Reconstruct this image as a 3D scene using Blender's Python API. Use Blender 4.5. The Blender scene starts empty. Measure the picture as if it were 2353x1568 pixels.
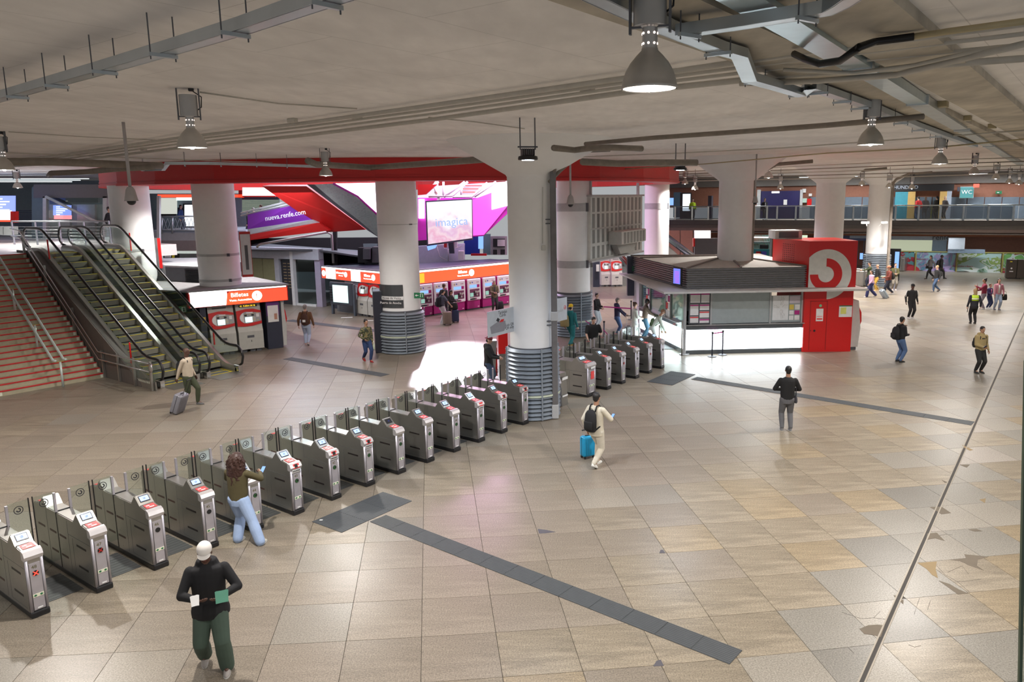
import bpy, bmesh, math, random
from mathutils import Vector, Matrix
random.seed(7)
R = math.radians
sc = bpy.context.scene
col = sc.collection
# ------------------------------------------------------------------ camera
FPX, PITCH, ROLL, EYE = 1749.7, .1721, -.011, 6.2
CX, CY = 1268.3, 757.5
FW = Vector((0, math.cos(PITCH), -math.sin(PITCH)))
_rt = Vector((1, 0, 0)); _up = _rt.cross(FW)
RT = _rt*math.cos(ROLL) + _up*math.sin(ROLL)
UP = _up*math.cos(ROLL) - _rt*math.sin(ROLL)
cam_data = bpy.data.cameras.new('camera'); cam = bpy.data.objects.new('camera', cam_data); col.objects.link(cam)
cam_data.sensor_width = 36; cam_data.lens = FPX/2353*36
cam_data.shift_x = -(CX-1176.5)/2353; cam_data.shift_y = (CY-784)/2353
cam_data.clip_start = .05; cam_data.clip_end = 400
cam.matrix_world = Matrix(((RT.x, UP.x, -FW.x, 0), (RT.y, UP.y, -FW.y, 0), (RT.z, UP.z, -FW.z, EYE), (0, 0, 0, 1)))
sc.camera = cam
# ------------------------------------------------------------------ world, view
w = bpy.data.worlds.new('hall'); sc.world = w; w.use_nodes = True
w.node_tree.nodes['Background'].inputs[0].default_value = (.62, .64, .66, 1)
w.node_tree.nodes['Background'].inputs[1].default_value = .6
sc.view_settings.view_transform = 'Standard'; sc.view_settings.look = 'None'
sc.view_settings.gamma = 1; sc.view_settings.use_curve_mapping = False
sc.view_settings.exposure = 0.1
LAMP_W = 68
sc.cycles.max_bounces = 6; sc.cycles.diffuse_bounces = 4; sc.cycles.glossy_bounces = 3
sc.cycles.transparent_max_bounces = 16; sc.cycles.transmission_bounces = 4
sc.cycles.sample_clamp_indirect = 4; sc.cycles.caustics_reflective = False; sc.cycles.caustics_refractive = False
sc.cycles.use_denoising = True

def ray(x, y): return FW + RT*((x-CX)/FPX) - UP*((y-CY)/FPX)
def G(x, y, z=0.0):
    "survey: where the sight line through photo point x, y meets the level z"
    d = ray(x, y); return Vector((0, 0, EYE)) + d*((z-EYE)/d.z)
def at(x, y, dist):
    "survey: the point on the sight line at plan distance dist"
    d = ray(x, y); return Vector((0, 0, EYE)) + d*(dist/d.y)
# plan axes of the hall: U along the gate line, N across it
TH = .9385
U = Vector((math.cos(TH), math.sin(TH), 0)); N = Vector((-U.y, U.x, 0))
O = Vector((-7.748, 10.795, 0)); SP = .9205
CEIL, UPPER = 7.75, 4.25

# ------------------------------------------------------------------ materials
def new_mat(name):
    m = bpy.data.materials.new(name); m.use_nodes = True
    nt = m.node_tree; b = nt.nodes['Principled BSDF']
    return m, nt, b
MATS = {}
def mat(name, c, rough=.5, metal=0, var=.08, scale=6, bump=0, emit=0, ecol=None, coat=0, stretch=None):
    if name in MATS: return MATS[name]
    m, nt, b = new_mat(name); n, l = nt.nodes, nt.links
    b.inputs['Roughness'].default_value = rough; b.inputs['Metallic'].default_value = metal
    c = tuple(c)+(1,)
    if emit:
        b.inputs['Emission Color'].default_value = (tuple(ecol)+(1,)) if ecol else c
        b.inputs['Emission Strength'].default_value = emit
        b.inputs['Base Color'].default_value = (c[0]*.12, c[1]*.12, c[2]*.12, 1)
    else:
        tc = n.new('ShaderNodeTexCoord'); mp = n.new('ShaderNodeMapping')
        if stretch: mp.inputs['Scale'].default_value = stretch
        nz = n.new('ShaderNodeTexNoise'); nz.inputs['Scale'].default_value = scale; nz.inputs['Detail'].default_value = 4
        mr = n.new('ShaderNodeMapRange'); mr.inputs[3].default_value = 1-var*1.6; mr.inputs[4].default_value = 1+var*1.6
        mx = n.new('ShaderNodeVectorMath'); mx.operation = 'MULTIPLY'; mx.inputs[0].default_value = c[:3]
        l.new(tc.outputs['Object'], mp.inputs[0]); l.new(mp.outputs[0], nz.inputs[0]); l.new(nz.outputs[0], mr.inputs[0])
        l.new(mr.outputs[0], mx.inputs[1]); l.new(mx.outputs[0], b.inputs['Base Color'])
        if bump:
            bp = n.new('ShaderNodeBump'); bp.inputs['Strength'].default_value = bump; bp.inputs['Distance'].default_value = .01
            l.new(nz.outputs[0], bp.inputs['Height']); l.new(bp.outputs[0], b.inputs['Normal'])
    if coat: b.inputs['Coat Weight'].default_value = coat
    MATS[name] = m; return m
def glass_mat(name, tint=(.8, .9, .87), refl=.12, alpha=.82, rough=.05):
    if name in MATS: return MATS[name]
    m = bpy.data.materials.new(name); m.use_nodes = True; nt = m.node_tree; nt.nodes.clear()
    out = nt.nodes.new('ShaderNodeOutputMaterial'); mix = nt.nodes.new('ShaderNodeMixShader')
    tr = nt.nodes.new('ShaderNodeBsdfTransparent'); tr.inputs[0].default_value = tuple(x*alpha for x in tint)+(1,)
    gl = nt.nodes.new('ShaderNodeBsdfGlossy'); gl.inputs[0].default_value = (.9, .95, .93, 1); gl.inputs['Roughness'].default_value = rough
    fr = nt.nodes.new('ShaderNodeLayerWeight'); fr.inputs[0].default_value = .3
    mr = nt.nodes.new('ShaderNodeMapRange'); mr.inputs[3].default_value = refl*.6; mr.inputs[4].default_value = min(1, refl*4)
    nt.links.new(fr.outputs['Facing'], mr.inputs[0]); nt.links.new(mr.outputs[0], mix.inputs[0])
    nt.links.new(tr.outputs[0], mix.inputs[1]); nt.links.new(gl.outputs[0], mix.inputs[2]); nt.links.new(mix.outputs[0], out.inputs[0])
    MATS[name] = m; return m
def stone_mat():
    m, nt, b = new_mat('granite_tile'); n, l = nt.nodes, nt.links
    ca = n.new('ShaderNodeVertexColor'); ca.layer_name = 'tone'
    tc = n.new('ShaderNodeTexCoord')
    sp = n.new('ShaderNodeTexNoise'); sp.inputs['Scale'].default_value = 46; sp.inputs['Detail'].default_value = 3; sp.inputs['Roughness'].default_value = .8
    l.new(tc.outputs['Object'], sp.inputs[0])
    m1 = n.new('ShaderNodeMapRange'); m1.inputs[1].default_value = .3; m1.inputs[2].default_value = .7; m1.inputs[3].default_value = .50; m1.inputs[4].default_value = 1.50
    l.new(sp.outputs[0], m1.inputs[0])
    mp = n.new('ShaderNodeMapping'); mp.inputs['Rotation'].default_value = (0, 0, R(-8)); mp.inputs['Scale'].default_value = (.7, 5, 1)
    l.new(tc.outputs['Object'], mp.inputs[0])
    st = n.new('ShaderNodeTexNoise'); st.inputs['Scale'].default_value = 1.6; st.inputs['Detail'].default_value = 5; st.inputs['Distortion'].default_value = .8
    l.new(mp.outputs[0], st.inputs[0])
    m2 = n.new('ShaderNodeMapRange'); m2.inputs[1].default_value = .35; m2.inputs[2].default_value = .68; m2.inputs[3].default_value = .78; m2.inputs[4].default_value = 1.22
    l.new(st.outputs[0], m2.inputs[0])
    mxs = n.new('ShaderNodeMix'); mxs.inputs[2].default_value = 1; l.new(ca.outputs['Alpha'], mxs.inputs[0]); l.new(m2.outputs[0], mxs.inputs[3])
    big = n.new('ShaderNodeTexNoise'); big.inputs['Scale'].default_value = .35; big.inputs['Detail'].default_value = 3; l.new(tc.outputs['Object'], big.inputs[0])
    m3 = n.new('ShaderNodeMapRange'); m3.inputs[1].default_value = .3; m3.inputs[2].default_value = .7; m3.inputs[3].default_value = .9; m3.inputs[4].default_value = 1.1
    l.new(big.outputs[0], m3.inputs[0])
    a = n.new('ShaderNodeMath'); a.operation = 'MULTIPLY'; l.new(m1.outputs[0], a.inputs[0]); l.new(mxs.outputs[0], a.inputs[1])
    a2 = n.new('ShaderNodeMath'); a2.operation = 'MULTIPLY'; l.new(a.outputs[0], a2.inputs[0]); l.new(m3.outputs[0], a2.inputs[1])
    v = n.new('ShaderNodeVectorMath'); v.operation = 'MULTIPLY'; l.new(ca.outputs[0], v.inputs[0]); l.new(a2.outputs[0], v.inputs[1])
    l.new(v.outputs[0], b.inputs['Base Color']); b.inputs['Specular IOR Level'].default_value = .36
    rr = n.new('ShaderNodeMapRange'); rr.inputs[3].default_value = .22; rr.inputs[4].default_value = .45; l.new(big.outputs[0], rr.inputs[0]); l.new(rr.outputs[0], b.inputs['Roughness'])
    bp = n.new('ShaderNodeBump'); bp.inputs['Strength'].default_value = .12; bp.inputs['Distance'].default_value = .004
    l.new(sp.outputs[0], bp.inputs['Height']); l.new(bp.outputs[0], b.inputs['Normal'])
    return m
def concrete_mat(name, c, seam=0, var=.09):
    m, nt, b = new_mat(name); n, l = nt.nodes, nt.links
    tc = n.new('ShaderNodeTexCoord')
    nz = n.new('ShaderNodeTexNoise'); nz.inputs['Scale'].default_value = .7; nz.inputs['Detail'].default_value = 6; l.new(tc.outputs['Object'], nz.inputs[0])
    mp = n.new('ShaderNodeMapping'); mp.inputs['Rotation'].default_value = (0, 0, -TH); mp.inputs['Scale'].default_value = (1, .28, 1); l.new(tc.outputs['Object'], mp.inputs[0])
    n2 = n.new('ShaderNodeTexNoise'); n2.inputs['Scale'].default_value = 5; n2.inputs['Detail'].default_value = 5; l.new(mp.outputs[0], n2.inputs[0])
    m1 = n.new('ShaderNodeMapRange'); m1.inputs[1].default_value = .3; m1.inputs[2].default_value = .7; m1.inputs[3].default_value = 1-var; m1.inputs[4].default_value = 1+var; l.new(nz.outputs[0], m1.inputs[0])
    m2 = n.new('ShaderNodeMapRange'); m2.inputs[1].default_value = .3; m2.inputs[2].default_value = .72; m2.inputs[3].default_value = 1-var*.6; m2.inputs[4].default_value = 1+var*.4; l.new(n2.outputs[0], m2.inputs[0])
    a = n.new('ShaderNodeMath'); a.operation = 'MULTIPLY'; l.new(m1.outputs[0], a.inputs[0]); l.new(m2.outputs[0], a.inputs[1])
    src = a
    if seam:
        br = n.new('ShaderNodeTexBrick'); br.inputs['Color1'].default_value = br.inputs['Color2'].default_value = (1, 1, 1, 1); br.inputs['Mortar'].default_value = (.8, .78, .76, 1)
        br.inputs['Scale'].default_value = 1; br.inputs['Mortar Size'].default_value = .006; br.inputs['Brick Width'].default_value = 2.5; br.inputs['Row Height'].default_value = 1.25
        mq = n.new('ShaderNodeMapping'); mq.inputs['Rotation'].default_value = (0, 0, -TH); l.new(tc.outputs['Object'], mq.inputs[0]); l.new(mq.outputs[0], br.inputs[0])
        a3 = n.new('ShaderNodeMath'); a3.operation = 'MULTIPLY'; l.new(a.outputs[0], a3.inputs[0]); l.new(br.outputs['Color'], a3.inputs[1]); src = a3
    v = n.new('ShaderNodeVectorMath'); v.operation = 'MULTIPLY'; v.inputs[0].default_value = c; l.new(src.outputs[0], v.inputs[1]); l.new(v.outputs[0], b.inputs['Base Color'])
    b.inputs['Roughness'].default_value = .75
    return m
def steel_mat(name='brushed_steel', c=(.60, .59, .57), rough=.3):
    m, nt, b = new_mat(name); n, l = nt.nodes, nt.links
    tc = n.new('ShaderNodeTexCoord'); mp = n.new('ShaderNodeMapping'); mp.inputs['Scale'].default_value = (2, 2, 60); l.new(tc.outputs['Object'], mp.inputs[0])
    nz = n.new('ShaderNodeTexNoise'); nz.inputs['Scale'].default_value = 3; nz.inputs['Detail'].default_value = 4; l.new(mp.outputs[0], nz.inputs[0])
    mr = n.new('ShaderNodeMapRange'); mr.inputs[3].default_value = rough-.07; mr.inputs[4].default_value = rough+.1; l.new(nz.outputs[0], mr.inputs[0]); l.new(mr.outputs[0], b.inputs['Roughness'])
    n2 = n.new('ShaderNodeTexNoise'); n2.inputs['Scale'].default_value = 3; l.new(tc.outputs['Object'], n2.inputs[0])
    m2 = n.new('ShaderNodeMapRange'); m2.inputs[3].default_value = .85; m2.inputs[4].default_value = 1.12; l.new(n2.outputs[0], m2.inputs[0])
    v = n.new('ShaderNodeVectorMath'); v.operation = 'MULTIPLY'; v.inputs[0].default_value = c; l.new(m2.outputs[0], v.inputs[1]); l.new(v.outputs[0], b.inputs['Base Color'])
    b.inputs['Metallic'].default_value = .85
    MATS[name] = m; return m
STONE = stone_mat(); CONC = concrete_mat('painted_concrete_soffit', (.88, .862, .85), seam=1)
CONC_COL = concrete_mat('painted_column', (.84, .85, .86), var=.03)
RAWC = concrete_mat('stained_raw_concrete', (.50, .46, .38), var=.3)
STEEL = steel_mat('brushed_steel', (.42, .41, .385), .3); GALV = steel_mat('galvanised_steel', (.55, .6, .63), .35)
CHROME = mat('polished_steel', (.75, .76, .77), .15, 1, .02)
WHITE = mat('white_paint', (.78, .79, .8), .45); GREYP = mat('grey_paint', (.45, .46, .47), .45)
LGREY = mat('light_grey_plastic', (.55, .56, .54), .45); BLACK = mat('black_plastic', (.012, .012, .014), .4)
DGREY = mat('dark_grey_paint', (.10, .105, .12), .5); NAVY = mat('dark_blue_grey_panel', (.035, .04, .065), .45)
REDB = mat('red_painted_steel', (.50, .014, .012), .45, var=.03); REDG = mat('glossy_red', (.62, .012, .012), .3, var=.02)
PIPE = mat('painted_pipe', (.50, .48, .43), .5, var=.1); PIPED = mat('dirty_brown_pipe', (.22, .19, .16), .55, var=.2)
LOUV = mat('grey_louvre_metal', (.26, .30, .35), .4, .3); RUBBER = mat('black_rubber', (.01, .01, .01), .35)
GLASS = glass_mat('clear_glass', (.92, .96, .94), .06, .95); GLASSG = glass_mat('greenish_glass', (.93, .98, .96), .04, .97)
FROST = mat('frosted_glass', (.36, .41, .42), .35); YELLOW = mat('yellow_paint', (.75, .62, .03), .5)
LWHITE = mat('lit_white_panel', (.9, .95, 1), emit=8.5, ecol=(.88, .96, 1)); LSIGNW = mat('lit_sign_white', (1, 1, 1), emit=2.6, ecol=(1, .96, .95))
LRED = mat('lit_sign_red', (.9, .08, .04), emit=1.5, ecol=(1, .07, .03)); LORANGE = mat('lit_sign_orange', (1, .3, .03), emit=1.45, ecol=(1, .095, .03))
LAMPG = mat('lamp_glow', (1, 1, 1), emit=40, ecol=(1, .93, .86)); LAMPB = mat('cool_lamp_glow', (1, 1, 1), emit=30, ecol=(.7, .8, 1))
SCRB = mat('blue_lit_screen', (.2, .35, .9), emit=1.3, ecol=(.22, .42, 1)); SCRW = mat('pale_lit_screen', (.8, .95, .95), emit=1.2, ecol=(.75, 1, .97))
GREENS = mat('green_sign', (.01, .16, .06), .4); STICKR = mat('red_sticker', (.75, .07, .07), .45); PAPER = mat('white_paper', (.8, .8, .8), .6)
INK = mat('dark_print', (.03, .03, .035), .6); ROOFD = mat('dusty_roof', (.45, .43, .40), .85, var=.12)
RAMP = mat('dark_ribbed_rubber', (.055, .062, .068), .6, var=.1)

# ------------------------------------------------------------------ mesh builder
class MB:
    def __init__(s): s.v = []; s.f = []; s.m = []; s.T = Matrix.Identity(4)
    def add(s, vs, fs, mi=0):
        k = len(s.v); s.v += [s.T @ Vector(p) for p in vs]; s.f += [tuple(i+k for i in f) for f in fs]; s.m += [mi]*len(fs); return s
    def box(s, x0, x1, y0, y1, z0, z1, mi=0):
        return s.add([(x0, y0, z0), (x1, y0, z0), (x1, y1, z0), (x0, y1, z0), (x0, y0, z1), (x1, y0, z1), (x1, y1, z1), (x0, y1, z1)],
                     [(3, 2, 1, 0), (4, 5, 6, 7), (0, 1, 5, 4), (1, 2, 6, 5), (2, 3, 7, 6), (3, 0, 4, 7)], mi)
    def prism(s, pts, ext, mi=0):
        "planar polygon pts extruded by the vector ext"
        n = len(pts); e = Vector(ext); p = [Vector(q) for q in pts]
        nrm = Vector((0, 0, 0))
        for i in range(n): nrm += p[i].cross(p[(i+1) % n])
        if nrm.dot(e) > 0: p.reverse()
        return s.add(p+[q+e for q in p], [tuple(range(n)), tuple(range(2*n-1, n-1, -1))]+[((i+1) % n, i, n+i, n+(i+1) % n) for i in range(n)], mi)
    def cyl(s, a, b, r0, r1=None, n=12, mi=0, cap=True):
        a, b = Vector(a), Vector(b); r1 = r0 if r1 is None else r1
        d = (b-a).normalized(); x = d.orthogonal().normalized(); y = d.cross(x)
        vs = [a+(x*math.cos(t)+y*math.sin(t))*r0 for t in [2*math.pi*i/n for i in range(n)]]+[b+(x*math.cos(t)+y*math.sin(t))*r1 for t in [2*math.pi*i/n for i in range(n)]]
        fs = [(i, (i+1) % n, n+(i+1) % n, n+i) for i in range(n)]
        if cap: fs += [tuple(range(n-1, -1, -1)), tuple(range(n, 2*n))]
        return s.add(vs, fs, mi)
    def tube(s, pts, r, n=8, mi=0):
        P = [Vector(p) for p in pts]; k = len(P); vs = []; x = None
        for i, p in enumerate(P):
            d = (P[min(i+1, k-1)]-P[max(i-1, 0)]).normalized()
            x = (d.orthogonal() if x is None else (x-d*x.dot(d))).normalized(); y = d.cross(x)
            rr = r[i] if isinstance(r, (list, tuple)) else r
            vs += [p+(x*math.cos(2*math.pi*j/n)+y*math.sin(2*math.pi*j/n))*rr for j in range(n)]
        fs = [(i*n+j, i*n+(j+1) % n, (i+1)*n+(j+1) % n, (i+1)*n+j) for i in range(k-1) for j in range(n)]
        fs += [tuple(range(n-1, -1, -1)), tuple(range((k-1)*n, k*n))]
        return s.add(vs, fs, mi)
    def bar(s, pts, wx, wz, mi=0):
        "rectangular bar along a path, wx wide, wz high"
        P = [Vector(p) for p in pts]; k = len(P); vs = []
        for i, p in enumerate(P):
            d = (P[min(i+1, k-1)]-P[max(i-1, 0)]).normalized(); x = d.cross(Vector((0, 0, 1)))
            x = x.normalized() if x.length > 1e-4 else Vector((1, 0, 0)); y = x.cross(d)
            vs += [p+x*wx/2+y*wz/2, p-x*wx/2+y*wz/2, p-x*wx/2-y*wz/2, p+x*wx/2-y*wz/2]
        fs = [(i*4+j, i*4+(j+1) % 4, (i+1)*4+(j+1) % 4, (i+1)*4+j) for i in range(k-1) for j in range(4)]+[(3, 2, 1, 0), (4*k-4, 4*k-3, 4*k-2, 4*k-1)]
        return s.add(vs, fs, mi)
    def lathe(s, prof, n=24, c=(0, 0, 0), mi=0, close=True):
        vs = [(c[0]+r*math.cos(2*math.pi*j/n), c[1]+r*math.sin(2*math.pi*j/n), c[2]+z) for r, z in prof for j in range(n)]
        k = len(prof); fs = [(i*n+j, i*n+(j+1) % n, (i+1)*n+(j+1) % n, (i+1)*n+j) for i in range(k-1) for j in range(n)]
        if close: fs += [tuple(range(n-1, -1, -1)), tuple(range((k-1)*n, k*n))]
        return s.add(vs, fs, mi)
    def ell(s, c, rx, ry, rz, n=14, k=9, mi=0, M=None):
        vs = []; M = M or Matrix.Identity(3)
        for i in range(1, k):
            a = math.pi*i/k
            vs += [Vector(c)+M @ Vector((rx*math.sin(a)*math.cos(2*math.pi*j/n), ry*math.sin(a)*math.sin(2*math.pi*j/n), rz*math.cos(a))) for j in range(n)]
        t = len(vs); vs += [Vector(c)+M @ Vector((0, 0, rz)), Vector(c)-M @ Vector((0, 0, rz))]
        fs = [((i+1)*n+j, (i+1)*n+(j+1) % n, i*n+(j+1) % n, i*n+j) for i in range(k-2) for j in range(n)]
        fs += [(j, (j+1) % n, t) for j in range(n)]+[((k-2)*n+(j+1) % n, (k-2)*n+j, t+1) for j in range(n)]
        return s.add(vs, fs, mi)
    def loft(s, rings, n=16, mi=0, M=None):
        "rings (x, y, z, rx, ry) bottom to top, closed"
        vs = []
        for (x, y, z, rx, ry) in rings: vs += [(x+rx*math.cos(2*math.pi*j/n), y+ry*math.sin(2*math.pi*j/n), z) for j in range(n)]
        if M: vs = [M @ Vector(p) for p in vs]
        k = len(rings); fs = [(i*n+j, i*n+(j+1) % n, (i+1)*n+(j+1) % n, (i+1)*n+j) for i in range(k-1) for j in range(n)]+[tuple(range(n-1, -1, -1)), tuple(range((k-1)*n, k*n))]
        return s.add(vs, fs, mi)
    def rbox(s, sx, sy, sz, r, c=(0, 0, 0), seg=2, mi=0):
        bm = bmesh.new(); bmesh.ops.create_cube(bm, size=1)
        for v in bm.verts: v.co = Vector((v.co.x*sx, v.co.y*sy, v.co.z*sz))
        bmesh.ops.bevel(bm, geom=bm.edges[:], offset=r, segments=seg, affect='EDGES', profile=.5)
        s.add([v.co+Vector(c) for v in bm.verts], [tuple(v.index for v in f.verts) for f in bm.faces], mi) if not bm.verts.index_update() else 0
        bm.free(); return s
    def mesh(s, name, mats, smooth=False):
        me = bpy.data.meshes.new(name); me.from_pydata(s.v, [], s.f)
        for m in (mats if isinstance(mats, (list, tuple)) else [mats]): me.materials.append(m)
        me.polygons.foreach_set('material_index', s.m)
        if smooth: me.polygons.foreach_set('use_smooth', [True]*len(s.f))
        me.update()
        if smooth == 'auto':
            try: me.set_sharp_from_angle(angle=R(35))
            except Exception: pass
        return me
    def build(s, name, mats, parent=None, smooth=False): return obj(name, s.mesh(name, mats, smooth), parent)
def obj(name, me, parent=None):
    o = bpy.data.objects.new(name, me); col.objects.link(o)
    if parent: o.parent = parent
    return o
def tag(o, label, cat, group=None):
    o['label'] = label; o['category'] = cat
    if group: o['group'] = group
    return o
def thing(name, label, cat, loc=(0, 0, 0), rz=0, group=None):
    o = bpy.data.objects.new(name, None); col.objects.link(o); o.location = loc; o.rotation_euler = (0, 0, rz)
    o.empty_display_size = .1
    return tag(o, label, cat, group)
def struct(o): o['kind'] = 'structure'; return o
def copy_tree(o, parent=None):
    c = o.copy(); col.objects.link(c); c.parent = parent
    for ch in list(o.children): copy_tree(ch, c)
    return c
def text(s, size, M, thick=.004):
    "lettering as solid geometry, laid on the plane given by matrix M (x right, y up, z out)"
    cu = bpy.data.curves.new('t', 'FONT'); cu.body = s; cu.size = size; cu.extrude = thick; cu.align_x = 'CENTER'; cu.align_y = 'CENTER'; cu.resolution_u = 2
    o = bpy.data.objects.new('t', cu); col.objects.link(o); bpy.context.view_layer.update()
    me = bpy.data.meshes.new_from_object(o.evaluated_get(bpy.context.evaluated_depsgraph_get()))
    vs = [M @ v.co for v in me.vertices]; fs = [tuple(p.vertices) for p in me.polygons]
    bpy.data.objects.remove(o); bpy.data.curves.remove(cu); bpy.data.meshes.remove(me)
    m = MB(); m.add(vs, fs); return m
def frame(c, x, y):
    "matrix with origin c, x axis x, y axis y"
    x = Vector(x).normalized(); z = x.cross(Vector(y)).normalized(); y = z.cross(x)
    return Matrix(((x.x, y.x, z.x, c[0]), (x.y, y.y, z.y, c[1]), (x.z, y.z, z.z, c[2]), (0, 0, 0, 1)))
def wall_frame(p, q, z=0):
    "frame of a vertical face running from plan point p to q seen from the front: x along, y up, z out to the viewer"
    d = Vector((q[0]-p[0], q[1]-p[1], 0)); return frame((p[0], p[1], z), d, (0, 0, 1)), d.length
# ================================================================== SETTING
def uv(a, b, z=0): return O+U*a+N*b+Vector((0, 0, z))
floor = struct(MB().box(-45, 48, -3, 78, -.3, -.014).build('floor', mat('mortar_bed', (.11, .10, .09), .7)))
def gcurve(x):
    if x < -3: return .07*(x+3)
    if x < 4: t = x+3; return .07*t+.08*t*t/14
    return .07*7+.08*49/14+.15*(x-4)
def tile_pt(i, j):
    y = 11.0+1.055*j
    for _ in range(3):
        x = -.245+1.073*i-.158*(y-13); y = 10.70-.77+1.06*j+gcurve(x)-.0
    return Vector((x, y, 0))
JA, JB = G(1980, 1568), G(2353, 720); JD = (JB-JA).normalized(); JN = Vector((-JD.y, JD.x, 0))
def jside(p): return (Vector(p)-JA).dot(JN)
TONES = dict(beige=(.40, .35, .295, .5), pink=(.41, .355, .31, .35), tan=(.45, .39, .305, 1), ochre=(.48, .39, .265, 1), pale=(.47, .445, .405, .05), grey=(.40, .39, .365, .1), dark=(.32, .315, .30, .1), rose=(.53, .49, .46, .05), brown=(.35, .30, .25, .6))
def tone_of(c):
    s = jside(c); r = random.random()
    if abs(s) < 1.15 and c.y < 40: k = random.choice(['grey', 'pale', 'dark', 'rose', 'grey', 'pale', 'tan'])
    elif s < 0: k = random.choice(['grey', 'ochre', 'tan', 'rose', 'ochre', 'grey', 'pale'])
    elif s < 4.5 and c.y < 26: k = random.choice(['tan', 'tan', 'ochre', 'beige', 'tan', 'beige'])
    elif r < .07: k = 'pale'
    elif r < .14: k = 'grey'
    elif r < .24 and c.x < -4: k = 'brown'
    elif r < .7: k = 'beige'
    elif r < .9: k = 'pink'
    else: k = 'tan'
    t = TONES[k]; f = .57*random.uniform(.95, 1.05); q = .55 if s > 4.5 or c.y > 22 else .15; u = (.385, .335, .280)
    return tuple((t[e]*(1-q)+u[e]*q)*f*(1.01, .985, .92)[e] for e in range(3))+(t[3],)
def clip_line(P, keep):
    out = []
    for a, b in zip(P, P[1:]+P[:1]):
        fa, fb = keep*jside(a), keep*jside(b)
        if fa >= 0: out.append(a)
        if fa*fb < 0: out.append(a+(b-a)*(fa/(fa-fb)))
    return out
def tile_geo(p):
    n = len(p); c = sum(p, Vector())/n; g = .0028; dz = random.uniform(-.0012, 0); b = .0025
    q = [a+(c-a).normalized()*g*1.4 for a in p]
    vs = [a+Vector((0, 0, -.014)) for a in q]+[a+Vector((0, 0, dz-.004)) for a in q]+[a+(c-a).normalized()*b+Vector((0, 0, dz)) for a in q]
    fs = [(r_*n+k, r_*n+(k+1) % n, (r_+1)*n+(k+1) % n, (r_+1)*n+k) for r_ in (0, 1) for k in range(n)]+[tuple(range(2*n, 3*n))]
    return c, vs, fs
def tile_polys(i, j):
    p = [tile_pt(i, j), tile_pt(i+1, j), tile_pt(i+1, j+1), tile_pt(i, j+1)]; sd = [jside(a) for a in p]
    if min(sd) < 0 < max(sd):
        r_ = [clip_line(p, 1), clip_line(p, -1)]
        return [q for q in r_ if len(q) > 2 and sum(((q[k]-q[0]).cross(q[k+1]-q[0])).length for k in range(1, len(q)-1)) > .02]
    return [p]
def inview(c):
    d = c-Vector((0, 0, EYE)); z = d.dot(FW)
    if z < .5: return 0
    x = CX+FPX*d.dot(RT)/z; y = CY-FPX*d.dot(UP)/z
    return 1 if -60 < x < 2420 and y < 1640 else 0
tiles = []
for i in range(-44, 60):
    for j in range(-5, 58):
        for p_ in tile_polys(i, j):
            c, vs, fs = tile_geo(p_)
            if c.y < 4 or c.y > 68: continue
            if abs(c.x) > 9+c.y*1.15: continue
            tiles.append((0 if inview(c) else 1, c.length, c, vs, fs))
tiles.sort(key=lambda t: (t[0], t[1]))
def tone_attr(me, cols):
    ca = me.color_attributes.new('tone', 'FLOAT_COLOR', 'POINT'); ca.data.foreach_set('color', [x for q in cols for x in q])
for k, (_, _, c, vs, fs) in enumerate(tiles[:300]):
    me = bpy.data.meshes.new('floor_tile'); me.from_pydata([v-c for v in vs], [], fs); me.materials.append(STONE); tone_attr(me, [tone_of(c)]*len(vs))
    o = obj('floor_tile', me, floor); o.location = c
    # keep the stone veining continuous per tile: object space is the tile's own
V, Fc, Cc = [], [], []
for _, _, c, vs, fs in tiles[300:]:
    k = len(V); V += vs; Fc += [tuple(a+k for a in f) for f in fs]; Cc += [tone_of(c)]*len(vs)
me = bpy.data.meshes.new('floor_tiles_beyond'); me.from_pydata(V, [], Fc); me.materials.append(STONE); tone_attr(me, Cc)
o = obj('floor_tiles_beyond', me, floor); o['kind'] = 'stuff'
# expansion joint: two steel lips with a dark filler, patched with mortar
m = MB(); a, b = JA-JD*4, JB+JD*14
for s0, s1, z, mi in ((-.048, -.026, .004, 0), (-.026, .026, .0015, 1), (.026, .048, .004, 0)):
    m.add([a+JN*s0+Vector((0, 0, z)), b+JN*s0+Vector((0, 0, z)), b+JN*s1+Vector((0, 0, z)), a+JN*s1+Vector((0, 0, z)), a+JN*s0+Vector((0, 0, -.01)), b+JN*s0+Vector((0, 0, -.01)), b+JN*s1+Vector((0, 0, -.01)), a+JN*s1+Vector((0, 0, -.01))],
          [(3, 2, 1, 0), (0, 1, 5, 4), (2, 3, 7, 6)], mi)
m.build('expansion_joint', [mat('worn_joint_metal', (.30, .27, .22), .5, .4), mat('joint_filler', (.05, .045, .04), .8)], floor)
def c5(x, y): return (1500+x/2.758, 1000+y/2.758)
def c6(x, y): return (700+x/2.241, 1100+y/2.241)
def patch(pts, m_, z=.0022, name='mortar_patch', th=.008):
    p = [G(*q) for q in pts]; mb = MB(); mb.prism([q+Vector((0, 0, z)) for q in p], (0, 0, -th)); return mb.build(name, m_, floor)
PM = mat('brown_mortar', (.14, .115, .085), .8); PM2 = mat('ochre_mortar', (.26, .19, .10), .8); PM3 = mat('dark_patch', (.08, .075, .09), .7)
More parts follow.
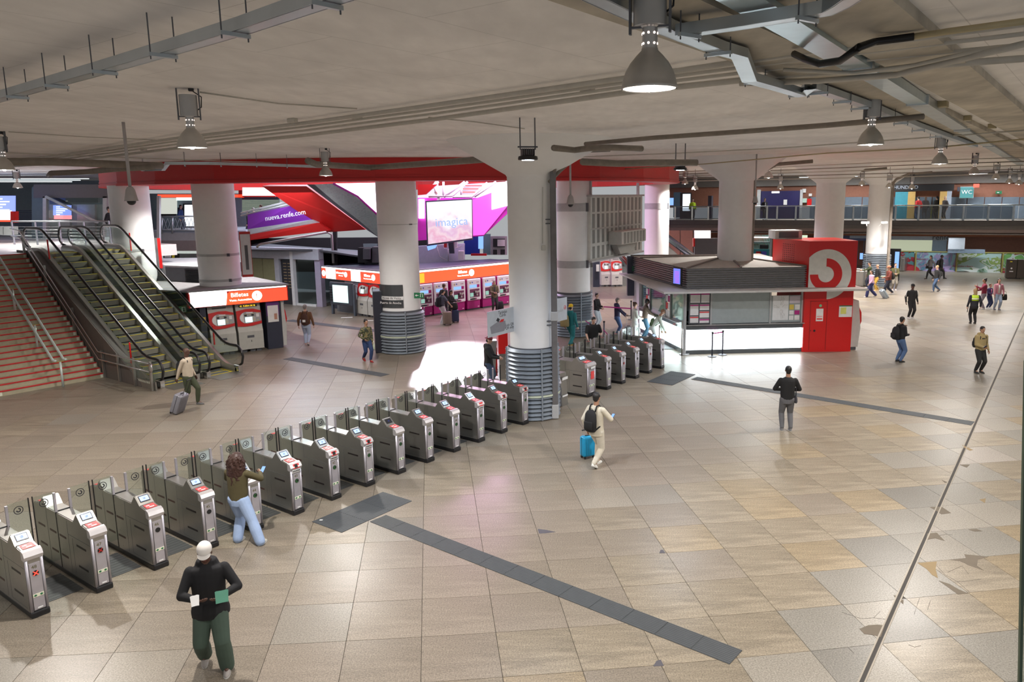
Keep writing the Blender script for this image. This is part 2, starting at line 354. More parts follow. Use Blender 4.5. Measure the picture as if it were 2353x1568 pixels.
for pts, mm in [([(1310, 1230), (1365, 1207), (1420, 1203), (1470, 1208), (1445, 1282), (1390, 1268), (1340, 1262)], PM), ([(1678, 812), (1800, 803), (1792, 850), (1808, 908), (1770, 888), (1735, 850)], PM2),
                ([(1885, 792), (1985, 782), (1975, 757), (2130, 772), (2060, 790), (2055, 830), (2100, 860), (2000, 825), (1950, 800)], PM), ([(1812, 924), (1880, 945), (1940, 980), (2000, 1005), (1935, 1012)], PM),
                ([(1740, 625), (1800, 620), (1850, 672), (1790, 655), (1732, 665)], PM), ([(1755, 458), (1830, 455), (1890, 495), (1830, 503), (1790, 478)], PM), ([(2000, 600), (2050, 596), (2090, 610), (2040, 612)], PM),
                ([(1945, 190), (2010, 188), (1990, 207)], PM), ([(1960, 62), (2030, 95), (2010, 100), (1970, 80)], PM2), ([(2070, 410), (2110, 402), (2105, 432)], PM2),
                ([(1525, 1015), (1545, 1020), (1540, 1040)], PM), ([(1560, 1048), (1590, 1045), (1588, 1075)], PM), ([(1830, 285), (1880, 305), (1850, 303)], PM)]:
    patch([c5(*q) for q in pts], mm)
for pts in ([(1200, 260), (1245, 266), (1295, 276), (1240, 283), (1207, 284)], [(1826, 385), (1833, 368), (1846, 368), (1857, 384)], [(1795, 968), (1812, 940), (1834, 934), (1850, 966)]): patch([c6(*q) for q in pts], PM3)

for pts in ([(1800, 830), (1850, 885), (1930, 930), (2000, 925), (2080, 915)], [(1870, 870), (1960, 830), (2000, 880)], [(1930, 930), (1960, 955), (2010, 1000)], [(1690, 1035), (1655, 1140)], [(1760, 1050), (1740, 1110)], [(1200, 1125), (1320, 1165), (1400, 1160), (1480, 1170)], [(1400, 1160), (1440, 1120)], [(1620, 1330), (1660, 1345), (1700, 1335)], [(1240, 1350), (1275, 1385)], [(1805, 640), (1860, 630), (1900, 635)]):
    P_ = [G(*c5(*q))+Vector((0, 0, .0008)) for q in pts]; mb = MB(); mb.bar(P_, .004, .002); mb.build('crack', mat('crack_dark', (.07, .06, .05), .8), floor)
# tactile strips: every ribbed panel is its own piece
def ribbed(L, W, n):
    mb = MB(); mb.box(0, L, 0, W, 0, .006)
    for k in range(n):
        y = W*(k+.5)/n; h = W/n*.3; mb.add([(0.004, y-h, .006), (L-.004, y-h, .006), (L-.004, y-h*.6, .011), (.004, y-h*.6, .011), (L-.004, y+h*.6, .011), (.004, y+h*.6, .011), (L-.004, y+h, .006), (.004, y+h, .006)],
               [(0, 1, 2, 3), (3, 2, 4, 5), (5, 4, 6, 7), (0, 3, 5, 7), (1, 6, 4, 2)])
    return mb
def strip(name, label, a, b, W, n, ribs, group=None):
    a, b = Vector(a), Vector(b); L = (b-a).length; rz = math.atan2(b.y-a.y, b.x-a.x)
    t = thing(name, label, 'tactile paving', a, rz, group); me = ribbed(L/n-.004, W, ribs).mesh('ribbed_panel', RAMP)
    for k in range(n): o = obj('ribbed_panel', me, t); o.location = (k*L/n, 0, .0005)
    return t
s0 = G(850, 1200); s1 = G(1677, 1528)
strip('guide_strip', 'long dark grey ribbed guide strip running diagonally across the near floor', s0, s1, .40, 13, 10)
q0 = G(785, 1225); q1 = G(947, 1152)
strip('tactile_pad', 'dark ribbed pad at the head of the long near guide strip', q0, q1, .88, 3, 16)
q0, q1 = G(1500, 869), G(1548, 886)
t = strip('tactile_pad', 'dark gridded pad by the far group of ticket gates', G(1545, 886), G(1598, 861), .95, 3, 12)
strip('guide_strip', 'grey guide strip crossing the floor from the kiosk side to the expansion joint', G(1588, 872), G(2232, 978), .42, 14, 6)
strip('guide_strip', 'grey guide strip crossing the far floor behind the woman in the camouflage jacket', G(650, 826), G(875, 866), .42, 10, 6)
strip('guide_strip', 'grey guide strip on the concourse floor beside the man with the brown backpack', G(655, 738), G(868, 764), .5, 10, 6)

# ------------------------------------------------------------------ ceiling with the round atrium opening
RC = Vector((-8.2, 44.6, 0)); RO, RI, RZ = 15.4, 14.1, 6.88
mb = MB(); n = 64; q = []
for k in range(n):
    t = 2*math.pi*k/n; d = Vector((math.cos(t), math.sin(t), 0)); s = 1e9
    for lim, comp in ((-48, d.x), (52, d.x)):
        if abs(comp) > 1e-6: 
            v = (lim-RC.x)/comp
            if v > 0: s = min(s, v)
    for lim, comp in ((-6, d.y), (80, d.y)):
        if abs(comp) > 1e-6:
            v = (lim-RC.y)/comp
            if v > 0: s = min(s, v)
    q.append((RC+d*(RI+.3), RC+d*s))
vs = [p+Vector((0, 0, CEIL)) for a in q for p in a]+[p+Vector((0, 0, CEIL+.4)) for a in q for p in a]; N2 = 2*n
fs = []
for k in range(n):
    a, b, c, d = 2*k, 2*k+1, (2*k+3) % N2, (2*k+2) % N2
    fs += [(a, b, c, d), (N2+d, N2+c, N2+b, N2+a), (d, c, N2+c, N2+d)[:0] or (a, d, N2+d, N2+a), (b, N2+b, N2+c, c)]
mb.add(vs, fs); struct(mb.build('ceiling', CONC))
# stained joint between two slabs: low concrete soffit boards either side of a slot
jc = G(1760, 0, CEIL)
def ceil_line(px, py, z): return G(px, py, z)
def cbar(name, pts, wx, wz, m_, parent=None):
    mb = MB(); mb.bar(pts, wx, wz, 0); return mb.build(name, m_, parent)
ca, cb_ = G(1500, 0, 7.7), G(2290, 395, 7.7)
du = U
for off, wd in ((.55, .9), (1.75, .8)):
    a = G(1640, 60, 7.7)+(-N)*(off-.6)-du*5; b = a+du*42
    o = struct(cbar('trim_1' if off < 1 else 'trim_2', [a, b], wd, .10, RAWC))
# ------------------------------------------------------------------ red ring beam round the opening
mb = MB(); n = 30
def ring_seg(k, r0, r1, z0, z1, mbx):
    t0, t1 = 2*math.pi*k/n, 2*math.pi*(k+1)/n
    p = [RC+Vector((math.cos(t)*r, math.sin(t)*r, z)) for t in (t0, t1) for r in (r0, r1) for z in (z0, z1)]
    mbx.add(p, [(0, 4, 6, 2), (1, 3, 7, 5), (2, 6, 7, 3), (0, 1, 5, 4)])
for k in range(n):
    ring_seg(k, RI, RO, RZ, CEIL-.002, mb); ring_seg(k, RO, RO+.05, RZ, RZ+.10, mb); ring_seg(k, RO, RO+.03, RZ+.16, RZ+.2, mb)
struct(mb.build('ring_beam', REDB))

# ------------------------------------------------------------------ columns
def column(label, x, y, r, top, capR=0, z0=0, louv=0, bands=(), rings=.12):
    t = thing('column', label, 'column', (x, y, 0)); t['kind'] = 'structure'
    prof = [(r, z0), (r, 3)]
    if capR: prof += [(r, 6.76), (r+.04, 6.82), (r+(capR-r)*.5, 7.26), (capR-.02, CEIL-.03), (capR, CEIL-.001)]
    else: prof += [(r, top)]
    MB().lathe(prof, 48).build('shaft', CONC_COL, t, 'auto')
    if louv:
        MB().lathe([(r+.03, 0), (r+.03, louv)], 40).build('core_cover', DGREY, t, 'auto')
        me = MB().lathe([(r+.05, -.05), (r+.13, -.045), (r+.145, -.03), (r+.06, .05)], 40, close=False).mesh('louvre_ring', LOUV, 'auto')
        k = int(louv/rings)
        for i in range(k): o = obj('louvre_ring', me, t); o.location = (0, 0, rings*(i+.55))
        m2 = MB()
        for i in range(4):
            a = -math.pi/2+.35+i*math.pi/2; c, s = math.cos(a), math.sin(a)
            m2.box(-.02, .02, -.01, .02, .02, louv, 0)
            kk = len(m2.v)-8
            for v in m2.v[kk:]:
                X, Y = v.x, v.y+r+.14; v.x, v.y = c*Y+s*X, s*Y-c*X
        m2.build('louvre_post', LOUV, t)
        MB().lathe([(r+.149, .68), (r+.149, .74)], 40, close=False).build('arrow_band', mat('arrow_band', (.55, .62, .5), .5), t, 'auto')
    for z, h in bands:
        MB().lathe([(r+.012, z-h/2), (r+.012, z+h/2)], 48, close=False).build('steel_band', GREYP, t, 'auto')
        a = -.7; MB().box(-.06, .06, -.03, .03, z-h/2-.01, z+h/2+.01).build('band_clamp', DGREY, t).location = (math.cos(a)*(r+.03), math.sin(a)*(r+.03), 0)
    return t
C_MAIN = Vector((-.56, 21.35, 0))
column('thick white column with grey louvred base between the two rows of ticket gates', C_MAIN.x, C_MAIN.y, .635, CEIL, 2.25, 0, 2.06)
column('white column with bell top rising through the kiosk roof', 7.72, 32.0, .735, CEIL, 2.0)
column('white column with bell top rising behind the red kiosk block', 15.15, 41.8, .75, CEIL, 2.0)
column('white column with bell top and louvred base beside the far ticket gates', 22.2, 51.9, .76, CEIL, 2.0, 0, 2.2)
for lab, px, d, r, lv, bd in [('white round column behind the escalator top, leftmost of the ring columns', 312, 34, .81, 0, ((4.1, .1),)),
                    ('white round column standing on the roof of the left ticket booth', 503, 32.0, .82, 0, ((4.0, .1), (2.95, .1))),
                    ('white round column with dark direction boards and louvred base', 917, 31.0, .80, 1.75, ((5.2, .02),)),
                    ('white round column with two broad grey bands beside the flip board', 1318, 34.3, .74, 2.0, ((5.75, .35), (3.25, .32))),
                    ('white round column right of the flip board', 1508, 46.9, .74, 1.5, ((5.6, .35),))]:
    p = at(px, 600, d); column(lab, p.x, p.y, r, RZ+.02, 0, 0, lv, bd)

# ------------------------------------------------------------------ staircase
KHAKI = mat('stair_stone', (.42, .38, .27), .7, var=.12); STGREEN = mat('stair_tile_white', (.75, .78, .66), .5)
S0 = uv(7.86, 16.07); rz = TH
NS, RISE, RUN, SW = 25, UPPER/25, 5.75/25, 7.5
st = struct(thing('staircase', 'wide flight of stone stairs with red nosings at the left', 'staircase', S0, rz)); 
mb_step = MB().box(-SW, 0, 0, RUN+.02, 0, RISE-.001).mesh('step', KHAKI)
mb_nose = MB().box(-SW, -.02, -.015, .06, RISE-.03, RISE+.006).mesh('nosing', mat('red_nosing', (.55, .025, .03), .6, var=.12))
mk = MB()
for k in (0, 2): mk.box(-.12-1.55*k, -.04-1.55*k, -.004, .002, .02, RISE-.03)
mk = mk.mesh('riser_mark', STGREEN)
for k in range(NS):
    o = obj('step', mb_step, st); o.location = (0, k*RUN, k*RISE); a = obj('nosing', mb_nose, o); b = obj('riser_mark', mk, o)
mb = MB(); mb.prism([(-SW, RUN, 0), (-SW, RUN*(NS), 0), (-SW, RUN*NS, UPPER-RISE), ], (SW, 0, 0)); mb.build('stair_core', KHAKI, st)
# rails: painted double handrail in the middle, polished pair against the escalator
RAILP = mat('pale_painted_rail', (.62, .70, .68), .35, .2)
def sl(v): return (v)/RUN*RISE
def mid_rail(x, label):
    t = thing('stair_handrail', label, 'handrail', S0+U*x, rz)
    for dx, dz in ((-.16, .0), (.16, .0)):
        MB().tube([(dx, -.32, .93), (dx, -.1, .93), (dx, 5.6, .95+sl(5.6)), (dx, 5.9, .95+sl(5.7))], .04, 10).build('rail', RAILP, t, True)
    for v in (-.25, 1.5, 3.1, 4.8): 
        MB().cyl((0, v, max(0, sl(v-.02))), (0, v, .86+max(0, sl(v))), .035).build('post', RAILP, t, True)
        MB().bar([(-.18, v, .88+max(0, sl(v))), (.18, v, .88+max(0, sl(v)))], .05, .02).build('bracket', mat('brass_bracket', (.6, .5, .2), .4, .5), t)
for i_, (px, py, lab) in enumerate([(142, 888, 'pale double handrail in the middle of the stairs'), (-25, 930, 'pale double handrail at the left edge of the stairs')]):
    g = G(px, py)-S0; mid_rail(g.dot(U), lab)
t = thing('stair_handrail', 'polished double handrail with glass beside the left escalator', 'handrail', S0, rz)
x = -.07
for dz in (0, -.28):
    path = [(x, -3.55, .95+dz), (x, .1, .95+dz), (x, 5.75, .95+dz+sl(5.65)), (x, 6.6, .95+dz+UPPER)]
    MB().tube(path, .028, 10).build('rail', CHROME, t, True)
MB().tube([(x, -3.5, .95), (x, -3.66, .93), (x, -3.7, .81), (x, -3.66, .69), (x, -3.5, .67)], .028, 10).build('rail_end', CHROME, t, True)
for v in (-3.45, -2.3, -1.2, -.05): MB().box(x+.03, x+.10, v-.04, v+.04, 0, 1.0).build('post', STEEL, t)
for v in (2, 4, 5.7): MB().box(x+.03, x+.10, v-.04, v+.04, sl(v), .9+sl(v)).build('post', STEEL, t)
mb = MB(); mb.prism([(x+.12, -3.5, .30), (x+.12, 0, .30), (x+.12, 0, .88), (x+.12, -3.5, .88)], (.012, 0, 0)); mb.build('glass_pane', GLASS, t)
mb = MB(); mb.prism([(x+.12, -3.6, 0), (x+.12, 1.0, 0), (x+.12, 1.0, .30), (x+.12, -3.6, .30)], (.03, 0, 0)); mb.build('kick_panel', STEEL, t)
mb = MB()
for k in range(34): v = -3.3+k*.1; mb.prism([(x+.118, v, .2), (x+.118, v+.03, .2), (x+.118, v+.055, .235), (x+.118, v+.03, .27), (x+.118, v, .27), (x+.118, v+.025, .235)], (-.003, 0, 0))
mb.build('chevron_marking', mat('pale_chevron', (.8, .85, .7), .5), t)
SIDEP = mat('brown_grey_side_panel', (.15, .13, .12), .5, .3)
MB().prism([(.04, -2.6, 0), (.04, 6.6, 0), (.04, 6.6, UPPER+.10), (.04, 5.2, UPPER+.10), (.04, -2.6, .14)], (.04, 0, 0)).build('side_panel', SIDEP, t)
m_ = MB(); m_.add([(.08, -3.0, .0), (.33, -3.0, .0), (.08, -3.0, .08), (.33, -3.0, .1), (.08, -2.6, .15), (.33, -2.6, .15), (.08, 5.2, UPPER+.1), (.33, 5.2, UPPER+.1), (.08, 7.4, UPPER+.1), (.33, 7.4, UPPER+.1)], [(2, 3, 5, 4), (4, 5, 7, 6), (6, 7, 9, 8), (0, 1, 3, 2)]); m_.build('sloping_cladding', mat('cladding_metal', (.24, .23, .22), .35, .7), t)

# ------------------------------------------------------------------ escalators
def zs(v):
    "step line height over N distance v"
    if v < 13.3: return 0
    if v > 21.3: return UPPER
    t = (v-13.3)/8.0; k = .09
    if t < k: return UPPER*(t*t/(2*k))/(1-k)
    if t > 1-k: return UPPER*(1-(1-t)**2/(2*k)/(1-k))
    return UPPER*(t-k/2)/(1-k)
def escalator(a0, a1, label):
    t = thing('escalator', label, 'escalator', O, rz, 'escalators up to the upper level')
    wid = a1-a0; vv = [12.9, 13.3]+[13.3+.25*i for i in range(1, 33)]+[21.8, 22.3]
    for a, s in ((a0, 1), (a1, -1)):
        r = .37
        bot = [(a, 12.95+0.02, .22), (a, 12.75, .25), (a, 12.6, .36), (a, 12.52, .6), (a, 12.6, .82), (a, 12.78, .95)]
        top = [(a, 22.45, UPPER+.95), (a, 22.62, UPPER+.82), (a, 22.7, UPPER+.6), (a, 22.62, UPPER+.36), (a, 22.45, UPPER+.25), (a, 22.2, UPPER+.22)]
        path = bot+[(a, v, zs(v)+.98) for v in vv]+top
        MB().tube(path, .042, 8).build('handrail_belt', RUBBER, t, True)
        MB().tube([(a, p[1]+(.045 if i < 6 else 0)-(.045 if i >= len(path)-6 else 0), p[2]-(.055 if 5 < i < len(path)-6 else 0)) for i, p in enumerate(path)], .022, 6).build('handrail_track', CHROME, t, True)
        g = MB(); P = [(a-.006, p[1], p[2]-.04) for p in path]; Q = [(a-.006, v, zs(v)+.22) for v in vv]
        up = [(a-.006, v, zs(v)+.94) for v in vv]
        for i in range(len(vv)-1): g.add([Q[i], Q[i+1], up[i+1], up[i]]+[(p[0]+.012, p[1], p[2]) for p in (Q[i], Q[i+1], up[i+1], up[i])], [(0, 1, 2, 3), (7, 6, 5, 4)])
        g.add([(a, 12.9, .22), (a, 12.75, .27), (a, 12.62, .38), (a, 12.55, .6), (a, 12.62, .8), (a, 12.78, .93), (a, 12.9, .95)], [(0, 1, 2, 3, 4, 5, 6)])
        g.build('glass_balustrade', GLASSG, t)
        d = MB()  # inner deck
        lo = [(v, zs(v)) for v in vv]
        for i in range(len(lo)-1):
            (v0, z0), (v1, z1) = lo[i], lo[i+1]
            d.add([(a-.07*s, v0, z0+.2), (a-.07*s, v1, z1+.2), (a+.07*s, v1, z1+.22), (a+.07*s, v0, z0+.22), (a+.13*s, v1, z1+.12), (a+.13*s, v0, z0+.12), (a+.13*s, v1, max(0, z1-.1)), (a+.13*s, v0, max(0, z0-.1)), (a-.07*s, v1, max(0, z1-.5)), (a-.07*s, v0, max(0, z0-.5))],
                  [(0, 1, 2, 3), (3, 2, 4, 5), (5, 4, 6, 7), (9, 8, 1, 0)])
        d.build('balustrade_deck', STEEL, t, 'auto')
        MB().rbox(.16, .34, .26, .02, (a+.02*s, 12.85, .13)).build('newel_base', CHROME, t)
    sw = (a0+.14, a1-.14); k = 0; v = 13.55
    sm = MB(); sm.box(sw[0], sw[1], 0, .40, -.2, -.012); sm.box(sw[0]+.05, sw[1]-.05, .05, .4, -.012, 0, 1)
    sm.box(sw[0], sw[1], 0, .045, -.012, .002, 2); sm.box(sw[0], sw[0]+.045, .045, .4, -.012, .002, 2); sm.box(sw[1]-.045, sw[1], .045, .4, -.012, .002, 2)
    sm = sm.mesh('escalator_step', [mat('step_riser', (.24, .23, .20), .5, .4), mat('step_tread', (.17, .19, .185), .5, .4), YELLOW])
    for k in range(-1, 22):
        vk = 13.45+.385*k
        o = obj('escalator_step', sm, t); o.location = (0, vk, zs(vk+.33)+.005 if k > 0 else .006+.002*(k+1))
    cm = MB(); cm.box(a0+.1, a1-.1, 12.1, 12.98, 0, .012); cm.build('landing_plate', STEEL, t)
    cm = MB(); cm.box(a0+.1, a1-.1, 22.0, 23.2, UPPER, UPPER+.012); cm.build('top_landing_plate', STEEL, t)
    sk = MB(); vv2 = vv
    for i in range(len(vv2)-1):
        v0, v1 = vv2[i], vv2[i+1]; sk.add([(a0+.06, v0, zs(v0)-.25), (a1-.06, v0, zs(v0)-.25), (a1-.06, v1, zs(v1)-.25), (a0+.06, v1, zs(v1)-.25)], [(0, 1, 2, 3)])
    sk.build('truss_pan', DGREY, t)
    for a, v in ((a0+.02, 14.4),) if a0 < 9 else ((a1-.02, 14.6), (a1-.02, 20.4)): MB().rbox(.05, .05, .75, .015, (a-.15*(1 if a == a0+.02 else -1)+.0, v, zs(v)+.62)).build('red_guard_post', REDG, t)
    if a0 < 9: MB().rbox(.05, .05, .75, .015, (a0-.1, 20.2, zs(20.2)+.62)).build('red_guard_post', REDG, t)
    return t
escalator(8.22, 9.50, 'left escalator, next to the stone stairs')
escalator(9.86, 11.14, 'right escalator, next to the ticket booth with the red machines')

# ------------------------------------------------------------------ upper level round the escalator head
UPM = mat('upper_floor_edge', (.30, .31, .33), .6)
u0 = struct(MB().prism([uv(-12, 21.8, UPPER), uv(8, 21.8, UPPER), uv(8, 22.3, UPPER), uv(14.2, 22.3, UPPER), uv(14.2, 48, UPPER), uv(-12, 48, UPPER)], (0, 0, -.5)).build('upper_floor', mat('upper_floor_stone', (.5, .46, .47), .35)))
t = thing('guard_railing', 'grey railing with glass behind the escalator heads', 'railing', uv(0, 0, UPPER), 0)
a, b = at(27, 513, 36.5), at(250, 511, 34.5); zt = 5.38; A = Vector((a.x, a.y, 0)); B = Vector((b.x, b.y, 0))
t.location = (A.x, A.y, UPPER); L = (B-A).length; t.rotation_euler.z = math.atan2(B.y-A.y, B.x-A.x)
MB().tube([(0, 0, 1.1), (L, 0, 1.1)], .035, 8).build('top_rail', GALV, t, True)
for k in range(5): MB().box(L*k/4-.03, L*k/4+.03, -.03, .03, 0, 1.1).build('post', GALV, t)
for k in range(6): MB().cyl((0, 0, .15+.14*k), (L, 0, .15+.14*k), .008, n=6).build('wire', GALV, t)
# ================================================================== TICKET GATES
GREYL = mat('lilac_steel', (.52, .50, .55), .4, .6); SLOT = mat('dark_slot', (.02, .015, .015), .4)
def hook_logo(mb, c, x, z, r, nrm, mi=0, full=False):
    "ring with a hook inside: c centre, x/z in-plane axes, r radius"
    c, x, z, nrm = Vector(c), Vector(x), Vector(z), Vector(nrm)
    def P(rr, a): return c+x*rr*math.cos(a)+z*rr*math.sin(a)
    def arc(r0, r1, a0, a1, n=20, e=.002):
        for k in range(n):
            t0, t1 = a0+(a1-a0)*k/n, a0+(a1-a0)*(k+1)/n
            mb.prism([P(r0, t0), P(r1, t0), P(r1, t1), P(r0, t1)], nrm*e, mi)
    arc(r*.82, r, 0, 2*math.pi, 20); arc(r*.25, r*.52, -math.pi, math.pi/2, 14)
GW = .25
def side(front, back, zf):
    return front
PF = [(.03, .09), (.02, .30), (.015, .93), (0, .985), (.02, 1.04), (.07, 1.065), (.30, 1.10), (.315, 1.115), (.44, 1.235), (.465, 1.235), (.60, 1.085), (1.24, 1.085), (1.24, .09)]
def body_mb(sgn):
    # profile extruded across the width, upper edges rounded by an inner inset at the nose
    mb = MB(); L = 2.2
    pr = [(y if sgn > 0 else L-y, z) for y, z in PF] if sgn > 0 else [(L-y, z) for y, z in PF[:-2]]+[(1.27, 1.085), (1.27, .09)]
    mb.prism([(-GW+.012, y, z) for y, z in pr], (GW-.024, 0, 0))
    # thin proud side skins give the pressed-panel look
    for x in (-GW, -.012):
        mb.prism([(x, y+(.02 if (y < .1) else 0) if sgn > 0 else y-(.02 if y > 2.1 else 0), z-(.012 if z > 1 else 0)) for y, z in pr], (.012, 0, 0))
    return mb
gate_mats = [STEEL, GREYL, SLOT]
def make_gate():
    t = thing('ticket_gate', '', 'ticket gate', (0, 0, 0), TH)
    body_mb(1).build('front_unit', STEEL, t, 'auto'); body_mb(-1).build('back_unit', STEEL, t, 'auto')
    MB().rbox(GW+.01, 2.22, .10, .02, (-GW/2, 1.1, .05)).build('plinth', BLACK, t)
    # vertical edge mouldings of the front
    m = MB()
    for x in (-GW+.022, -.022): m.cyl((x, .022, .10), (x, .022, .92), .022, n=10)
    m.build('corner_moulding', GREYL, t, True)
    m = MB(); m.box(-GW+.05, -.05, .004, .03, .12, .86); m.build('front_panel', GREYL, t)
    m = MB(); m.prism([(-GW-.004, -.002, .93), (.004, -.002, .93), (.004, -.015, .985), (.004, .015, 1.045), (.004, .07, 1.07), (-GW-.004, .07, 1.07), (-GW-.004, .015, 1.045), (-GW-.004, -.015, .985)][:0] or [(-GW-.004, .02, .915), (-GW-.004, -.012, .985), (-GW-.004, .015, 1.045), (-GW-.004, .07, 1.072), (-GW-.004, .10, 1.072), (-GW-.004, .10, .93)], (GW+.008, 0, 0)); m.build('nose_cap', mat('bright_nose_metal', (.72, .70, .72), .35, .6), t, 'auto')
    for z in (.52, .80)[:0] or (.30, .66):
        m = MB()
        for x0, x1 in ((-GW-.003, -GW+.004), (-.004, .003)): m.box(x0, x1, .22, .56, z, z+.035)
        m.build('slot', SLOT, t)
    for z in (.33, .68):
        m = MB()
        for x0, x1 in ((-GW-.003, -GW+.004), (-.004, .003)): m.box(x0, x1, .95, 1.2, z, z+.035); m.box(x0, x1, 1.33, 1.58, z, z+.035); m.box(x0, x1, 1.78, 2.05, z, z+.035)
        m.build('slot', mat('brown_slot', (.10, .05, .045), .45), t)
    m = MB()   # panel seams
    for x0, x1 in ((-GW-.0015, -GW+.004), (-.004, .0015)):
        m.box(x0, x1, .05, .85, .795, .80); m.box(x0, x1, .85, .854, .12, 1.05); m.box(x0, x1, 1.66, 1.664, .12, 1.05); m.box(x0, x1, .12, .70, .14, .144); m.box(x0, x1, .70, .704, .14, .76)
    m.build('panel_seams', DGREY, t)
    m = MB(); m.box(-GW-.004, .004, 1.243, 1.267, .08, 1.10); m.build('centre_seam', BLACK, t)
    for nm, flip in (('screen', 0),):
        M = frame((-GW/2, .375, 1.180), (1, 0, 0), (0, .125, .12))
        m = MB(); m.T = M; m.rbox(.17, .125, .008, .003, (0, 0, 0)); s = m.build('screen_bezel', BLACK, t)
        m = MB(); m.T = M; m.box(-.072, .072, -.045, .048, .004, .006); a = m.build('screen', SCRG, s)
        m = MB(); m.T = M; hook_logo(m, (0, 0, .006), (1, 0, 0), (0, 1, 0), .02, (0, 0, 1)); m.build('screen_emblem', mat('dark_blue_emblem', (.03, .05, .3), .5), s)
    M = frame((-GW/2, .185, 1.088), (1, 0, 0), (0, .23, .035)); m = MB(); m.T = M
    m.box(-.085, .085, -.075, .075, 0, .003); s = m.build('red_sticker', STICKR, t)
    m = MB(); m.T = M; m.box(-.06, .0, .01, .035, .003, .004); m.box(-.03, .05, -.045, -.02, .003, .004); m.build('sticker_print', PAPER, s)
    M = frame((-GW/2, 2.2-.185, 1.088), (-1, 0, 0), (0, -.23, .035)); m = MB(); m.T = M; m.box(-.085, .085, -.075, .075, 0, .003); m.build('red_sticker', STICKR, t)
    M = frame((-GW/2, 2.2-.375, 1.180), (-1, 0, 0), (0, -.125, .12)); m = MB(); m.T = M; m.rbox(.17, .125, .008, .003, (0, 0, 0)); m.build('rear_screen', BLACK, t)
    m = MB(); m.box(-GW+.02, -.02, .47, .60, 1.086, 1.165); m.v[-4:] = m.v[-4:]; m.v = [Vector((v.x, v.y if v.z < 1.1 else min(v.y, .50), v.z)) for v in m.v]; m.build('screen_hood', STEEL, t)
    m = MB(); m.prism([(-GW+.03, 1.655, 1.09), (-GW+.03, 1.73, 1.19), (-.03, 1.73, 1.19), (-.03, 1.655, 1.09)], (0, .004, -.004)); m.build('lit_rear_hood_face', mat('bright_nose_metal', (.72, .7, .72)), t)  # slope catching the light, put into the colour as a brighter plate
    # centre posts and glass leaves
    for x, nm in ((-GW+.01, 'gate_post'), (-.01, 'gate_post')):
        MB().box(x-.018, x+.018, 1.235, 1.275, 1.085, 1.42).build('gate_post', GREYP if 0 else GREYL, t)
    for s, x0, x1, y in ((-1, -GW-.005, -GW-.30, 1.255), (1, .005, .30, 1.255)):
        xa, xb = min(x0, x1), max(x0, x1)
        m = MB(); m.box(xa, xb, y-.006, y+.006, .24, 1.44); lf = m.build('glass_leaf', GLASSG, t)
        m = MB(); m.box(*( (xa-.012, xa) if s < 0 else (xb, xb+.012)), y-.014, y+.014, .22, 1.46); m.build('leaf_edge', BLACK, lf)
        m = MB(); hook_logo(m, ((xa+xb)/2, y-.007, 1.30), (1, 0, 0), (0, 0, 1), .07, (0, -1, 0)); m.build('leaf_emblem', INK, lf)
    # front signs
    m = MB(); m.cyl((-GW/2, .006, .70), (-GW/2, -.002, .70), .042, n=20); m.build('direction_light', BLACK, t, 'auto')
    m = MB(); m.box(-GW/2-.075, -GW/2+.075, -.001, .006, .325, .375); s = m.build('arrow_sticker', mat('cream_sticker', (.75, .76, .6), .5), t)
    m = MB()
    for s1 in (-1, 1): m.prism([(-GW/2+s1*.066, -.001, .35), (-GW/2+s1*.035, -.001, .37), (-GW/2+s1*.035, -.001, .33)], (0, -.002, 0)); m.box(-GW/2+s1*.03-.008, -GW/2+s1*.03+.008, -.003, -.001, .34, .36)
    m.build('arrow_print', GREENS, s)
    m = MB(); m.box(-GW/2-.03, -GW/2+.04, .0, .006, .135, .155); m.build('maker_plate', PAPER, t)
    return t
SCRG = mat('gate_screen_lit', (.35, .5, 1), emit=1.6, ecol=(.42, .58, 1))
GREEN_L = mat('green_light', (.1, .6, .1), emit=.22, ecol=(.1, .6, .12)); RED_L = mat('red_cross_light', (1, .05, .03), emit=2.5, ecol=(1, .05, .03)); RED_D = mat('dim_red_cross', (.3, .02, .02), emit=.35, ecol=(1, .04, .03))
g0 = make_gate()
def cross(t, m_, ring=False):
    m = MB(); c = (-GW/2, -.003, .70)
    if ring:
        for k in range(9):
            a0, a1 = .6+k*.55, .6+(k+1)*.55
            m.prism([(c[0]+r*math.cos(a), c[1], c[2]+r*math.sin(a)) for r, a in ((.022, a0), (.03, a0), (.03, a1), (.022, a1))], (0, -.003, 0))
    else:
        for s in (-1, 1): m.prism([(c[0]-s*.032-s*.004, c[1], c[2]-.026), (c[0]-s*.026+s*.004, c[1], c[2]-.034), (c[0]+s*.034, c[1], c[2]+.026), (c[0]+s*.026, c[1], c[2]+.034)], (0, -.003, 0))
    m.build('light_symbol', m_, t)
def number(t, s):
    M = frame((-GW/2-.01, .004, .80), (1, 0, 0), (0, 0, 1)); text(s, .075, M, .002).build('gate_number', mat('olive_number', (.10, .09, .02), .5), t)
def reader(t, k):
    m = MB(); m.prism([(-GW/2-.06, -.013, .96), (-GW/2+.07, -.013, .96), (-GW/2+.07, .016, 1.048), (-GW/2-.06, .016, 1.048)], (0, -.004, .002)); s = m.build('reader_sticker', STICKR, t)
    if k: m = MB(); m.prism([(-GW/2-.03, -.012, .975), (-GW/2+.03, -.012, .975), (-GW/2+.03, .012, 1.04), (-GW/2-.03, .012, 1.04)], (0, -.012, .006)); m.build('reader_window', BLACK, s)
    m = MB(); m.prism([(-GW+.03, .004, .875), (-.03, .004, .875), (-.03, -.006, .945), (-GW+.03, -.006, .945)], (0, -.006, 0)); s = m.build('icon_sticker', PAPER, t)
    m = MB(); 
    for q in range(5): m.box(-GW+.05+q*.033, -GW+.066+q*.033, -.016, -.006, .90, .925)
    m.build('icons', INK, s)
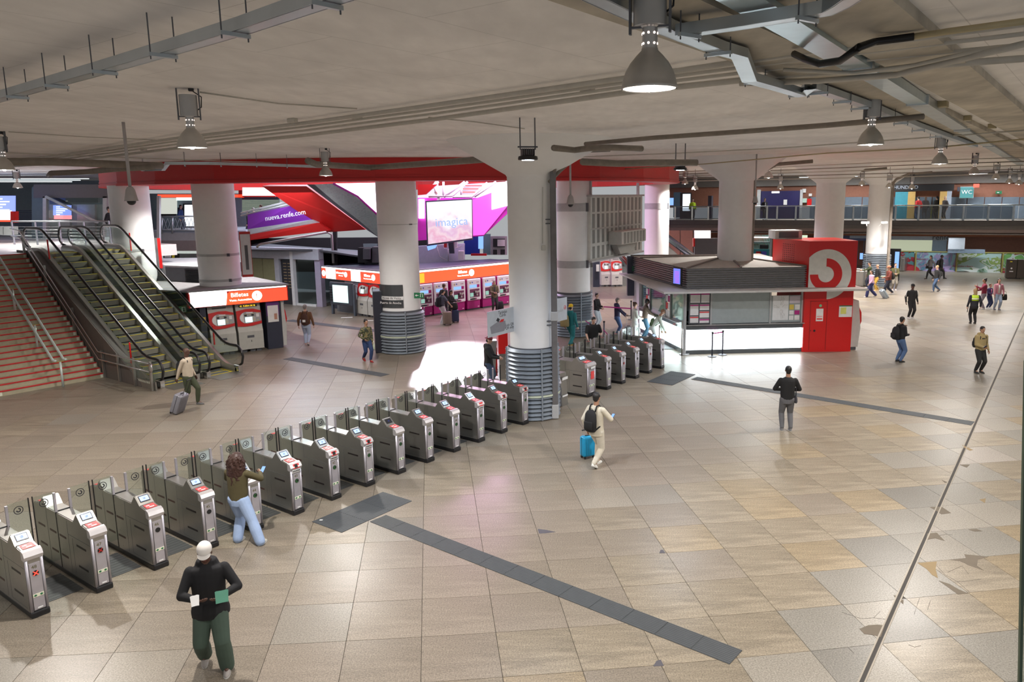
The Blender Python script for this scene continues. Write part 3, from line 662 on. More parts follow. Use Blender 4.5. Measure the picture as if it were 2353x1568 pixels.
near = {0: ('48', 'steel ticket gate numbered 48 with a bright red cross light'), 1: ('47', 'steel ticket gate numbered 47 with a dim red cross light'), 2: ('46', 'steel ticket gate numbered 46, unlit, third of the near row'),
        3: ('45', 'steel ticket gate numbered 45 with its light off'), 4: ('44', 'steel ticket gate numbered 44 that the curly-haired woman leans on'),
        5: ('43', 'steel ticket gate numbered 43 with a black reader window on its nose'), 6: ('42', 'steel ticket gate numbered 42 with a red reader sticker on its nose'),
        7: ('41', 'steel ticket gate between gate 42 and the gate with the blank screen'), 8: ('40', 'steel ticket gate with a blank dark screen, next after gate 41'),
        9: ('39', 'steel ticket gate without reader sticker, next after the blank-screen gate'), 10: ('38', 'steel ticket gate without reader sticker, fourth from the thick column'),
        11: ('37', 'steel ticket gate with a red sticker on its nose, third from the thick column'), 12: ('36', 'steel ticket gate second from the thick column, black reader window'), 13: ('35', 'steel ticket gate standing right against the thick louvred column')}
far_l = {18: 'steel ticket gate just right of the wide one in the far row', 19: 'steel ticket gate third from the column side in the far row, red light', 20: 'steel ticket gate fourth from the column side in the far row',
         21: 'steel ticket gate second from the kiosk in the far row', 22: 'steel ticket gate at the kiosk end of the far row'}
gates = {}
def place_gate(i, lab, off=0, v=0):
    t = copy_tree(g0) if gates else g0
    if gates:
        pass
    t.location = O+U*(SP*i+off)+N*v; t['label'] = lab; t['group'] = 'ticket gates of the near row' if i < 15 else 'ticket gates of the far row'; gates[i] = t
    return t
proto_children = True
src_gate = g0
order = list(near)+list(far_l)
for i in order:
    if i == 0: continue
    t = copy_tree(g0); gates[i] = t
    if i in near: t.location = O+U*SP*i; t['label'] = near[i][1]; t['group'] = 'ticket gates of the near row'
    else: t.location = O+U*SP*i+N*.15; t['label'] = far_l[i]; t['group'] = 'ticket gates of the far row'
g0.location = O; g0['label'] = near[0][1]; g0['group'] = 'ticket gates of the near row'; gates[0] = g0
for i, (num, _) in near.items(): number(gates[i], num)
cross(gates[0], RED_L); cross(gates[1], RED_D); cross(gates[19], RED_D); cross(gates[21], RED_D)
for i in (4, 5, 6, 7, 8, 9, 10, 11, 12, 13): cross(gates[i], GREEN_L, True)
for i in (5, 6, 7, 11, 12, 13): reader(gates[i], i != 11)
for ch in gates[8].children:
    if ch.name.startswith('screen_bezel'):
        for c2 in ch.children:
            if c2.name.startswith('screen.') or c2.name == 'screen': me = c2.data.copy(); me.materials[0] = mat('screen_off', (.03, .03, .035), .2); c2.data = me
# wide gate and its slim post at the head of the far row
t = copy_tree(g0); t.location = O+U*(SP*17-.0)+N*.15; t['label'] = 'extra wide steel ticket gate nearest the thick column in the far row'; t['group'] = 'ticket gates of the far row'
for ch in list(t.children):
    if ch.name.split('.')[0] in ('light_symbol', 'gate_number'): bpy.data.objects.remove(ch, do_unlink=True); continue
    if ch.name.split('.')[0] != 'gate_post' or 1: ch.scale = (1.9, 1, 1)
m = MB(); m.box(-.30, -.12, -.006, .0, .55, .80); m.build('red_notice', STICKR, t)
m = MB(); m.box(-.30, -.05, -.006, .0, .88, .94); m.build('icon_sticker', PAPER, t)
t = thing('validator_post', 'slim steel card validator with a sloping face behind the grey pipe', 'card validator', O+U*(SP*15.43)+N*.22, TH)
m = MB(); m.prism([(-.32, 0, 0), (-.32, .35, 0), (-.32, .35, 1.0), (-.32, .08, 1.0)], (.32, 0, 0)); m.build('casing', STEEL, t)
m = MB(); m.prism([(-.50, .0, .02), (-.50, .3, .02), (-.50, .4, 1.35), (-.50, .22, 1.35), (-.50, .0, .55)], (.16, 0, 0)); m.build('reader_column', DGREY, t)
m = MB(); m.prism([(-.34, .02, .72), (-.34, .25, 1.36), (-.50, .25, 1.36), (-.50, .02, .72)], (0, -.02, .006)); s = m.build('reader_face', mat('pale_face', (.62, .6, .68), .4), t)
M = frame((-.42, .135, 1.1), (1, 0, 0), (0, .23, .64)); m = MB(); m.T = M; m.lathe([(.028, 0), (.055, 0), (.055, .03), (.028, .03)], 20, (0, .1, 0), close=False); m.build('reader_ring', CHROME, s, True)
m = MB(); m.T = M; m.box(-.015, .015, -.18, .02, .01, .03); m.build('handle', REDG, s)
m = MB(); m.box(-.30, -.02, -.004, .002, .80, .88); m.build('label_strip', PAPER, t)
m = MB(); m.box(-.30, -.02, -.004, .002, .28, .33); m.build('arrow_sticker', PAPER, t)
# ribbed floor plates in the passages
me = MB(); me.box(.05, .62, .0, .9, .0005, .006)
for k in range(9): me.box(.05, .62, .05+.1*k, .08+.1*k, .006, .009)
me = me.mesh('passage_plate', mat('passage_plate_dark', (.055, .058, .06), .6))
for i in list(range(0, 13))+[18, 19, 20, 21]:
    o = obj('passage_plate', me); o.location = O+U*SP*i+N*(.35+(.15 if i > 14 else 0)); o.rotation_euler.z = TH
    od = 'first second third fourth fifth sixth seventh eighth ninth tenth eleventh twelfth thirteenth'.split()
    lab = 'dark ribbed floor plate, %s from the left in the near gate row' % od[i] if i < 13 else 'dark ribbed floor plate, %s passage of the far gate row' % od[i-17]
    tag(o, lab, 'floor plate', 'floor plates in the gate passages')
# ================================================================== KIOSK
KZ = 2.52
ka, kb, kc = Vector((5.28, 29.6, 0)), Vector((10.02, 29.9, 0)), Vector((11.92, 29.78, 0)); kl = Vector((4.1, 35.0, 0))
kx = (kb-ka).normalized(); kd = (kl-ka).normalized()
k = thing('information_kiosk', 'grey kiosk with lit white counters, frosted glass and a ribbed roof band', 'kiosk', (0, 0, 0))
fr = [Vector((ka.x, ka.y, 0)), Vector((kb.x, kb.y, 0)), Vector((10.1, 37, 0)), Vector((3.8, 36.4, 0))]
def upz(p, z): return Vector((p.x, p.y, z))
DKAL = mat('dark_anodised', (.12, .135, .15), .4, .5)
# counters: dark cap and foot, lit white face
def counter(p, q, z0=.16, z1=.98):
    M, L = wall_frame(p, q); m = MB(); m.T = M; m.box(.02, L-.02, z0, z1, -.06, -.02); m.build('lit_counter_panel', LWHITE, k)
    m = MB(); m.T = M; m.box(0, L, .0, z0, -.10, .03); m.build('counter_foot', DKAL, k)
    m = MB(); m.T = M; m.box(0, L, z1, z1+.17, -.12, .05); m.build('counter_edge', DKAL, k)
    m = MB(); m.T = M; m.box(-.02, L+.02, z1+.17, z1+.2, -.5, .12); m.build('counter_top', mat('counter_metal', (.45, .46, .47), .3, .6), k)
    m = MB(); m.T = M; m.box(0, L, z0, z1, -.22, -.12); m.build('counter_back', DGREY, k)
counter(ka, kb); counter(kl, ka)
for i_, p in enumerate([ka+Vector((-.05, -.05, 0)), kl]):
    m = MB(); m.cyl(p, upz(p, KZ), .06, n=12); m.cyl(p, upz(p, .03), .2, n=16); m.build('post', GREYP, k, 'auto')
M, L = wall_frame(ka, kb)
def pan(name, x0, x1, z0, z1, m_, off=-.05, th=.02, par=k, MM=None):
    mm = MB(); mm.T = MM or M; mm.box(x0, x1, z0, z1, off-th, off); return mm.build(name, m_, par)
pan('poster_panel', .12, .98, 1.20, KZ-.05, DGREY); g_ = [(.17, .56, 2.05, 2.42, PAPER), (.60, .93, 2.05, 2.42, PAPER), (.17, .50, 1.55, 1.98, PAPER), (.55, .93, 1.75, 1.98, PAPER), (.17, .50, 1.25, 1.50, PAPER), (.55, .93, 1.45, 1.70, PAPER), (.55, .93, 1.24, 1.40, PAPER)]
MAG = mat('magenta_print', (.45, .02, .22), .5)
for x0, x1, z0, z1, mm_ in g_:
    o = pan('notice_sheet', x0, x1, z0, z1, mm_, -.03, .008); mm = MB(); mm.T = M; mm.box(x0, x1, z1-.06, z1-.01, -.03, -.026)
    o2 = mm.build('notice_heading', STICKR if (z0 in (1.25, 1.45)) else MAG, o)
pan('frosted_pane', 1.0, 3.35, 1.2, KZ-.08, FROST)
for x in (1.0, 3.38, 4.66): pan('mullion', x-.03, x+.03, 1.18, KZ, GREYP, 0, .1)
pan('map_pane', 3.42, 4.62, 1.2, KZ-.25, FROST)
mp = pan('map_poster', 3.48, 4.12, 1.28, KZ-.25, mat('map_paper', (.74, .76, .78), .5), -.03, .01)
mm = MB(); mm.T = M; random.seed(3)
for q in range(9):
    a0 = random.uniform(0, 6.28); c = Vector((3.8, 1.8, -.026)); pts = [c+Vector((math.cos(a0)*r_*.06, math.sin(a0)*r_*.09, 0))+Vector((random.uniform(-.03, .03), random.uniform(-.03, .03), 0)) for r_ in range(1, 6)]
    mm.tube(pts, .004, 4)
mm.build('map_lines', mat('map_line', (.35, .33, .3), .5), mp)
sp_ = [(4.16, 4.58, 1.95, 2.24, mat('lilac_plan', (.6, .55, .62), .5)), (4.16, 4.34, 1.70, 1.90, mat('yellow_sheet', (.7, .55, .1), .5)), (4.38, 4.58, 1.70, 1.90, PAPER), (4.16, 4.34, 1.5, 1.66, PAPER), (4.38, 4.58, 1.5, 1.66, MAG), (4.16, 4.34, 1.28, 1.46, PAPER), (4.38, 4.58, 1.28, 1.46, PAPER)]
for x0, x1, z0, z1, mm_ in sp_: pan('notice_sheet', x0, x1, z0, z1, mm_, -.03, .01)
M2, L2 = wall_frame(kl, ka)
pan('service_window', .15, 1.2, 1.2, KZ-.05, glass_mat('teal_glass', (.7, .92, .9), .12, .8), -.06, .012, k, M2)
for x0, x1 in ((.75, 1.25), (3.25, 3.75)):
    for q in range(4): pan('notice_sheet', x0+.02, (x0+x1)/2-.01, 1.22+q*.31, 1.48+q*.31, PAPER if q != 1 else STICKR, -.02, .01, k, M2); pan('notice_sheet', (x0+x1)/2+.01, x1-.02, 1.22+q*.31, 1.48+q*.31, PAPER if q != 2 else MAG, -.02, .01, k, M2)
pan('service_window', 1.3, 3.2, 1.2, KZ-.05, MATS['teal_glass'], -.06, .012, k, M2); pan('service_window', 3.8, L2-.15, 1.2, KZ-.05, MATS['teal_glass'], -.06, .012, k, M2)
for x in (.1, 1.27, 3.22, 3.78): pan('mullion', x-.03, x+.03, 1.15, KZ, GREYP, 0, .09, k, M2)
pan('louvred_wall', -1.2, .05, 0, KZ, mat('white_louvre', (.7, .7, .74), .5), -.05, .05, k, M2)
mm = MB()
mm.prism([upz(p, KZ+.0) for p in (ka+Vector((-1.0, -.85, 0)), Vector((12.2, 29.1, 0)), Vector((12.2, 30.2, 0)), Vector((10.1, 37, 0)), kl+Vector((-.85, 1.4, 0)))], (0, 0, .07)); mm.build('canopy', mat('canopy_dusty_white', (.58, .57, .55), .7, var=.1), k)
# ribbed band and roof
rb0, rb1, rb2 = ka, Vector((10.05, 29.92, 0)), kl
me_band = []
for i in range(9):
    z = KZ+.09+i*.088; mm = MB(); pts = [Vector((3.85, 36.2, z+.03)), Vector((rb2.x, rb2.y, z+.03)), Vector((rb0.x, rb0.y, z+.03)), Vector((rb1.x, rb1.y, z+.03))]
    mm.bar(pts, .07, .05); mm.build('roof_band_rib', mat('dark_rib_metal', (.17, .165, .175), .4, .5), k)
mm = MB(); inn = .04; pr = [Vector((ka.x+inn, ka.y+inn, 0)), Vector((10.0, 29.95, 0)), Vector((10.0, 37, 0)), Vector((3.85, 36.3, 0)), Vector((kl.x+inn, kl.y, 0))]
mm.prism([upz(p, KZ+.07) for p in pr], (0, 0, .80)); mm.build('roof_box', ROOFD, k)
apex = Vector((7.6, 32.8, KZ+1.12)); rz_ = KZ+.88
mm = MB(); cs = [upz(p, rz_) for p in (ka, Vector((10.05, 29.9, 0)), Vector((10.1, 37, 0)), Vector((3.8, 36.3, 0)), kl)]
mm.add(cs+[apex], [(0, 1, 5), (1, 2, 5), (2, 3, 5), (3, 4, 5), (4, 0, 5)]); mm.build('roof_skin', ROOFD, k)
for c in (cs[0], cs[1]*.45+cs[0]*.55, cs[1], cs[4], cs[3]):
    mm = MB(); mm.bar([c+Vector((0, 0, .02)), apex+Vector((0, 0, .02))], .07, .07); mm.build('roof_ridge', mat('brown_ridge', (.22, .19, .17), .6), k)
mm = MB(); mm.prism([(4.3, 30.6, .02), (10, 30.6, .02), (10, 36.9, .02), (3.9, 36.2, .02)], (0, 0, -.018)); mm.build('kiosk_floor', DGREY, k)
m = MB(); m.box(8.6, 8.7, 30.2, 36.5, 0, KZ); m.build('inner_wall', mat('inner_wall_white', (.6, .62, .65), .6), k)
m = MB(); m.box(6, 8.4, 33.8, 34.2, 0, 1.9); m.build('inner_cabinet', mat('inner_cabinet_grey', (.4, .42, .44), .6), k)
for x, y, w_ in ((5.9, 31.6, 'left end of the'), (6.6, 31.5, 'middle of the'), (7.9, 31.5, 'right end of the')):
    t = thing('office_monitor', 'small monitor on the '+w_+' desk inside the kiosk', 'monitor', (x, y, 1.0), random.uniform(-.5, 1), 'monitors inside the kiosk')
    MB().box(-.25, .25, -.02, .02, .12, .45).build('screen_case', BLACK, t); MB().box(-.05, .05, -.08, .08, 0, .12).build('stand', BLACK, t)
m = MB(); m.box(5.5, 8.3, 31.1, 31.9, .95, .99); m.build('desk', LGREY, k)
for x in (5.6, 8.2): MB().box(x-.03, x+.03, 31.2, 31.8, 0, .95).build('desk_leg', LGREY, k)
# departures screen hung on the kiosk band
p = at(1552, 640, 29.3); t = thing('departure_monitor', 'small blue departures monitor hung on the kiosk roof band', 'monitor', (4.98, 29.9, 2.72), R(-63))
MB().rbox(.52, .09, .72, .02, (0, 0, .36)).build('case', BLACK, t); s = MB().box(-.22, .22, -.052, -.046, .06, .66).build('screen', mat('purple_blue_screen', (.2, .2, .8), emit=1.2, ecol=(.16, .2, .9)), t)
m = MB()
for q in range(8): m.box(-.1 if q < 3 else -.14, .16, -.056, -.052, .10+.06*q, .125+.06*q)
m.build('screen_text', mat('magenta_lit_text', (.6, .1, .7), emit=1.1, ecol=(.55, .12, .9)), s)
# red block with the hook emblem
t = thing('red_pavilion_block', 'tall red block with a big white disc and red hook emblem beside the kiosk', 'kiosk block', (0, 0, 0))
fz = 29.78
MB().prism([(10.08, fz-.02, KZ+.07), (11.95, fz-.02, KZ+.07), (11.95, 32.2, KZ+.07), (9.35, 32.2, KZ+.07)], (0, 0, 4.40-KZ-.07)).build('upper_box', REDG, t)
MB().prism([(9.98, fz, 0), (11.9, fz, 0), (11.9, 32.2, 0), (9.6, 32.2, 0)], (0, 0, KZ)).build('lower_box', REDG, t)
m = MB()
for i in range(7):
    for j in range(12):
        a = i/6*.5+.25; p0 = Vector((10.08, fz, 0)); p1 = Vector((9.35, 32.2, 0)); p_ = p0.lerp(p1, .25+a*.6); z = KZ+.75+j*.085
        m.cyl((p_.x+.01, p_.y, z), (p_.x-.012, p_.y, z), .022, n=6)
m.build('speaker_holes', mat('hole_dark_red', (.15, .01, .01), .6), t)
Wd = mat('emblem_white', (.72, .73, .70), .45)
cxm, czm = 10.79, 3.10; ro = .965
def clipdisc(x0, x1, z0, z1, r, n=64):
    pts = []
    for i in range(n): a = 2*math.pi*i/n; pts.append((cxm+r*math.cos(a), czm+r*math.sin(a)*1.02))
    def clip(P, f, g):
        out = []
        for i in range(len(P)):
            a, b = P[i], P[(i+1) % len(P)]; fa, fb = f(a), f(b)
            if fa >= 0: out.append(a)
            if (fa >= 0) != (fb >= 0): s_ = fa/(fa-fb); out.append((a[0]+(b[0]-a[0])*s_, a[1]+(b[1]-a[1])*s_))
        return out
    for f in (lambda p: p[0]-x0, lambda p: x1-p[0], lambda p: p[1]-z0, lambda p: z1-p[1]): pts = clip(pts, f, 0)
    return pts
P = clipdisc(10.08, 11.95, KZ+.07, 4.4, ro); m = MB(); m.prism([(a, fz-.02, b) for a, b in P], (0, -.02, 0)); w_ = m.build('white_disc', Wd, t)
P = clipdisc(10.84, 11.95, 0, KZ, ro); m = MB(); m.prism([(a, fz, b) for a, b in P], (0, -.02, 0)); m.build('white_disc_foot', Wd, t)
m = MB(); nn = 36
for i in range(nn):
    a0, a1 = math.pi/2-1.5*math.pi*i/nn, math.pi/2-1.5*math.pi*(i+1)/nn
    m.prism([(10.76+r_*math.cos(a), fz-.041, 3.10+r_*math.sin(a)) for r_, a in ((.31, a0), (.63, a0), (.63, a1), (.31, a1))], (0, -.012, 0))
m.v = [Vector((v.x, v.y, max(v.z, KZ+.075))) for v in m.v]; m.build('red_hook', REDG, w_)
m = MB(); m.box(10.22, 10.24, fz-.012, fz, .08, 2.05); m.box(10.88, 10.90, fz-.012, fz, .08, 2.05); m.box(10.22, 10.90, fz-.012, fz, 2.03, 2.05); m.build('door_outline', mat('dark_red_line', (.3, .01, .01), .4), t)
m = MB(); m.cyl((10.42, fz, .86), (10.42, fz-.03, .86), .04); m.cyl((10.27, fz, .86), (10.27, fz-.02, .86), .018); m.build('lock', BLACK, t)
m = MB(); m.box(10.46, 10.74, fz-.012, fz, 1.24, 1.74); s = m.build('notice', PAPER, t); m = MB(); m.box(10.49, 10.71, fz-.015, fz-.012, 1.30, 1.36); m.box(10.49, 10.71, fz-.015, fz-.012, 1.42, 1.44); m.build('notice_print', STICKR, s)
m = MB(); m.cyl((10.62, fz, 1.86), (10.62, fz-.01, 1.86), .055, n=16); m.build('green_disc', mat('green_disc', (.2, .55, .3), .5), t)
m = MB(); m.box(11.36, 11.87, fz-.015, fz, 1.40, 1.86); s = m.build('evacuation_plan', PAPER, t); m = MB(); m.box(11.42, 11.64, fz-.018, fz-.015, 1.52, 1.78); m.build('plan_area', mat('lime_yellow', (.75, .75, .2), .5), s); m = MB(); m.box(11.36, 11.87, fz-.018, fz-.015, 1.82, 1.86); m.build('plan_heading', GREENS, s)
m = MB(); m.box(9.2, 10.3, 31.4, 32.4, 4.4, 4.75); m.box(9.35, 10.15, 31.38, 31.4, 4.45, 4.7, 1); m.build('air_unit', [LGREY, DGREY], t)
t = thing('side_ticket_machine', 'grey ticket machine seen edge-on at the right side of the red block', 'ticket machine', (11.96, 30.1, 0))
m = MB(); m.prism([(0, 0, .12), (.35, 0, .12), (.42, 0, .9), (.30, 0, 2.0), (0, 0, 2.1)], (0, .9, 0)); m.build('casing', LGREY, t)
m = MB(); m.prism([(.43, .1, .95), (.49, .1, 1.15), (.47, .1, 1.5), (.37, .1, 1.72), (.33, .1, 1.68), (.42, .1, 1.2)], (0, .7, 0)); m.build('red_shroud', REDG, t); MB().box(.02, .3, .05, .85, 0, .12).build('foot', DGREY, t)
# queue posts
def qpost(px, py, lab, h=.98, tilt=0):
    t = thing('queue_post', lab, 'queue post', G(px, py)); MB().lathe([(.17, 0), (.17, .02), (.04, .05)], 18).build('base', DGREY, t, 'auto'); MB().cyl((0, 0, .03), (0, 0, h), .03, n=10).build('pole', NAVY, t, True); MB().cyl((0, 0, h-.06), (0, 0, h), .045, n=10).build('belt_head', BLACK, t, True); return t
qpost(1636, 820, 'queue post in front of the lit kiosk counter, left one of the pair'); qpost(1660, 816, 'queue post in front of the lit kiosk counter, right one of the pair')
a, b = G(1636, 820)+Vector((0, 0, .94)), G(1660, 816)+Vector((0, 0, .94)); m = MB(); m.prism([a, b, b-Vector((0, 0, .05)), a-Vector((0, 0, .05))], (0, .004, 0)); tag(m.build('queue_belt', mat('magenta_belt', (.55, .03, .3), .5)), 'magenta belt between the pair of queue posts before the kiosk', 'queue belt')
qpost(1345, 765, 'queue post behind the bearded man at the far gates'); qpost(1388, 790, 'queue post just right of the bearded man')
qpost(1450, 735, 'queue post beside the woman in the cream coat')
for (x0, y0), (x1, y1), lab in [((1387, 704), (1450, 708), 'magenta belt running past the waiting woman in the black top'), ((1345, 736), (1362, 748), 'magenta belt slanting behind the bearded man'), ((1386, 756), (1400, 772), 'short magenta belt slanting right of the bearded man')]:
    a, b = at(x0, y0, 32), at(x1, y1, 31.6); m = MB(); m.prism([a, b, b-Vector((0, 0, .05)), a-Vector((0, 0, .05))], (0, .004, 0)); tag(m.build('queue_belt', MATS['magenta_belt']), lab, 'queue belt')
# glass screen with green-edged post beside the kiosk corner
t = thing('glass_barrier', 'low glass barrier with hook emblem between the far gates and the kiosk corner', 'glass barrier', (0, 0, 0))
a, b = Vector((4.05, 28.3, 0)), Vector((5.1, 29.35, 0)); M3, L3 = wall_frame(a, b); m = MB(); m.T = M3; m.box(0, L3, .1, 1.35, -.012, 0); g = m.build('pane', GLASSG, t); m = MB(); m.T = M3; hook_logo(m, (L3*.45, 1.15, .0), (1, 0, 0), (0, 1, 0), .09, (0, 0, 1)); m.build('emblem', INK, g)
for x in (0, L3): m = MB(); m.T = M3; m.cyl((x, 0, 0), (x, 1.4, 0), .03); m.build('post', STEEL, t, True)

# ================================================================== FLIP BOARD between two ring columns
t = thing('flip_board', 'large white old departures board of slatted bays with a projecting box', 'departures board', (0, 0, 0))
p = [at(1357, 452, 33.8), at(1476, 453, 40.0)]; z1 = EYE-.0; A = Vector((p[0].x, p[0].y, 0)); B = Vector((p[1].x, p[1].y, 0)); M4, L4 = wall_frame(A, B)
zt, zb = at(1357, 452, 33.8).z, at(1357, 600, 33.8).z
m = MB(); m.T = M4; m.box(0, L4, zb, zt, -.3, 0); m.build('board', mat('board_white', (.58, .60, .58), .5), t)
BM = mat('bay_grey', (.22, .23, .22), .5); H4 = zt-zb
for r_, (f0, f1) in enumerate([(.02, .24), (.27, .49), (.52, .73), (.78, .97)]):
    for c_ in range(12):
        x0 = L4*(.03+c_*.081); m = MB(); m.T = M4; m.box(x0, x0+L4*.038, zt-H4*f1, zt-H4*f0, 0, .01); m.build('slat_bay', BM if not (r_ < 2 and c_ == 1) else mat('bay_dark', (.12, .12, .12), .5), t)
m = MB(); m.T = M4; m.box(0, L4, zt-H4*.51, zt-H4*.505, 0, .03); m.box(L4*.5, L4*.503, zb, zt, 0, .03); m.box(-.05, L4+.1, zb-.08, zb, -.3, .08); m.box(-.05, L4+.1, zt, zt+.08, -.3, .08); m.build('board_frame', GREYP, t)
m = MB(); m.T = M4; m.rbox(L4*.5, H4*.22, .7, .05, (L4*.55, zt-H4*.68, .35)); m.build('projecting_box', mat('board_white', (0, 0, 0)), t)
for c_ in range(7): m = MB(); m.T = M4; x0 = L4*(.335+c_*.064); m.box(x0, x0+L4*.045, zt-H4*.775, zt-H4*.59, .70, .71); m.build('slat_bay', BM, t)
m = MB(); m.T = M4; m.prism([(L4*.35, zt-H4*.80, .02), (L4*.75, zt-H4*.80, .02), (L4*.68, zt-H4*.96, .02), (L4*.42, zt-H4*.96, .02)], (0, 0, .3)); m.build('box_bracket', mat('bracket_grey', (.4, .42, .4), .5), t)
for x in (.3, L4-.3): m = MB(); m.T = M4; m.box(x-.06, x+.06, zt, RZ, -.2, -.08); m.build('hanger', GREYP, t)
# ================================================================== TICKET MACHINES
MB_GREY = mat('machine_grey', (.50, .50, .46), .5); MGREY2 = mat('machine_face_grey', (.36, .36, .38), .5)
def red_machine(name, label, loc, rz, w=.92, h=2.0, led=False, group='grey and red ticket machines'):
    t = thing(name, label, 'ticket machine', loc, rz, group)   # local: front faces -y, x across
    m = MB(); m.prism([(-w/2, 0, .12), (-w/2, 0, .86), (-w/2, .10, 1.05), (-w/2, .26, h), (-w/2, .7, h), (-w/2, .7, .12)], (w, 0, 0)); m.build('casing', MB_GREY, t)
    for x in (-.28, .05, .3): MB().box(x-.1, x+.1, .08, .5, 0, .12).build('foot', DGREY, t)
    fx = Vector((0, .16, .95)).normalized(); M = frame((0, .165, 1.42), (1, 0, 0), (0, .16, .95))
    sup = []
    def red_out(k):  # red shroud: wide lens shape
        a = 2*math.pi*k/40; x = .50*w*math.cos(a); return x, .36*math.sin(a)*(1 if abs(math.sin(a)) < 2 else 1)
    m = MB(); m.T = M
    P = [(-.495*w, -.33), (-.2*w, -.36), (.1*w, -.35), (.495*w, -.28), (.495*w, .26), (.2*w, .35), (-.1*w, .36), (-.495*w, .30)]
    m.prism([(x, y, 0) for x, y in P], (0, 0, .05)); sh = m.build('red_shroud', REDG, t)
    m = MB(); m.T = M; P = []
    for k in range(28): a = math.pi/2+math.pi*k/27; P.append((-.08*w+.30*w*math.cos(a), .245*math.sin(a)))
    P += [(.485*w, -.17), (.485*w, .17)]; m.prism([(x, y, .05) for x, y in P], (0, 0, .012)); face = m.build('control_face', MGREY2, t)
    m = MB(); m.T = M; P = [(-.09*w+.285*w*math.cos(math.pi/2+math.pi*k/14), .23*math.sin(math.pi/2+math.pi*k/14)) for k in range(15)]
    P = [(min(x, -.22*w), y) for x, y in P]; m.prism([(x, y, .062) for x, y in P], (0, 0, .004)); m.build('white_crescent', PAPER, face)
    def bx(nm, x0, x1, y0, y1, mm, z0=.062, z1=.075): q = MB(); q.T = M; q.box(x0*w, x1*w, y0, y1, z0, z1); return q.build(nm, mm, face)
    bx('screen', -.17, .12, -.20, .02, SCRW); bx('coin_window', -.19, -.09, .06, .13, BLACK); bx('card_slot', .10, .19, .06, .13, BLACK, .062, .09)
    bx('pin_pad', .13, .25, -.17, .03, MB_GREY); bx('contactless_reader', .28, .40, .0, .14, PAPER, .062, .10); bx('heading_plate', -.1, .16, .17, .22, PAPER)
    for x, y in ((-.17, .14), (-.0, .12), (.14, .15), (.3, .17), (.16, -.1), (.3, -.13)): bx('yellow_label', x, x+.07, y, y+.012, YELLOW, .075, .079)
    MB().box(-.16*w, .12*w, -.012, .01, .60, .70).build('dispensing_slot', DGREY, t); MB().box(-.01, .01, -.01, .01, .42, .50).build('keyhole', BLACK, t)
    M = frame((0, .245, 1.90), (1, 0, 0), (0, .16, .95))
    if led:
        m = MB(); m.T = M; m.box(-.36*w, .38*w, -.05, .05, -.002, .006); s = m.build('led_strip', BLACK, t); text('43  FUERA DE SE', .085, M @ Matrix.Translation((0, 0, .008)), .001).build('led_text', mat('yellow_led', (1, .7, .05), emit=2, ecol=(1, .62, .03)), s)
    else: m = MB(); m.T = M; m.rbox(.55*w, .05, .02, .009, (-.05*w, .0, .003)); m.build('slot_bar', DGREY, t)
    return t
# ------------------------------------------------ left booth
bl = Vector((-13.97, 30.0, 0)); br = Vector((-11.42, 31.85, 0)); bd = (br-bl).normalized(); bn = Vector((-bd.y, bd.x, 0)); Mb, Lb = wall_frame(bl, br); BR = math.atan2(bd.y, bd.x)
t = thing('ticket_booth', 'dark ticket booth under the lit Billetes sign beside the escalator', 'ticket booth', (0, 0, 0))
GREENW = mat('dark_green_wall', (.035, .07, .07), .5)
m = MB(); m.prism([bl+bn*.75-bd*.3, br+bn*.75+bd*.02, br+bn*4.4+bd*.0, bl+bn*5.2-bd*3.0], (0, 0, 2.62)); m.build('body', NAVY, t)
m = MB(); a = bl+bn*.5-bd*.25; m.prism([a, a+bn*6-bd*3.2, a+bn*6-bd*3.2+Vector((0, 0, 2.62)), a+Vector((0, 0, 2.62))], (.05, -.05, 0)); m.build('green_side_wall', GREENW, t)
def bb(name, x0, x1, z0, z1, d0, d1, mm, par): q = MB(); q.T = Mb; q.box(x0, x1, z0, z1, d0, d1); return q.build(name, mm, par)
bb('pillar', -.02, .2, 0, 2.05, -.8, -.05, NAVY, t); bb('pillar', Lb-.62, Lb, 0, 2.1, -.8, -.08, NAVY, t)
m = MB(); m.prism([bl-bd*.45-bn*.12, br+bd*.35-bn*.12, br+bd*.0+bn*4.6, bl+bn*5.2-bd*3.4], (0, 0, .06)); r_ = m.build('roof', mat('booth_roof_grey', (.26, .26, .27), .8, var=.2), t); r_.location.z = 2.66
bb('sign_box', -.42, Lb+.30, 2.03, 2.66, -.35, .07, REDB, t)
bb('lit_strip', -.38, Lb+.24, 2.60, 2.655, .07, .08, LSIGNW, t); bb('lit_white_face', -.36, 1.02, 2.05, 2.60, .07, .085, LSIGNW, t)
q = MB(); q.T = Mb; q.prism([(.96, 2.05, .086), (Lb+.26, 2.05, .086), (Lb+.26, 2.57, .086), (1.12, 2.57, .086), (1.03, 2.5, .086)], (0, 0, .01))
so = q.build('lit_orange_face', LORANGE, t); bb('lit_red_end', 2.35, Lb+.25, 2.06, 2.56, .096, .10, LRED, so)
LW2 = mat('lit_letter_white', (1, 1, 1), emit=4, ecol=(1, .97, .9))
def sign_text(Mx, x, z, big, small, par, s=1.0, disc=True, off=.1):
    text(big, .24*s, Mx @ Matrix.Translation((x, z+.09*s, off)), .003).build('lettering', LW2, par)
    if small: text(small, .12*s, Mx @ Matrix.Translation((x+.03*s, z-.12*s, off)), .003).build('lettering', LW2, par)
    if disc:
        q = MB(); q.T = Mx; cx = x+.68*s; q.lathe([(.0, off), (.20*s, off), (.20*s, off+.006), (0, off+.006)], 28, (cx, z, 0), close=False); d_ = q.build('white_disc', LW2, par)
        q = MB(); q.T = Mx; q.box(cx-.03*s, cx, z-.09*s, z+.09*s, off+.007, off+.01); q.build('disc_bar', LRED, d_)
sign_text(Mb, 1.50, 2.33, 'Billetes', 'Venta Automática', t)
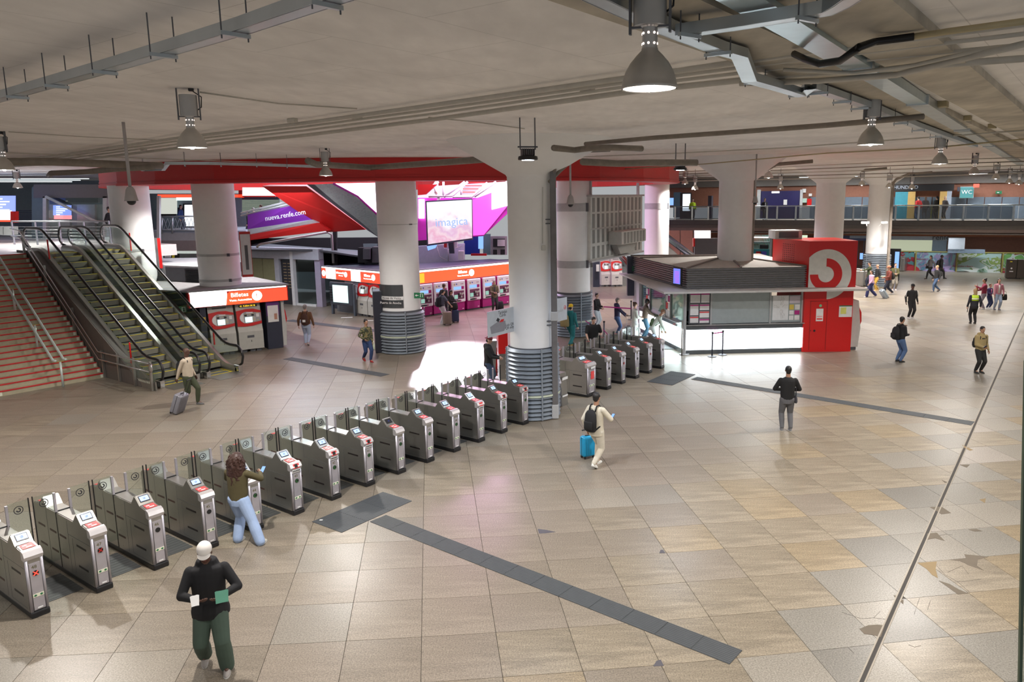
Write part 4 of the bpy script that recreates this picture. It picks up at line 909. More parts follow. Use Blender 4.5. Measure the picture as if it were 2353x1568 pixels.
red_machine('ticket_machine', 'grey and red ticket machine beside the right escalator, dark slot bar on top', bl+bd*.78-bn*.02, BR, w=.98); red_machine('ticket_machine', 'grey and red ticket machine with a yellow LED line, in the left booth', bl+bd*1.85-bn*.02, BR, w=.98, led=True)
o = bb('purple_notice', Lb-.60, Lb-.08, 1.42, 2.02, -.07, -.05, mat('purple_print', (.13, .03, .2), .5), t); o2 = bb('white_notice', Lb-.56, Lb-.12, 1.15, 1.85, -.05, -.04, PAPER, t); bb('hand_picture', Lb-.30, Lb-.18, 1.25, 1.5, -.04, -.035, mat('skin_print', (.5, .25, .18), .5), o2)
q = MB(); q.T = Mb; q.box(.05, .17, 1.40, 1.62, -.05, -.04); q.build('yellow_sticker', mat('ochre_sticker', (.7, .45, .05), .5), t)
t = thing('exit_sign', 'small green exit sign on the dark side wall of the left booth', 'exit sign', bl-bd*.42+bn*.45+Vector((0, 0, 1.95)), BR)
MB().box(-.42, 0, -.03, .0, -.13, .13).build('plate', GREENS, t); m = MB(); m.box(-.36, -.27, -.035, -.03, -.09, .09); m.box(-.18, -.05, -.035, -.03, -.1, -.08); m.box(-.18, -.16, -.035, -.03, -.1, .1); m.box(-.07, -.05, -.035, -.03, -.1, .1); m.box(-.18, -.05, -.035, -.03, .08, .1); m.build('pictogram', PAPER, t)
# machine at the right end seen edge-on
t = thing('side_ticket_machine', 'grey ticket machine edge-on at the right end of the left booth', 'ticket machine', br+bn*.1+bd*.02, BR)
m = MB(); m.prism([(0, 0, .1), (.14, 0, .1), (.18, 0, .9), (.1, 0, 2.0), (0, 0, 2.0)], (0, .8, 0)); m.build('casing', LGREY, t)
m = MB(); m.prism([(.18, .1, .95), (.25, .1, 1.2), (.2, .1, 1.55), (.1, .1, 1.75)], (0, .6, 0)); m.build('red_shroud', REDG, t)
# tall dark plant box between escalator and booth
t = thing('plant_box', 'dark box with ventilation louvres between the escalators and the left booth', 'equipment box', (0, 0, 0))
p1, p2, p3, p4 = at(382, 640, 33.6), at(474, 640, 32.6), at(500, 600, 38), at(345, 600, 38)
P = [Vector((p.x, p.y, 0)) for p in (p1, p2, p3, p4)]; m = MB(); m.prism(P, (0, 0, 3.35)); m.build('box', DGREY, t)
m = MB(); m.prism([p+Vector((0, 0, 3.35)) for p in P], (0, 0, .07)); m.build('dusty_top', mat('spotted_roof', (.42, .43, .45), .8, var=.2), t)
Mq, Lq = wall_frame(P[0], P[1])
for i in range(8): q = MB(); q.T = Mq; z = 2.75+.07*i; q.prism([(Lq*.5, z, .01), (Lq*.95, z, .01), (Lq*.95, z+.04, .05), (Lq*.5, z+.04, .05)], (0, -.01, 0)); q.build('louvre_slat', BLACK, t)
# framed poster fixed on the booth column
p = at(566, 580, 31.3); t = thing('poster_case', 'narrow red and white poster case fixed to the booth column', 'poster case', (p.x, p.y, 3.1), R(-62))
MB().box(-.12, .02, -.22, .2, 0, 1.85).build('case', REDB, t); MB().box(.02, .04, -.20, .18, .1, 1.75).build('poster_sheet', mat('pale_poster', (.66, .66, .7), .4), t); MB().box(.04, .045, -.06, .06, .3, 1.3).build('picture', DGREY, t)
p = at(360, 560, 33.2); t = thing('poster_case', 'dark poster case with red edge beside the leftmost ring column', 'poster case', (p.x, p.y, 3.35), R(-50))
MB().box(-.1, .35, -.06, .06, 0, 1.3).build('case', BLACK, t); MB().box(.35, .40, -.06, .06, 0, 1.3).build('red_edge', REDG, t)

# ------------------------------------------------ centre block of ticket machines (two faces meeting behind a column)
c0, c1, c2 = Vector((-13.0, 43.25, 0)), Vector((-8.1, 39.0, 0)), Vector((-1.6, 45.9, 0))
t = thing('ticket_hall_block', 'angled block with lit red and orange sign bands over the ticket machines', 'ticket block', (0, 0, 0))
Ma, La = wall_frame(c0, c1); Mc, Lc = wall_frame(c1, c2)
m = MB(); m.prism([c0+Vector((.3, .5, 0)), c1+Vector((0, .7, 0)), c2+Vector((-.5, .3, 0)), c2+Vector((-2.2, 1.6, 0)), Vector((-9, 44, 0)), c0+Vector((1.2, 2, 0))], (0, 0, 2.45)); m.build('block_body', NAVY, t)
def pbox(Mx, nm, x0, x1, z0, z1, d0, d1, mm, par=t): q = MB(); q.T = Mx; q.box(x0, x1, z0, z1, d0, d1); return q.build(nm, mm, par)
pbox(Ma, 'sign_box', -.1, La+.2, 1.78, 2.5, -.4, .05, DGREY); pbox(Mc, 'sign_box', -.2, Lc, 1.72, 2.5, -.4, .05, DGREY)
pbox(Ma, 'lit_band', 0, La, 1.82, 2.46, .05, .06, LSIGNW); pbox(Mc, 'lit_band', 0, Lc, 1.76, 2.46, .05, .06, LSIGNW)
rb = pbox(Ma, 'lit_red_panel', 0, .40, 1.82, 2.40, .06, .068, LRED); rb1 = pbox(Ma, 'lit_red_panel', 1.38, 2.82, 1.82, 2.38, .06, .068, LRED); rb2 = pbox(Ma, 'lit_red_panel', 3.7, La, 1.82, 2.38, .06, .068, LRED)
q = MB(); q.T = Ma; q.lathe([(0, .07), (.17, .07), (.17, .075), (0, .075)], 20, (.2, 2.1, 0), close=False); q.build('white_disc', LW2, rb)
sign_text(Ma, 1.85, 2.14, 'Información', 'Information', rb1, .72, True, .072); sign_text(Ma, 4.3, 2.12, 'Billetes', 'Venta Automática', rb2, .8, True, .072)
ob = pbox(Mc, 'lit_orange_panel', 1.15, Lc, 1.76, 2.36, .06, .068, LORANGE); sign_text(Mc, 4.55, 2.07, 'Billetes', 'Venta Automática', ob, .95, True, .072)
pbox(Mc, 'lit_yellow_patch', 1.4, 1.9, 1.8, 2.3, .068, .07, mat('lit_amber', (1, .5, .05), emit=1.6, ecol=(1, .36, .02)), ob)
# left face: grey wall, timetable screen, notices, two red machines
pbox(Ma, 'grey_wall', 2.1, La, .9, 1.8, -.2, 0, mat('grey_wall_panel', (.2, .2, .24), .5)); pbox(Ma, 'grey_wall_low', 1.2, La, 0, .9, -.2, -.02, mat('dark_steel_skirt', (.16, .17, .19), .4, .4)); pbox(Ma, 'notice', 2.62, 2.84, 1.1, 1.5, 0, .01, PAPER); pbox(Ma, 'notice_board', 3.0, 3.6, .75, 1.6, 0, .02, mat('lilac_board', (.4, .36, .4), .5))
for q_ in range(4): pbox(Ma, 'notice_sheet', 3.05+.28*(q_ % 2), 3.27+.28*(q_ % 2), .8+.4*(q_//2), 1.1+.4*(q_//2), .02, .025, PAPER)
ad = (c1-c0).normalized(); an = Vector((ad.y, -ad.x, 0)); AR = math.atan2(ad.y, ad.x)
red_machine('ticket_machine', 'grey and red ticket machine left of the column with the direction boards', c0+ad*3.95-Vector((-ad.y, ad.x, 0))*.25, AR, .95, 1.75)
red_machine('ticket_machine', 'grey and red ticket machine half hidden behind the column with the direction boards', c0+ad*4.95-Vector((-ad.y, ad.x, 0))*.25, AR, .95, 1.75)
s = thing('timetable_screen', 'large lit timetable screen on two dark posts left of the red ticket machine', 'information screen', G(772, 722), R(-32))
MB().rbox(1.75, .14, 1.25, .04, (.55, 0, 1.15)).build('case', mat('screen_case', (.05, .06, .08), .5), s); MB().box(-.05, 1.1, -.09, -.07, .68, 1.62).build('screen', SCRW, s)
for x in (-.2, 1.5): MB().box(x-.06, x+.06, -.06, .06, 0, 1.7).build('post', mat('post_blue_grey', (.08, .1, .13), .5), s)
for k_ in range(6): MB().box(-.30, -.08, -.085, -.07, .75+.14*k_, .82+.14*k_).build('slat', BLACK, s)
# right face: magenta machines
MAGM = mat('magenta_machine', (.42, .012, .20), .4); WM = mat('machine_white', (.88, .88, .92), .35)
cd_ = (c2-c1).normalized(); cn = Vector((cd_.y, -cd_.x, 0)); CR = math.atan2(cd_.y, cd_.x)
def mag_machine(x, lab):
    t = thing('ticket_machine', lab, 'ticket machine', c1+cd_*x+cn*.35, CR, 'magenta and white ticket machines')
    MB().box(-.47, .47, .05, .7, .08, 1.72).build('casing', MAGM, t); MB().box(-.43, .43, .1, .6, 0, .08).build('foot', DGREY, t)
    MB().rbox(.96, .12, 1.20, .05, (0, 0, 1.15)).build('white_surround', WM, t)
    MB().box(-.36, .36, -.066, -.06, .72, 1.18).build('control_recess', mat('recess_magenta', (.16, .04, .1), .4), t); MB().box(-.34, -.10, -.075, -.066, .76, .98).build('screen', mat('pale_green_screen', (.5, .8, .7), emit=.55, ecol=(.45, .85, .7)), t)
    MB().box(-.36, .16, -.066, -.06, 1.26, 1.42).build('blue_display', SCRB, t); MB().box(.18, .36, -.064, -.06, 1.26, 1.42).build('magenta_label', MAGM, t)
    for i, (x0, z0) in enumerate([(-.08, .95), (.03, .98), (.15, .95), (-.02, .82), (.12, .80), (.24, .98)]): MB().box(x0, x0+.09, -.09, -.066, z0, z0+.1).build('keypad' if i % 2 else 'reader', MB_GREY if i % 3 else BLACK, t)
    MB().box(-.34, .04, -.068, -.06, .59, .67).build('dispensing_tray', BLACK, t); MB().box(.05, .14, -.066, -.06, .59, .67).build('magenta_label', MAGM, t)
    text('renfe', .10, frame((.22, -.066, 1.56), (1, 0, 0), (0, 0, 1)), .001).build('lettering', MATS['magenta_print'], t)
    m = MB(); m.box(-.36, -.26, -.064, -.06, 1.5, 1.6); m.build('small_sticker', mat('sand_print', (.55, .45, .3), .5), t); m = MB(); m.box(-.2, -.12, -.064, -.06, 1.52, 1.6); m.build('blue_sticker', mat('blue_print', (.15, .15, .5), .5), t)
    m = MB(); m.box(.30, .40, .045, .05, .14, .18); m.build('plate', PAPER, t)
for i, (px, lab) in enumerate([(968, 'magenta ticket machine half hidden behind the column with the direction boards'), (1004, 'magenta ticket machine behind the man with the backpack'), (1044, 'magenta ticket machine behind the woman in black'), (1080, 'magenta ticket machine third from the right end, nobody before it'), (1115, 'magenta ticket machine second from the right end'), (1148, 'rightmost magenta ticket machine beside the thick column')]):
    # position on the face line by its sight bearing
    tx = (px-CX)/FPX; g = at(px, 680, 42); k_ = g.x/g.y; s_ = (k_*c1.y-c1.x)/(cd_.x-k_*cd_.y); mag_machine(s_, lab)
# ------------------------------------------------ shop fronts on the left below the atrium
SHW = mat('pale_shop_wall', (.52, .54, .60), .5); s0_, s1_ = Vector((-21.5, 48.4, 0)), Vector((-13.4, 44.2, 0)); Ms, Ls = wall_frame(s0_, s1_)
t = thing('shop_front', 'pale closed shop front with khaki shutters and a glass door left of the ticket block', 'shop front', (0, 0, 0))
def sx(px): g = at(px, 640, 46); k_ = g.x/g.y; d = (s1_-s0_).normalized(); return (k_*s0_.y-s0_.x)/(d.x-k_*d.y)
pbox(Ms, 'fascia', sx(560), Ls, 2.75, 3.4, -.3, .1, SHW, t); pbox(Ms, 'side_wall', sx(725), Ls, 0, 2.8, -.3, .02, mat('lilac_wall', (.42, .38, .50), .5), t)
for a_, b_ in ((577, 605), (605, 633)): pbox(Ms, 'shutter_leaf', sx(a_), sx(b_)-.04, 0, 2.7, -.1, -.04, mat('khaki_shutter', (.30, .30, .16), .6), t)
pbox(Ms, 'frame_post', sx(634), sx(644), 0, 2.8, -.2, .05, SHW, t); pbox(Ms, 'dark_grille', sx(645), sx(672), 0, 2.7, -.2, -.1, mat('dark_grille', (.05, .05, .06), .4, .4), t)
for i in range(9):
    for j in range(2): pbox(Ms, 'grille_slot', sx(650+j*10), sx(657+j*10), 1.0+.18*i, 1.05+.18*i, -.1, -.09, mat('warm_slot', (.35, .27, .15), .5), t)
pbox(Ms, 'round_post', sx(673), sx(679), 0, 3.3, -.1, .15, WHITE, t); pbox(Ms, 'glass_door', sx(681), sx(722), .1, 2.75, -.05, -.03, GLASSG, t); pbox(Ms, 'door_sill', sx(680), sx(724), 0, .12, -.15, .05, WHITE, t)
m = MB(); m.prism([s0_+Vector((1, 1.5, 0)), s1_+Vector((-.5, 1.0, 0)), s1_+Vector((2, 8, 0)), s0_+Vector((2, 8, 0))], (0, 0, .02)); m.build('shop_floor', mat('shop_floor', (.3, .3, .3), .3), t)
m = MB(); m.prism([s0_+Vector((2, 6, 0)), s1_+Vector((2, 6, 0)), s1_+Vector((2, 6, 3.3)), s0_+Vector((2, 6, 3.3))], (0, .2, 0)); m.build('shop_back_wall', mat('shop_back', (.12, .15, .16), .6), t)
o_ = bb
# dark service zone above the machine block
t = thing('service_gallery', 'dark equipment space above the ticket block under the red stair', 'service space', (0, 0, 0))
A = at(575, 560, 50); B = at(880, 560, 46.5); m = MB(); m.prism([at(570, 548, 52), at(1000, 545, 50), at(1000, 625, 50), at(570, 625, 52)], (0, .3, 0)); m.build('back_wall', mat('near_black', (.012, .011, .013), .9), t)  # back wall in near-black
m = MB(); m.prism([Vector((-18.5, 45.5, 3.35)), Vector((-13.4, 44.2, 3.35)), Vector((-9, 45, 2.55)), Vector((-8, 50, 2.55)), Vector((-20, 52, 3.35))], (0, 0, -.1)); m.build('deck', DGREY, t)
for px0, px1, y0, y1, d, mm in [(822, 862, 570, 604, 44, MATS['near_black']), (834, 850, 572, 596, 43.6, mat('unit_grey', (.06, .06, .07), .4)), (855, 885, 568, 604, 43.8, MATS['unit_grey'])]:
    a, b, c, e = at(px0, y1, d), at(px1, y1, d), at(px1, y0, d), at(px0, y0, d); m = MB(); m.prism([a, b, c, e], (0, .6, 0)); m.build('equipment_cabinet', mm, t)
m = MB(); m.tube([at(590, 568, 45), at(597, 562, 45), at(752, 534, 45), at(762, 540, 45), at(766, 605, 45)], .07, 8); m.build('pale_conduit', LGREY, t, True); m = MB(); m.bar([at(770, 530, 45.5), at(770, 615, 45.5)], .22, .22); m.build('dark_post', BLACK, t)

# ------------------------------------------------ atrium: stair soffits, purple parapet, advert wall and screen
def slab(name, label, cat, pts, ext, mm, group=None):
    m = MB(); m.prism(pts, ext); return tag(m.build(name, mm), label, cat, group)
PURP = mat('purple_vinyl', (.26, .035, .46), .45, var=.02); MAGV = mat('magenta_vinyl', (.50, .03, .42), .45, var=.02)
t = thing('red_stair_flight', 'big red underside of the stair flight descending across the round opening', 'stair flight', (0, 0, 0))
m = MB(); m.prism([at(602, 428, 42), at(704, 428, 42), at(821, 513, 43.4), at(841, 528, 43.6), at(752, 534, 43.7)], (0, 1.2, .1)); m.build('red_soffit', REDB, t)
m = MB(); m.prism([at(705, 424, 41.6), at(726, 424, 41.6), at(873, 530, 42.4), at(873, 548, 42.6), at(845, 530, 42.8)], (0, .5, .0)); m.build('dark_edge', DGREY, t)
m = MB(); m.prism([at(722, 424, 40.5), at(766, 422, 40.5), at(820, 454, 40.5), at(874, 500, 40.5), at(874, 549, 40.5), at(826, 508, 40.5), at(770, 465, 40.5)], (0, .3, 0)); m.build('grey_glass_side', steel_mat('shiny_stair_side', (.28, .32, .33), .25), t)
m = MB(); m.tube([at(766, 422, 40.2), at(822, 452, 40.2), at(872, 498, 40.3)], .06, 6); m.build('magenta_rail', MAGV, t, True)
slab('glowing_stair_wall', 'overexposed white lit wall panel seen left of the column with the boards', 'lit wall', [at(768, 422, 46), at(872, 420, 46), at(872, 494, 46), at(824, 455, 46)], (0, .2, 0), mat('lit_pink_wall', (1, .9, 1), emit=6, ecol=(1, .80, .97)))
t = thing('purple_parapet', 'purple parapet with a white web address and a white rail', 'parapet', (0, 0, 0))
P = [at(569, 494, 44.5), at(668, 473, 43), at(715, 505, 43), at(569, 527, 44.5)]; m = MB(); m.prism(P, (0, .25, 0)); m.build('purple_panel', PURP, t)
xa = (P[1]-P[0]).normalized(); text('nueva.renfe.com', .40, frame(at(656, 495, 43.0)+Vector((0, -.05, 0)), P[2]*.0+(at(683, 490, 42.8)-at(630, 499, 43.2)), (0, 0, 1)), .006).build('lettering', PAPER, t)
m = MB(); m.prism([at(569, 527, 44.4), at(716, 505, 42.9), at(730, 512, 42.9), at(569, 540, 44.4)], (0, .5, 0)); m.build('grey_underside', GREYP, t); m = MB(); m.prism([at(569, 540, 44.3), at(732, 512, 42.8), at(756, 530, 42.8), at(569, 553, 44.3)], (0, 1, 0)); m.build('red_underside', REDB, t)
m = MB(); m.tube([at(554, 496, 45), at(662, 470, 43), at(668, 472, 43)], .05, 6); m.tube([at(554, 490, 45), at(660, 464, 43)], .05, 6); m.build('rail', WHITE, t, True)
# magenta advert wall + screen
t = thing('magenta_advert_wall', 'magenta and white advertising wall behind the big screen', 'advert wall', (0, 0, 0))
m = MB(); m.prism([at(960, 455, 47), at(1165, 455, 47), at(1165, 492, 47), at(1110, 543, 47), at(960, 553, 47)], (0, .3, 0)); m.build('magenta_panel', MAGV, t)
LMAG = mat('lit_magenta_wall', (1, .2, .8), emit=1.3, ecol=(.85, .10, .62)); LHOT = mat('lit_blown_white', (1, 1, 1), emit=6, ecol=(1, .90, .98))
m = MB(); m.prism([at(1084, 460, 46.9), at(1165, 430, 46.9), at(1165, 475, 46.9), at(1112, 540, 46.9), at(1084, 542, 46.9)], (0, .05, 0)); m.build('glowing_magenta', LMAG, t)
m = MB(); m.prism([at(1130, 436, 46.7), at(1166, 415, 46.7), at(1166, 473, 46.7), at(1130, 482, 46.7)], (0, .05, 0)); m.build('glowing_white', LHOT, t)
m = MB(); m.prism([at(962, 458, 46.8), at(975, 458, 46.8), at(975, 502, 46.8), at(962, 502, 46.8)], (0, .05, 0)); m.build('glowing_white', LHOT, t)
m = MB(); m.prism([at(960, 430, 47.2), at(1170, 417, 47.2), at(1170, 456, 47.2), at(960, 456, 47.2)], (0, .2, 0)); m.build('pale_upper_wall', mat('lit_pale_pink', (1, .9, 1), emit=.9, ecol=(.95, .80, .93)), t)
t = thing('white_stair_rails', 'white stair rails and glass crossing above the big screen', 'stair rails', (0, 0, 0))
for pts in ([(985, 452), (1040, 450), (1075, 418)], [(1020, 453), (1052, 430), (1068, 418)], [(1040, 453), (1085, 452), (1120, 420)], [(1090, 452), (1140, 418)], [(1019, 418), (1019, 453)], [(1060, 425), (1060, 448)], [(965, 447), (1008, 418)]):
    m = MB(); m.tube([at(x, y, 45.6) for x, y in pts], .07, 6); m.build('rail', WHITE, t, True)
for i in range(8): m = MB(); y = 420+i*3.6; m.box(0, 0, 0, 0, 0, 0)if 0 else m.bar([at(1072-i*2, y, 45.9), at(1120-i*3, y, 45.9)], .1, .05); m.build('stair_tread', mat('striped_tread', (.28, .28, .3), .5) if i % 2 else REDB, t)
slab('red_soffit_panel', 'small red soffit panel right of the column with the boards', 'soffit panel', [at(960, 424, 45), at(1004, 424, 45), at(978, 447, 45), at(960, 449, 45)], (0, .3, 0), REDB)
t = thing('big_screen', 'big lit advertising screen showing pink and white clouds with blue letters', 'advertising screen', (0, 0, 0))
qa, qb, qc, qd = at(977, 462, 44.5), at(1085, 456, 45.2), at(1086, 551, 45.2), at(981, 566, 44.5)
m = MB(); m.prism([qd, qc, qb, qa], (0, .25, 0)); m.build('frame', NAVY, t)
mc, nt, b = new_mat('cloud_picture'); n_, l_ = nt.nodes, nt.links
tc = n_.new('ShaderNodeTexCoord'); nz = n_.new('ShaderNodeTexNoise'); nz.inputs['Scale'].default_value = 1.1; nz.inputs['Detail'].default_value = 4; nz.inputs['Distortion'].default_value = .1
sx_ = n_.new('ShaderNodeSeparateXYZ'); ad_ = n_.new('ShaderNodeMath'); ad_.operation = 'ADD'; ml = n_.new('ShaderNodeMapRange'); ml.inputs[1].default_value = 3.6; ml.inputs[2].default_value = 6.1; ml.inputs[3].default_value = -.12; ml.inputs[4].default_value = .55
cr = n_.new('ShaderNodeValToRGB'); e = cr.color_ramp; e.elements[0].position = .25; e.elements[0].color = (.95, .90, .98, 1); e.elements[1].position = .95; e.elements[1].color = (1, 1, 1, 1)
for p_, c_ in ((.42, (.85, .45, .62, 1)), (.52, (.92, .70, .78, 1)), (.62, (.80, .50, .72, 1)), (.78, (1, .93, .96, 1))): x_ = e.elements.new(p_); x_.color = c_
l_.new(tc.outputs['Object'], nz.inputs[0]); l_.new(tc.outputs['Object'], sx_.inputs[0]); l_.new(sx_.outputs[2], ml.inputs[0]); l_.new(ml.outputs[0], ad_.inputs[0]); l_.new(nz.outputs[0], ad_.inputs[1]); l_.new(ad_.outputs[0], cr.inputs[0])
l_.new(cr.outputs[0], b.inputs['Emission Color']); b.inputs['Emission Strength'].default_value = .95; b.inputs['Base Color'].default_value = (0, 0, 0, 1)
def lerp4(u, v): return qa.lerp(qb, u).lerp(qd.lerp(qc, u), v)+Vector((0, -.02, 0))
m = MB(); m.prism([lerp4(.03, .96), lerp4(.99, .96), lerp4(.99, .03), lerp4(.03, .03)], (0, .015, 0)); s = m.build('picture', mc, t)
text('imagica', .66, frame(lerp4(.55, .52)+Vector((0, -.02, 0)), qb-qa+Vector((0, 0, 0)), (0, 0, 1)), .004).build('lettering', mat('blue_cloud_letter', (.2, .5, .9), emit=.9, ecol=(.38, .55, .88)), s)
m = MB(); m.prism([lerp4(.0, 1.0), lerp4(.22, 1.0), lerp4(.18, 1.07), lerp4(.02, 1.1)], (0, .1, 0)); m.build('blue_tab', SCRB, t)
# blueish wall with cable boxes and things under the screen, cabinets
m = MB(); m.bar([lerp4(.5, .9)+Vector((0, .3, 0)), lerp4(.5, 1.25)+Vector((0, .9, 0))], .3, .2); m.build('screen_bracket', DGREY, t)
t = thing('concrete_bay', 'pale blue lit concrete bay with cable boxes under the big screen', 'wall bay', (0, 0, 0))
m = MB(); m.prism([at(960, 566, 46), at(1067, 560, 46.8), at(1067, 598, 46.8), at(960, 612, 46)], (0, .3, 0)); m.build('bay_wall', mat('pale_blue_wall', (.40, .46, .54), .6), t)
for a_, b_, c_, d_, mm in [(1020, 1027, 556, 569, REDG), (1027, 1034, 556, 570, PAPER), (1034, 1043, 556, 568, REDG), (1044, 1050, 556, 570, PAPER), (1053, 1066, 577, 597, PAPER)]: m = MB(); m.prism([at(a_, d_, 46), at(b_, d_, 46), at(b_, c_, 46), at(a_, c_, 46)], (0, .3, 0)); m.build('cable_box', mm, t)
m = MB(); m.tube([at(1015, 557, 45.9), at(1020, 572, 45.9), at(1035, 575, 45.9), at(1060, 566, 45.9)], .025, 5); m.tube([at(1003, 563, 45.9), at(1010, 590, 45.9), at(1030, 600, 45.9)], .02, 5); m.tube([at(1030, 572, 45.9), at(1030, 600, 45.9)], .03, 5); m.build('cables', GREYP, t, True)
t = thing('blue_shop', 'dark blue shop front with a lit panel below and right of the big screen', 'shop front', (0, 0, 0))
for a_, b_, c_, d_, z_, mm, nm in [(1066, 1102, 538, 585, 50, mat('deep_blue', (.01, .03, .25), .4), 'blue_wall'), (1099, 1110, 542, 572, 49, SCRB, 'lit_panel'), (1110, 1127, 538, 586, 50, mat('teal_grey', (.12, .2, .2), .4), 'glass_wall'), (1127, 1165, 543, 586, 49, GREYP, 'kiosk_wall'), (1133, 1160, 549, 568, 48.8, BLACK, 'sign_board'), (1143, 1160, 551, 566, 48.7, PAPER, 'sign_plate'), (1133, 1142, 574, 585, 48.8, BLACK, 'opening'), (1150, 1160, 574, 585, 48.8, BLACK, 'opening'), (1082, 1118, 583, 588, 48, REDG, 'red_ledge')]:
    m = MB(); m.prism([at(a_, d_, z_), at(b_, d_, z_), at(b_, c_, z_), at(a_, c_, z_)], (0, .2, 0)); m.build(nm, mm, t)
# ------------------------------------------------ upper gallery behind the left ring columns
t = thing('upper_gallery_left', 'far upper gallery with railing, shop lights and a lit poster left of the booth column', 'gallery', (0, 0, 0)); D = 47.5
def pq(par, nm, x0, x1, y0, y1, d, mm, th=.2): m = MB(); m.prism([at(x0, y1, d), at(x1, y1, d), at(x1, y0, d), at(x0, y0, d)], (0, th, 0)); return m.build(nm, mm, par)
pq(t, 'slab_edge', 340, 570, 535, 553, D, GREYP, 8); pq(t, 'slab_underside', 340, 500, 553, 577, D, mat('brown_soffit', (.30, .25, .24), .6), .5); pq(t, 'gallery_floor', 340, 565, 530, 536, D+.1, mat('gallery_floor', (.4, .43, .5), .5), 7)
pq(t, 'back_wall', 340, 640, 445, 532, D+8, mat('gallery_back', (.20, .28, .34), .6)); pq(t, 'lit_poster', 424, 451, 471, 520, D+4, mat('lit_poster_white', (.9, .95, 1), emit=1.6, ecol=(.88, .94, 1))); pq(t, 'poster_frame', 420, 455, 468, 522, D+4.1, BLACK)
pq(t, 'shop_light', 366, 404, 455, 492, D+7.5, mat('lit_shop_cream', (.9, .9, .8), emit=.75, ecol=(.75, .78, .70))); pq(t, 'counter', 366, 402, 492, 500, D+7, BLACK); pq(t, 'louvre_panel', 408, 420, 477, 500, D+5, NAVY); pq(t, 'screen_pillar', 451, 458, 463, 510, D+4, mat('violet_lit', (.3, .1, .6), emit=.6, ecol=(.3, .1, .6)))
pq(t, 'lit_sign', 405, 460, 453, 461, D+6, mat('lit_teal_white', (.7, 1, .95), emit=1.4, ecol=(.7, 1, .95))); pq(t, 'red_frame', 362, 560, 447, 454, D+5, LRED, .1); pq(t, 'red_frame', 548, 560, 430, 455, D+5, REDB, .1)
pq(t, 'lit_direction_board', 557, 632, 431, 450, D+1, mat('lit_board_white', (.9, .95, 1), emit=1.7, ecol=(.92, .96, 1))); pq(t, 'red_board_edge', 557, 632, 450, 453, D+1, REDG); pq(t, 'glazing_bright', 556, 640, 457, 487, D+8, mat('lit_office', (.8, .85, .75), emit=.35, ecol=(.55, .62, .5)), .1); pq(t, 'dark_header', 556, 640, 453, 459, D+7, NAVY)
for y in (498, 530): m = MB(); m.tube([at(368, y, D), at(458, y-1, D)], .05, 6); m.build('rail', GALV, t, True)
for x in (372, 396, 456, 461): m = MB(); m.tube([at(x, 498, D), at(x, 537, D)], .06, 6); m.build('rail_post', GALV, t, True)
m = MB()
for i in range(9):
    for s_ in (-1, 1): x = 376+i*9; m.tube([at(x, 502, D), at(x+9*s_, 528, D)], .012, 4)
m.build('rail_mesh', GALV, t); pq(t, 'pipe', 360, 366, 450, 600, 46, WHITE, .2)
for x0, x1, y0, y1, nm, mm in [(375, 412, 583, 597, 'direction_sign', BLACK), (378, 392, 587, 592, 'sign_text', PAPER), (395, 400, 586, 593, 'sign_arrow', YELLOW), (412, 462, 578, 600, 'pale_wall', mat('ceiling_white', (.6, .62, .62), .6)), (366, 470, 575, 583, 'strip_light', mat('lit_strip', (.9, .95, .9), emit=.8, ecol=(.7, .75, .7)))]: pq(t, nm, x0, x1, y0, y1, D-.5 if nm[:4] in ('dire',) else (D-.7 if nm[:5] == 'sign_' else D+5), mm, .05)
# left end: lift, blue departure screens, grey wall
t = thing('glass_lift', 'glass lift shaft with dark header left of the leftmost ring column', 'lift', (0, 0, 0))
pq(t, 'header', 77, 262, 424, 455, 42, mat('lift_header', (.10, .09, .10), .5), 1.5); pq(t, 'corner_post', 98, 106, 452, 560, 42, GREYP, .3); pq(t, 'corner_post', 236, 245, 452, 545, 42, GREYP, .3); pq(t, 'back_wall', 106, 236, 470, 560, 46, mat('lift_panel', (.34, .36, .33), .5)); pq(t, 'door_leaf', 108, 160, 470, 540, 45.8, mat('lift_door', (.45, .44, .40), .35, .4)); pq(t, 'door_leaf', 177, 218, 470, 540, 45.8, MATS['lift_door']); pq(t, 'mechanism', 110, 225, 452, 466, 43, BLACK)
pq(t, 'glass_side', 106, 236, 455, 560, 42.1, GLASSG, .02); pq(t, 'grey_return', 73, 98, 430, 560, 43, mat('teal_grey_panel', (.13, .19, .21), .4), .4); m = MB(); m.tube([at(105, 452, 41.8), at(225, 512, 41.8)], .08, 6); m.build('brace', GREYP, t, True)
t = thing('departure_screens', 'reflection of a blue departure screen in the lift glass, made as lit panels', 'information screen', (0, 0, 0)); s = pq(t, 'blue_half', 122, 163, 472, 495, 45, mat('lit_blue', (.2, .3, 1), emit=1.3, ecol=(.25, .33, 1)), .05); s2 = pq(t, 'red_half', 124, 164, 495, 504, 45, mat('lit_pink_red', (1, .3, .3), emit=1.3, ecol=(1, .3, .35)), .05)  # screen reflection built as emissive panels behind the lift glass
m = MB()
for i in range(5): y = 475+i*4.4; m.prism([at(129, y+1.6, 44.9), at(131+6*((i*7) % 4+1), y+1.6, 44.9), at(131+6*((i*7) % 4+1), y, 44.9), at(129, y, 44.9)], (0, .02, 0))
m.build('screen_text', LSIGNW, s)
t = thing('departure_screens', 'wide lit blue departure screens at the far left edge of the upper level', 'information screen', (0, 0, 0)); pq(t, 'blue_half', -90, 33, 450, 486, 40, MATS['lit_blue'], .1); pq(t, 'pale_half', -90, 24, 484, 507, 39.9, mat('lit_pale_pink2', (1, .8, .85), emit=1.3, ecol=(1, .82, .88)), .1); pq(t, 'red_side', 24, 34, 486, 512, 39.8, REDG, .3); pq(t, 'red_base', -90, 24, 506, 510, 39.8, LRED, .1)
m = MB()
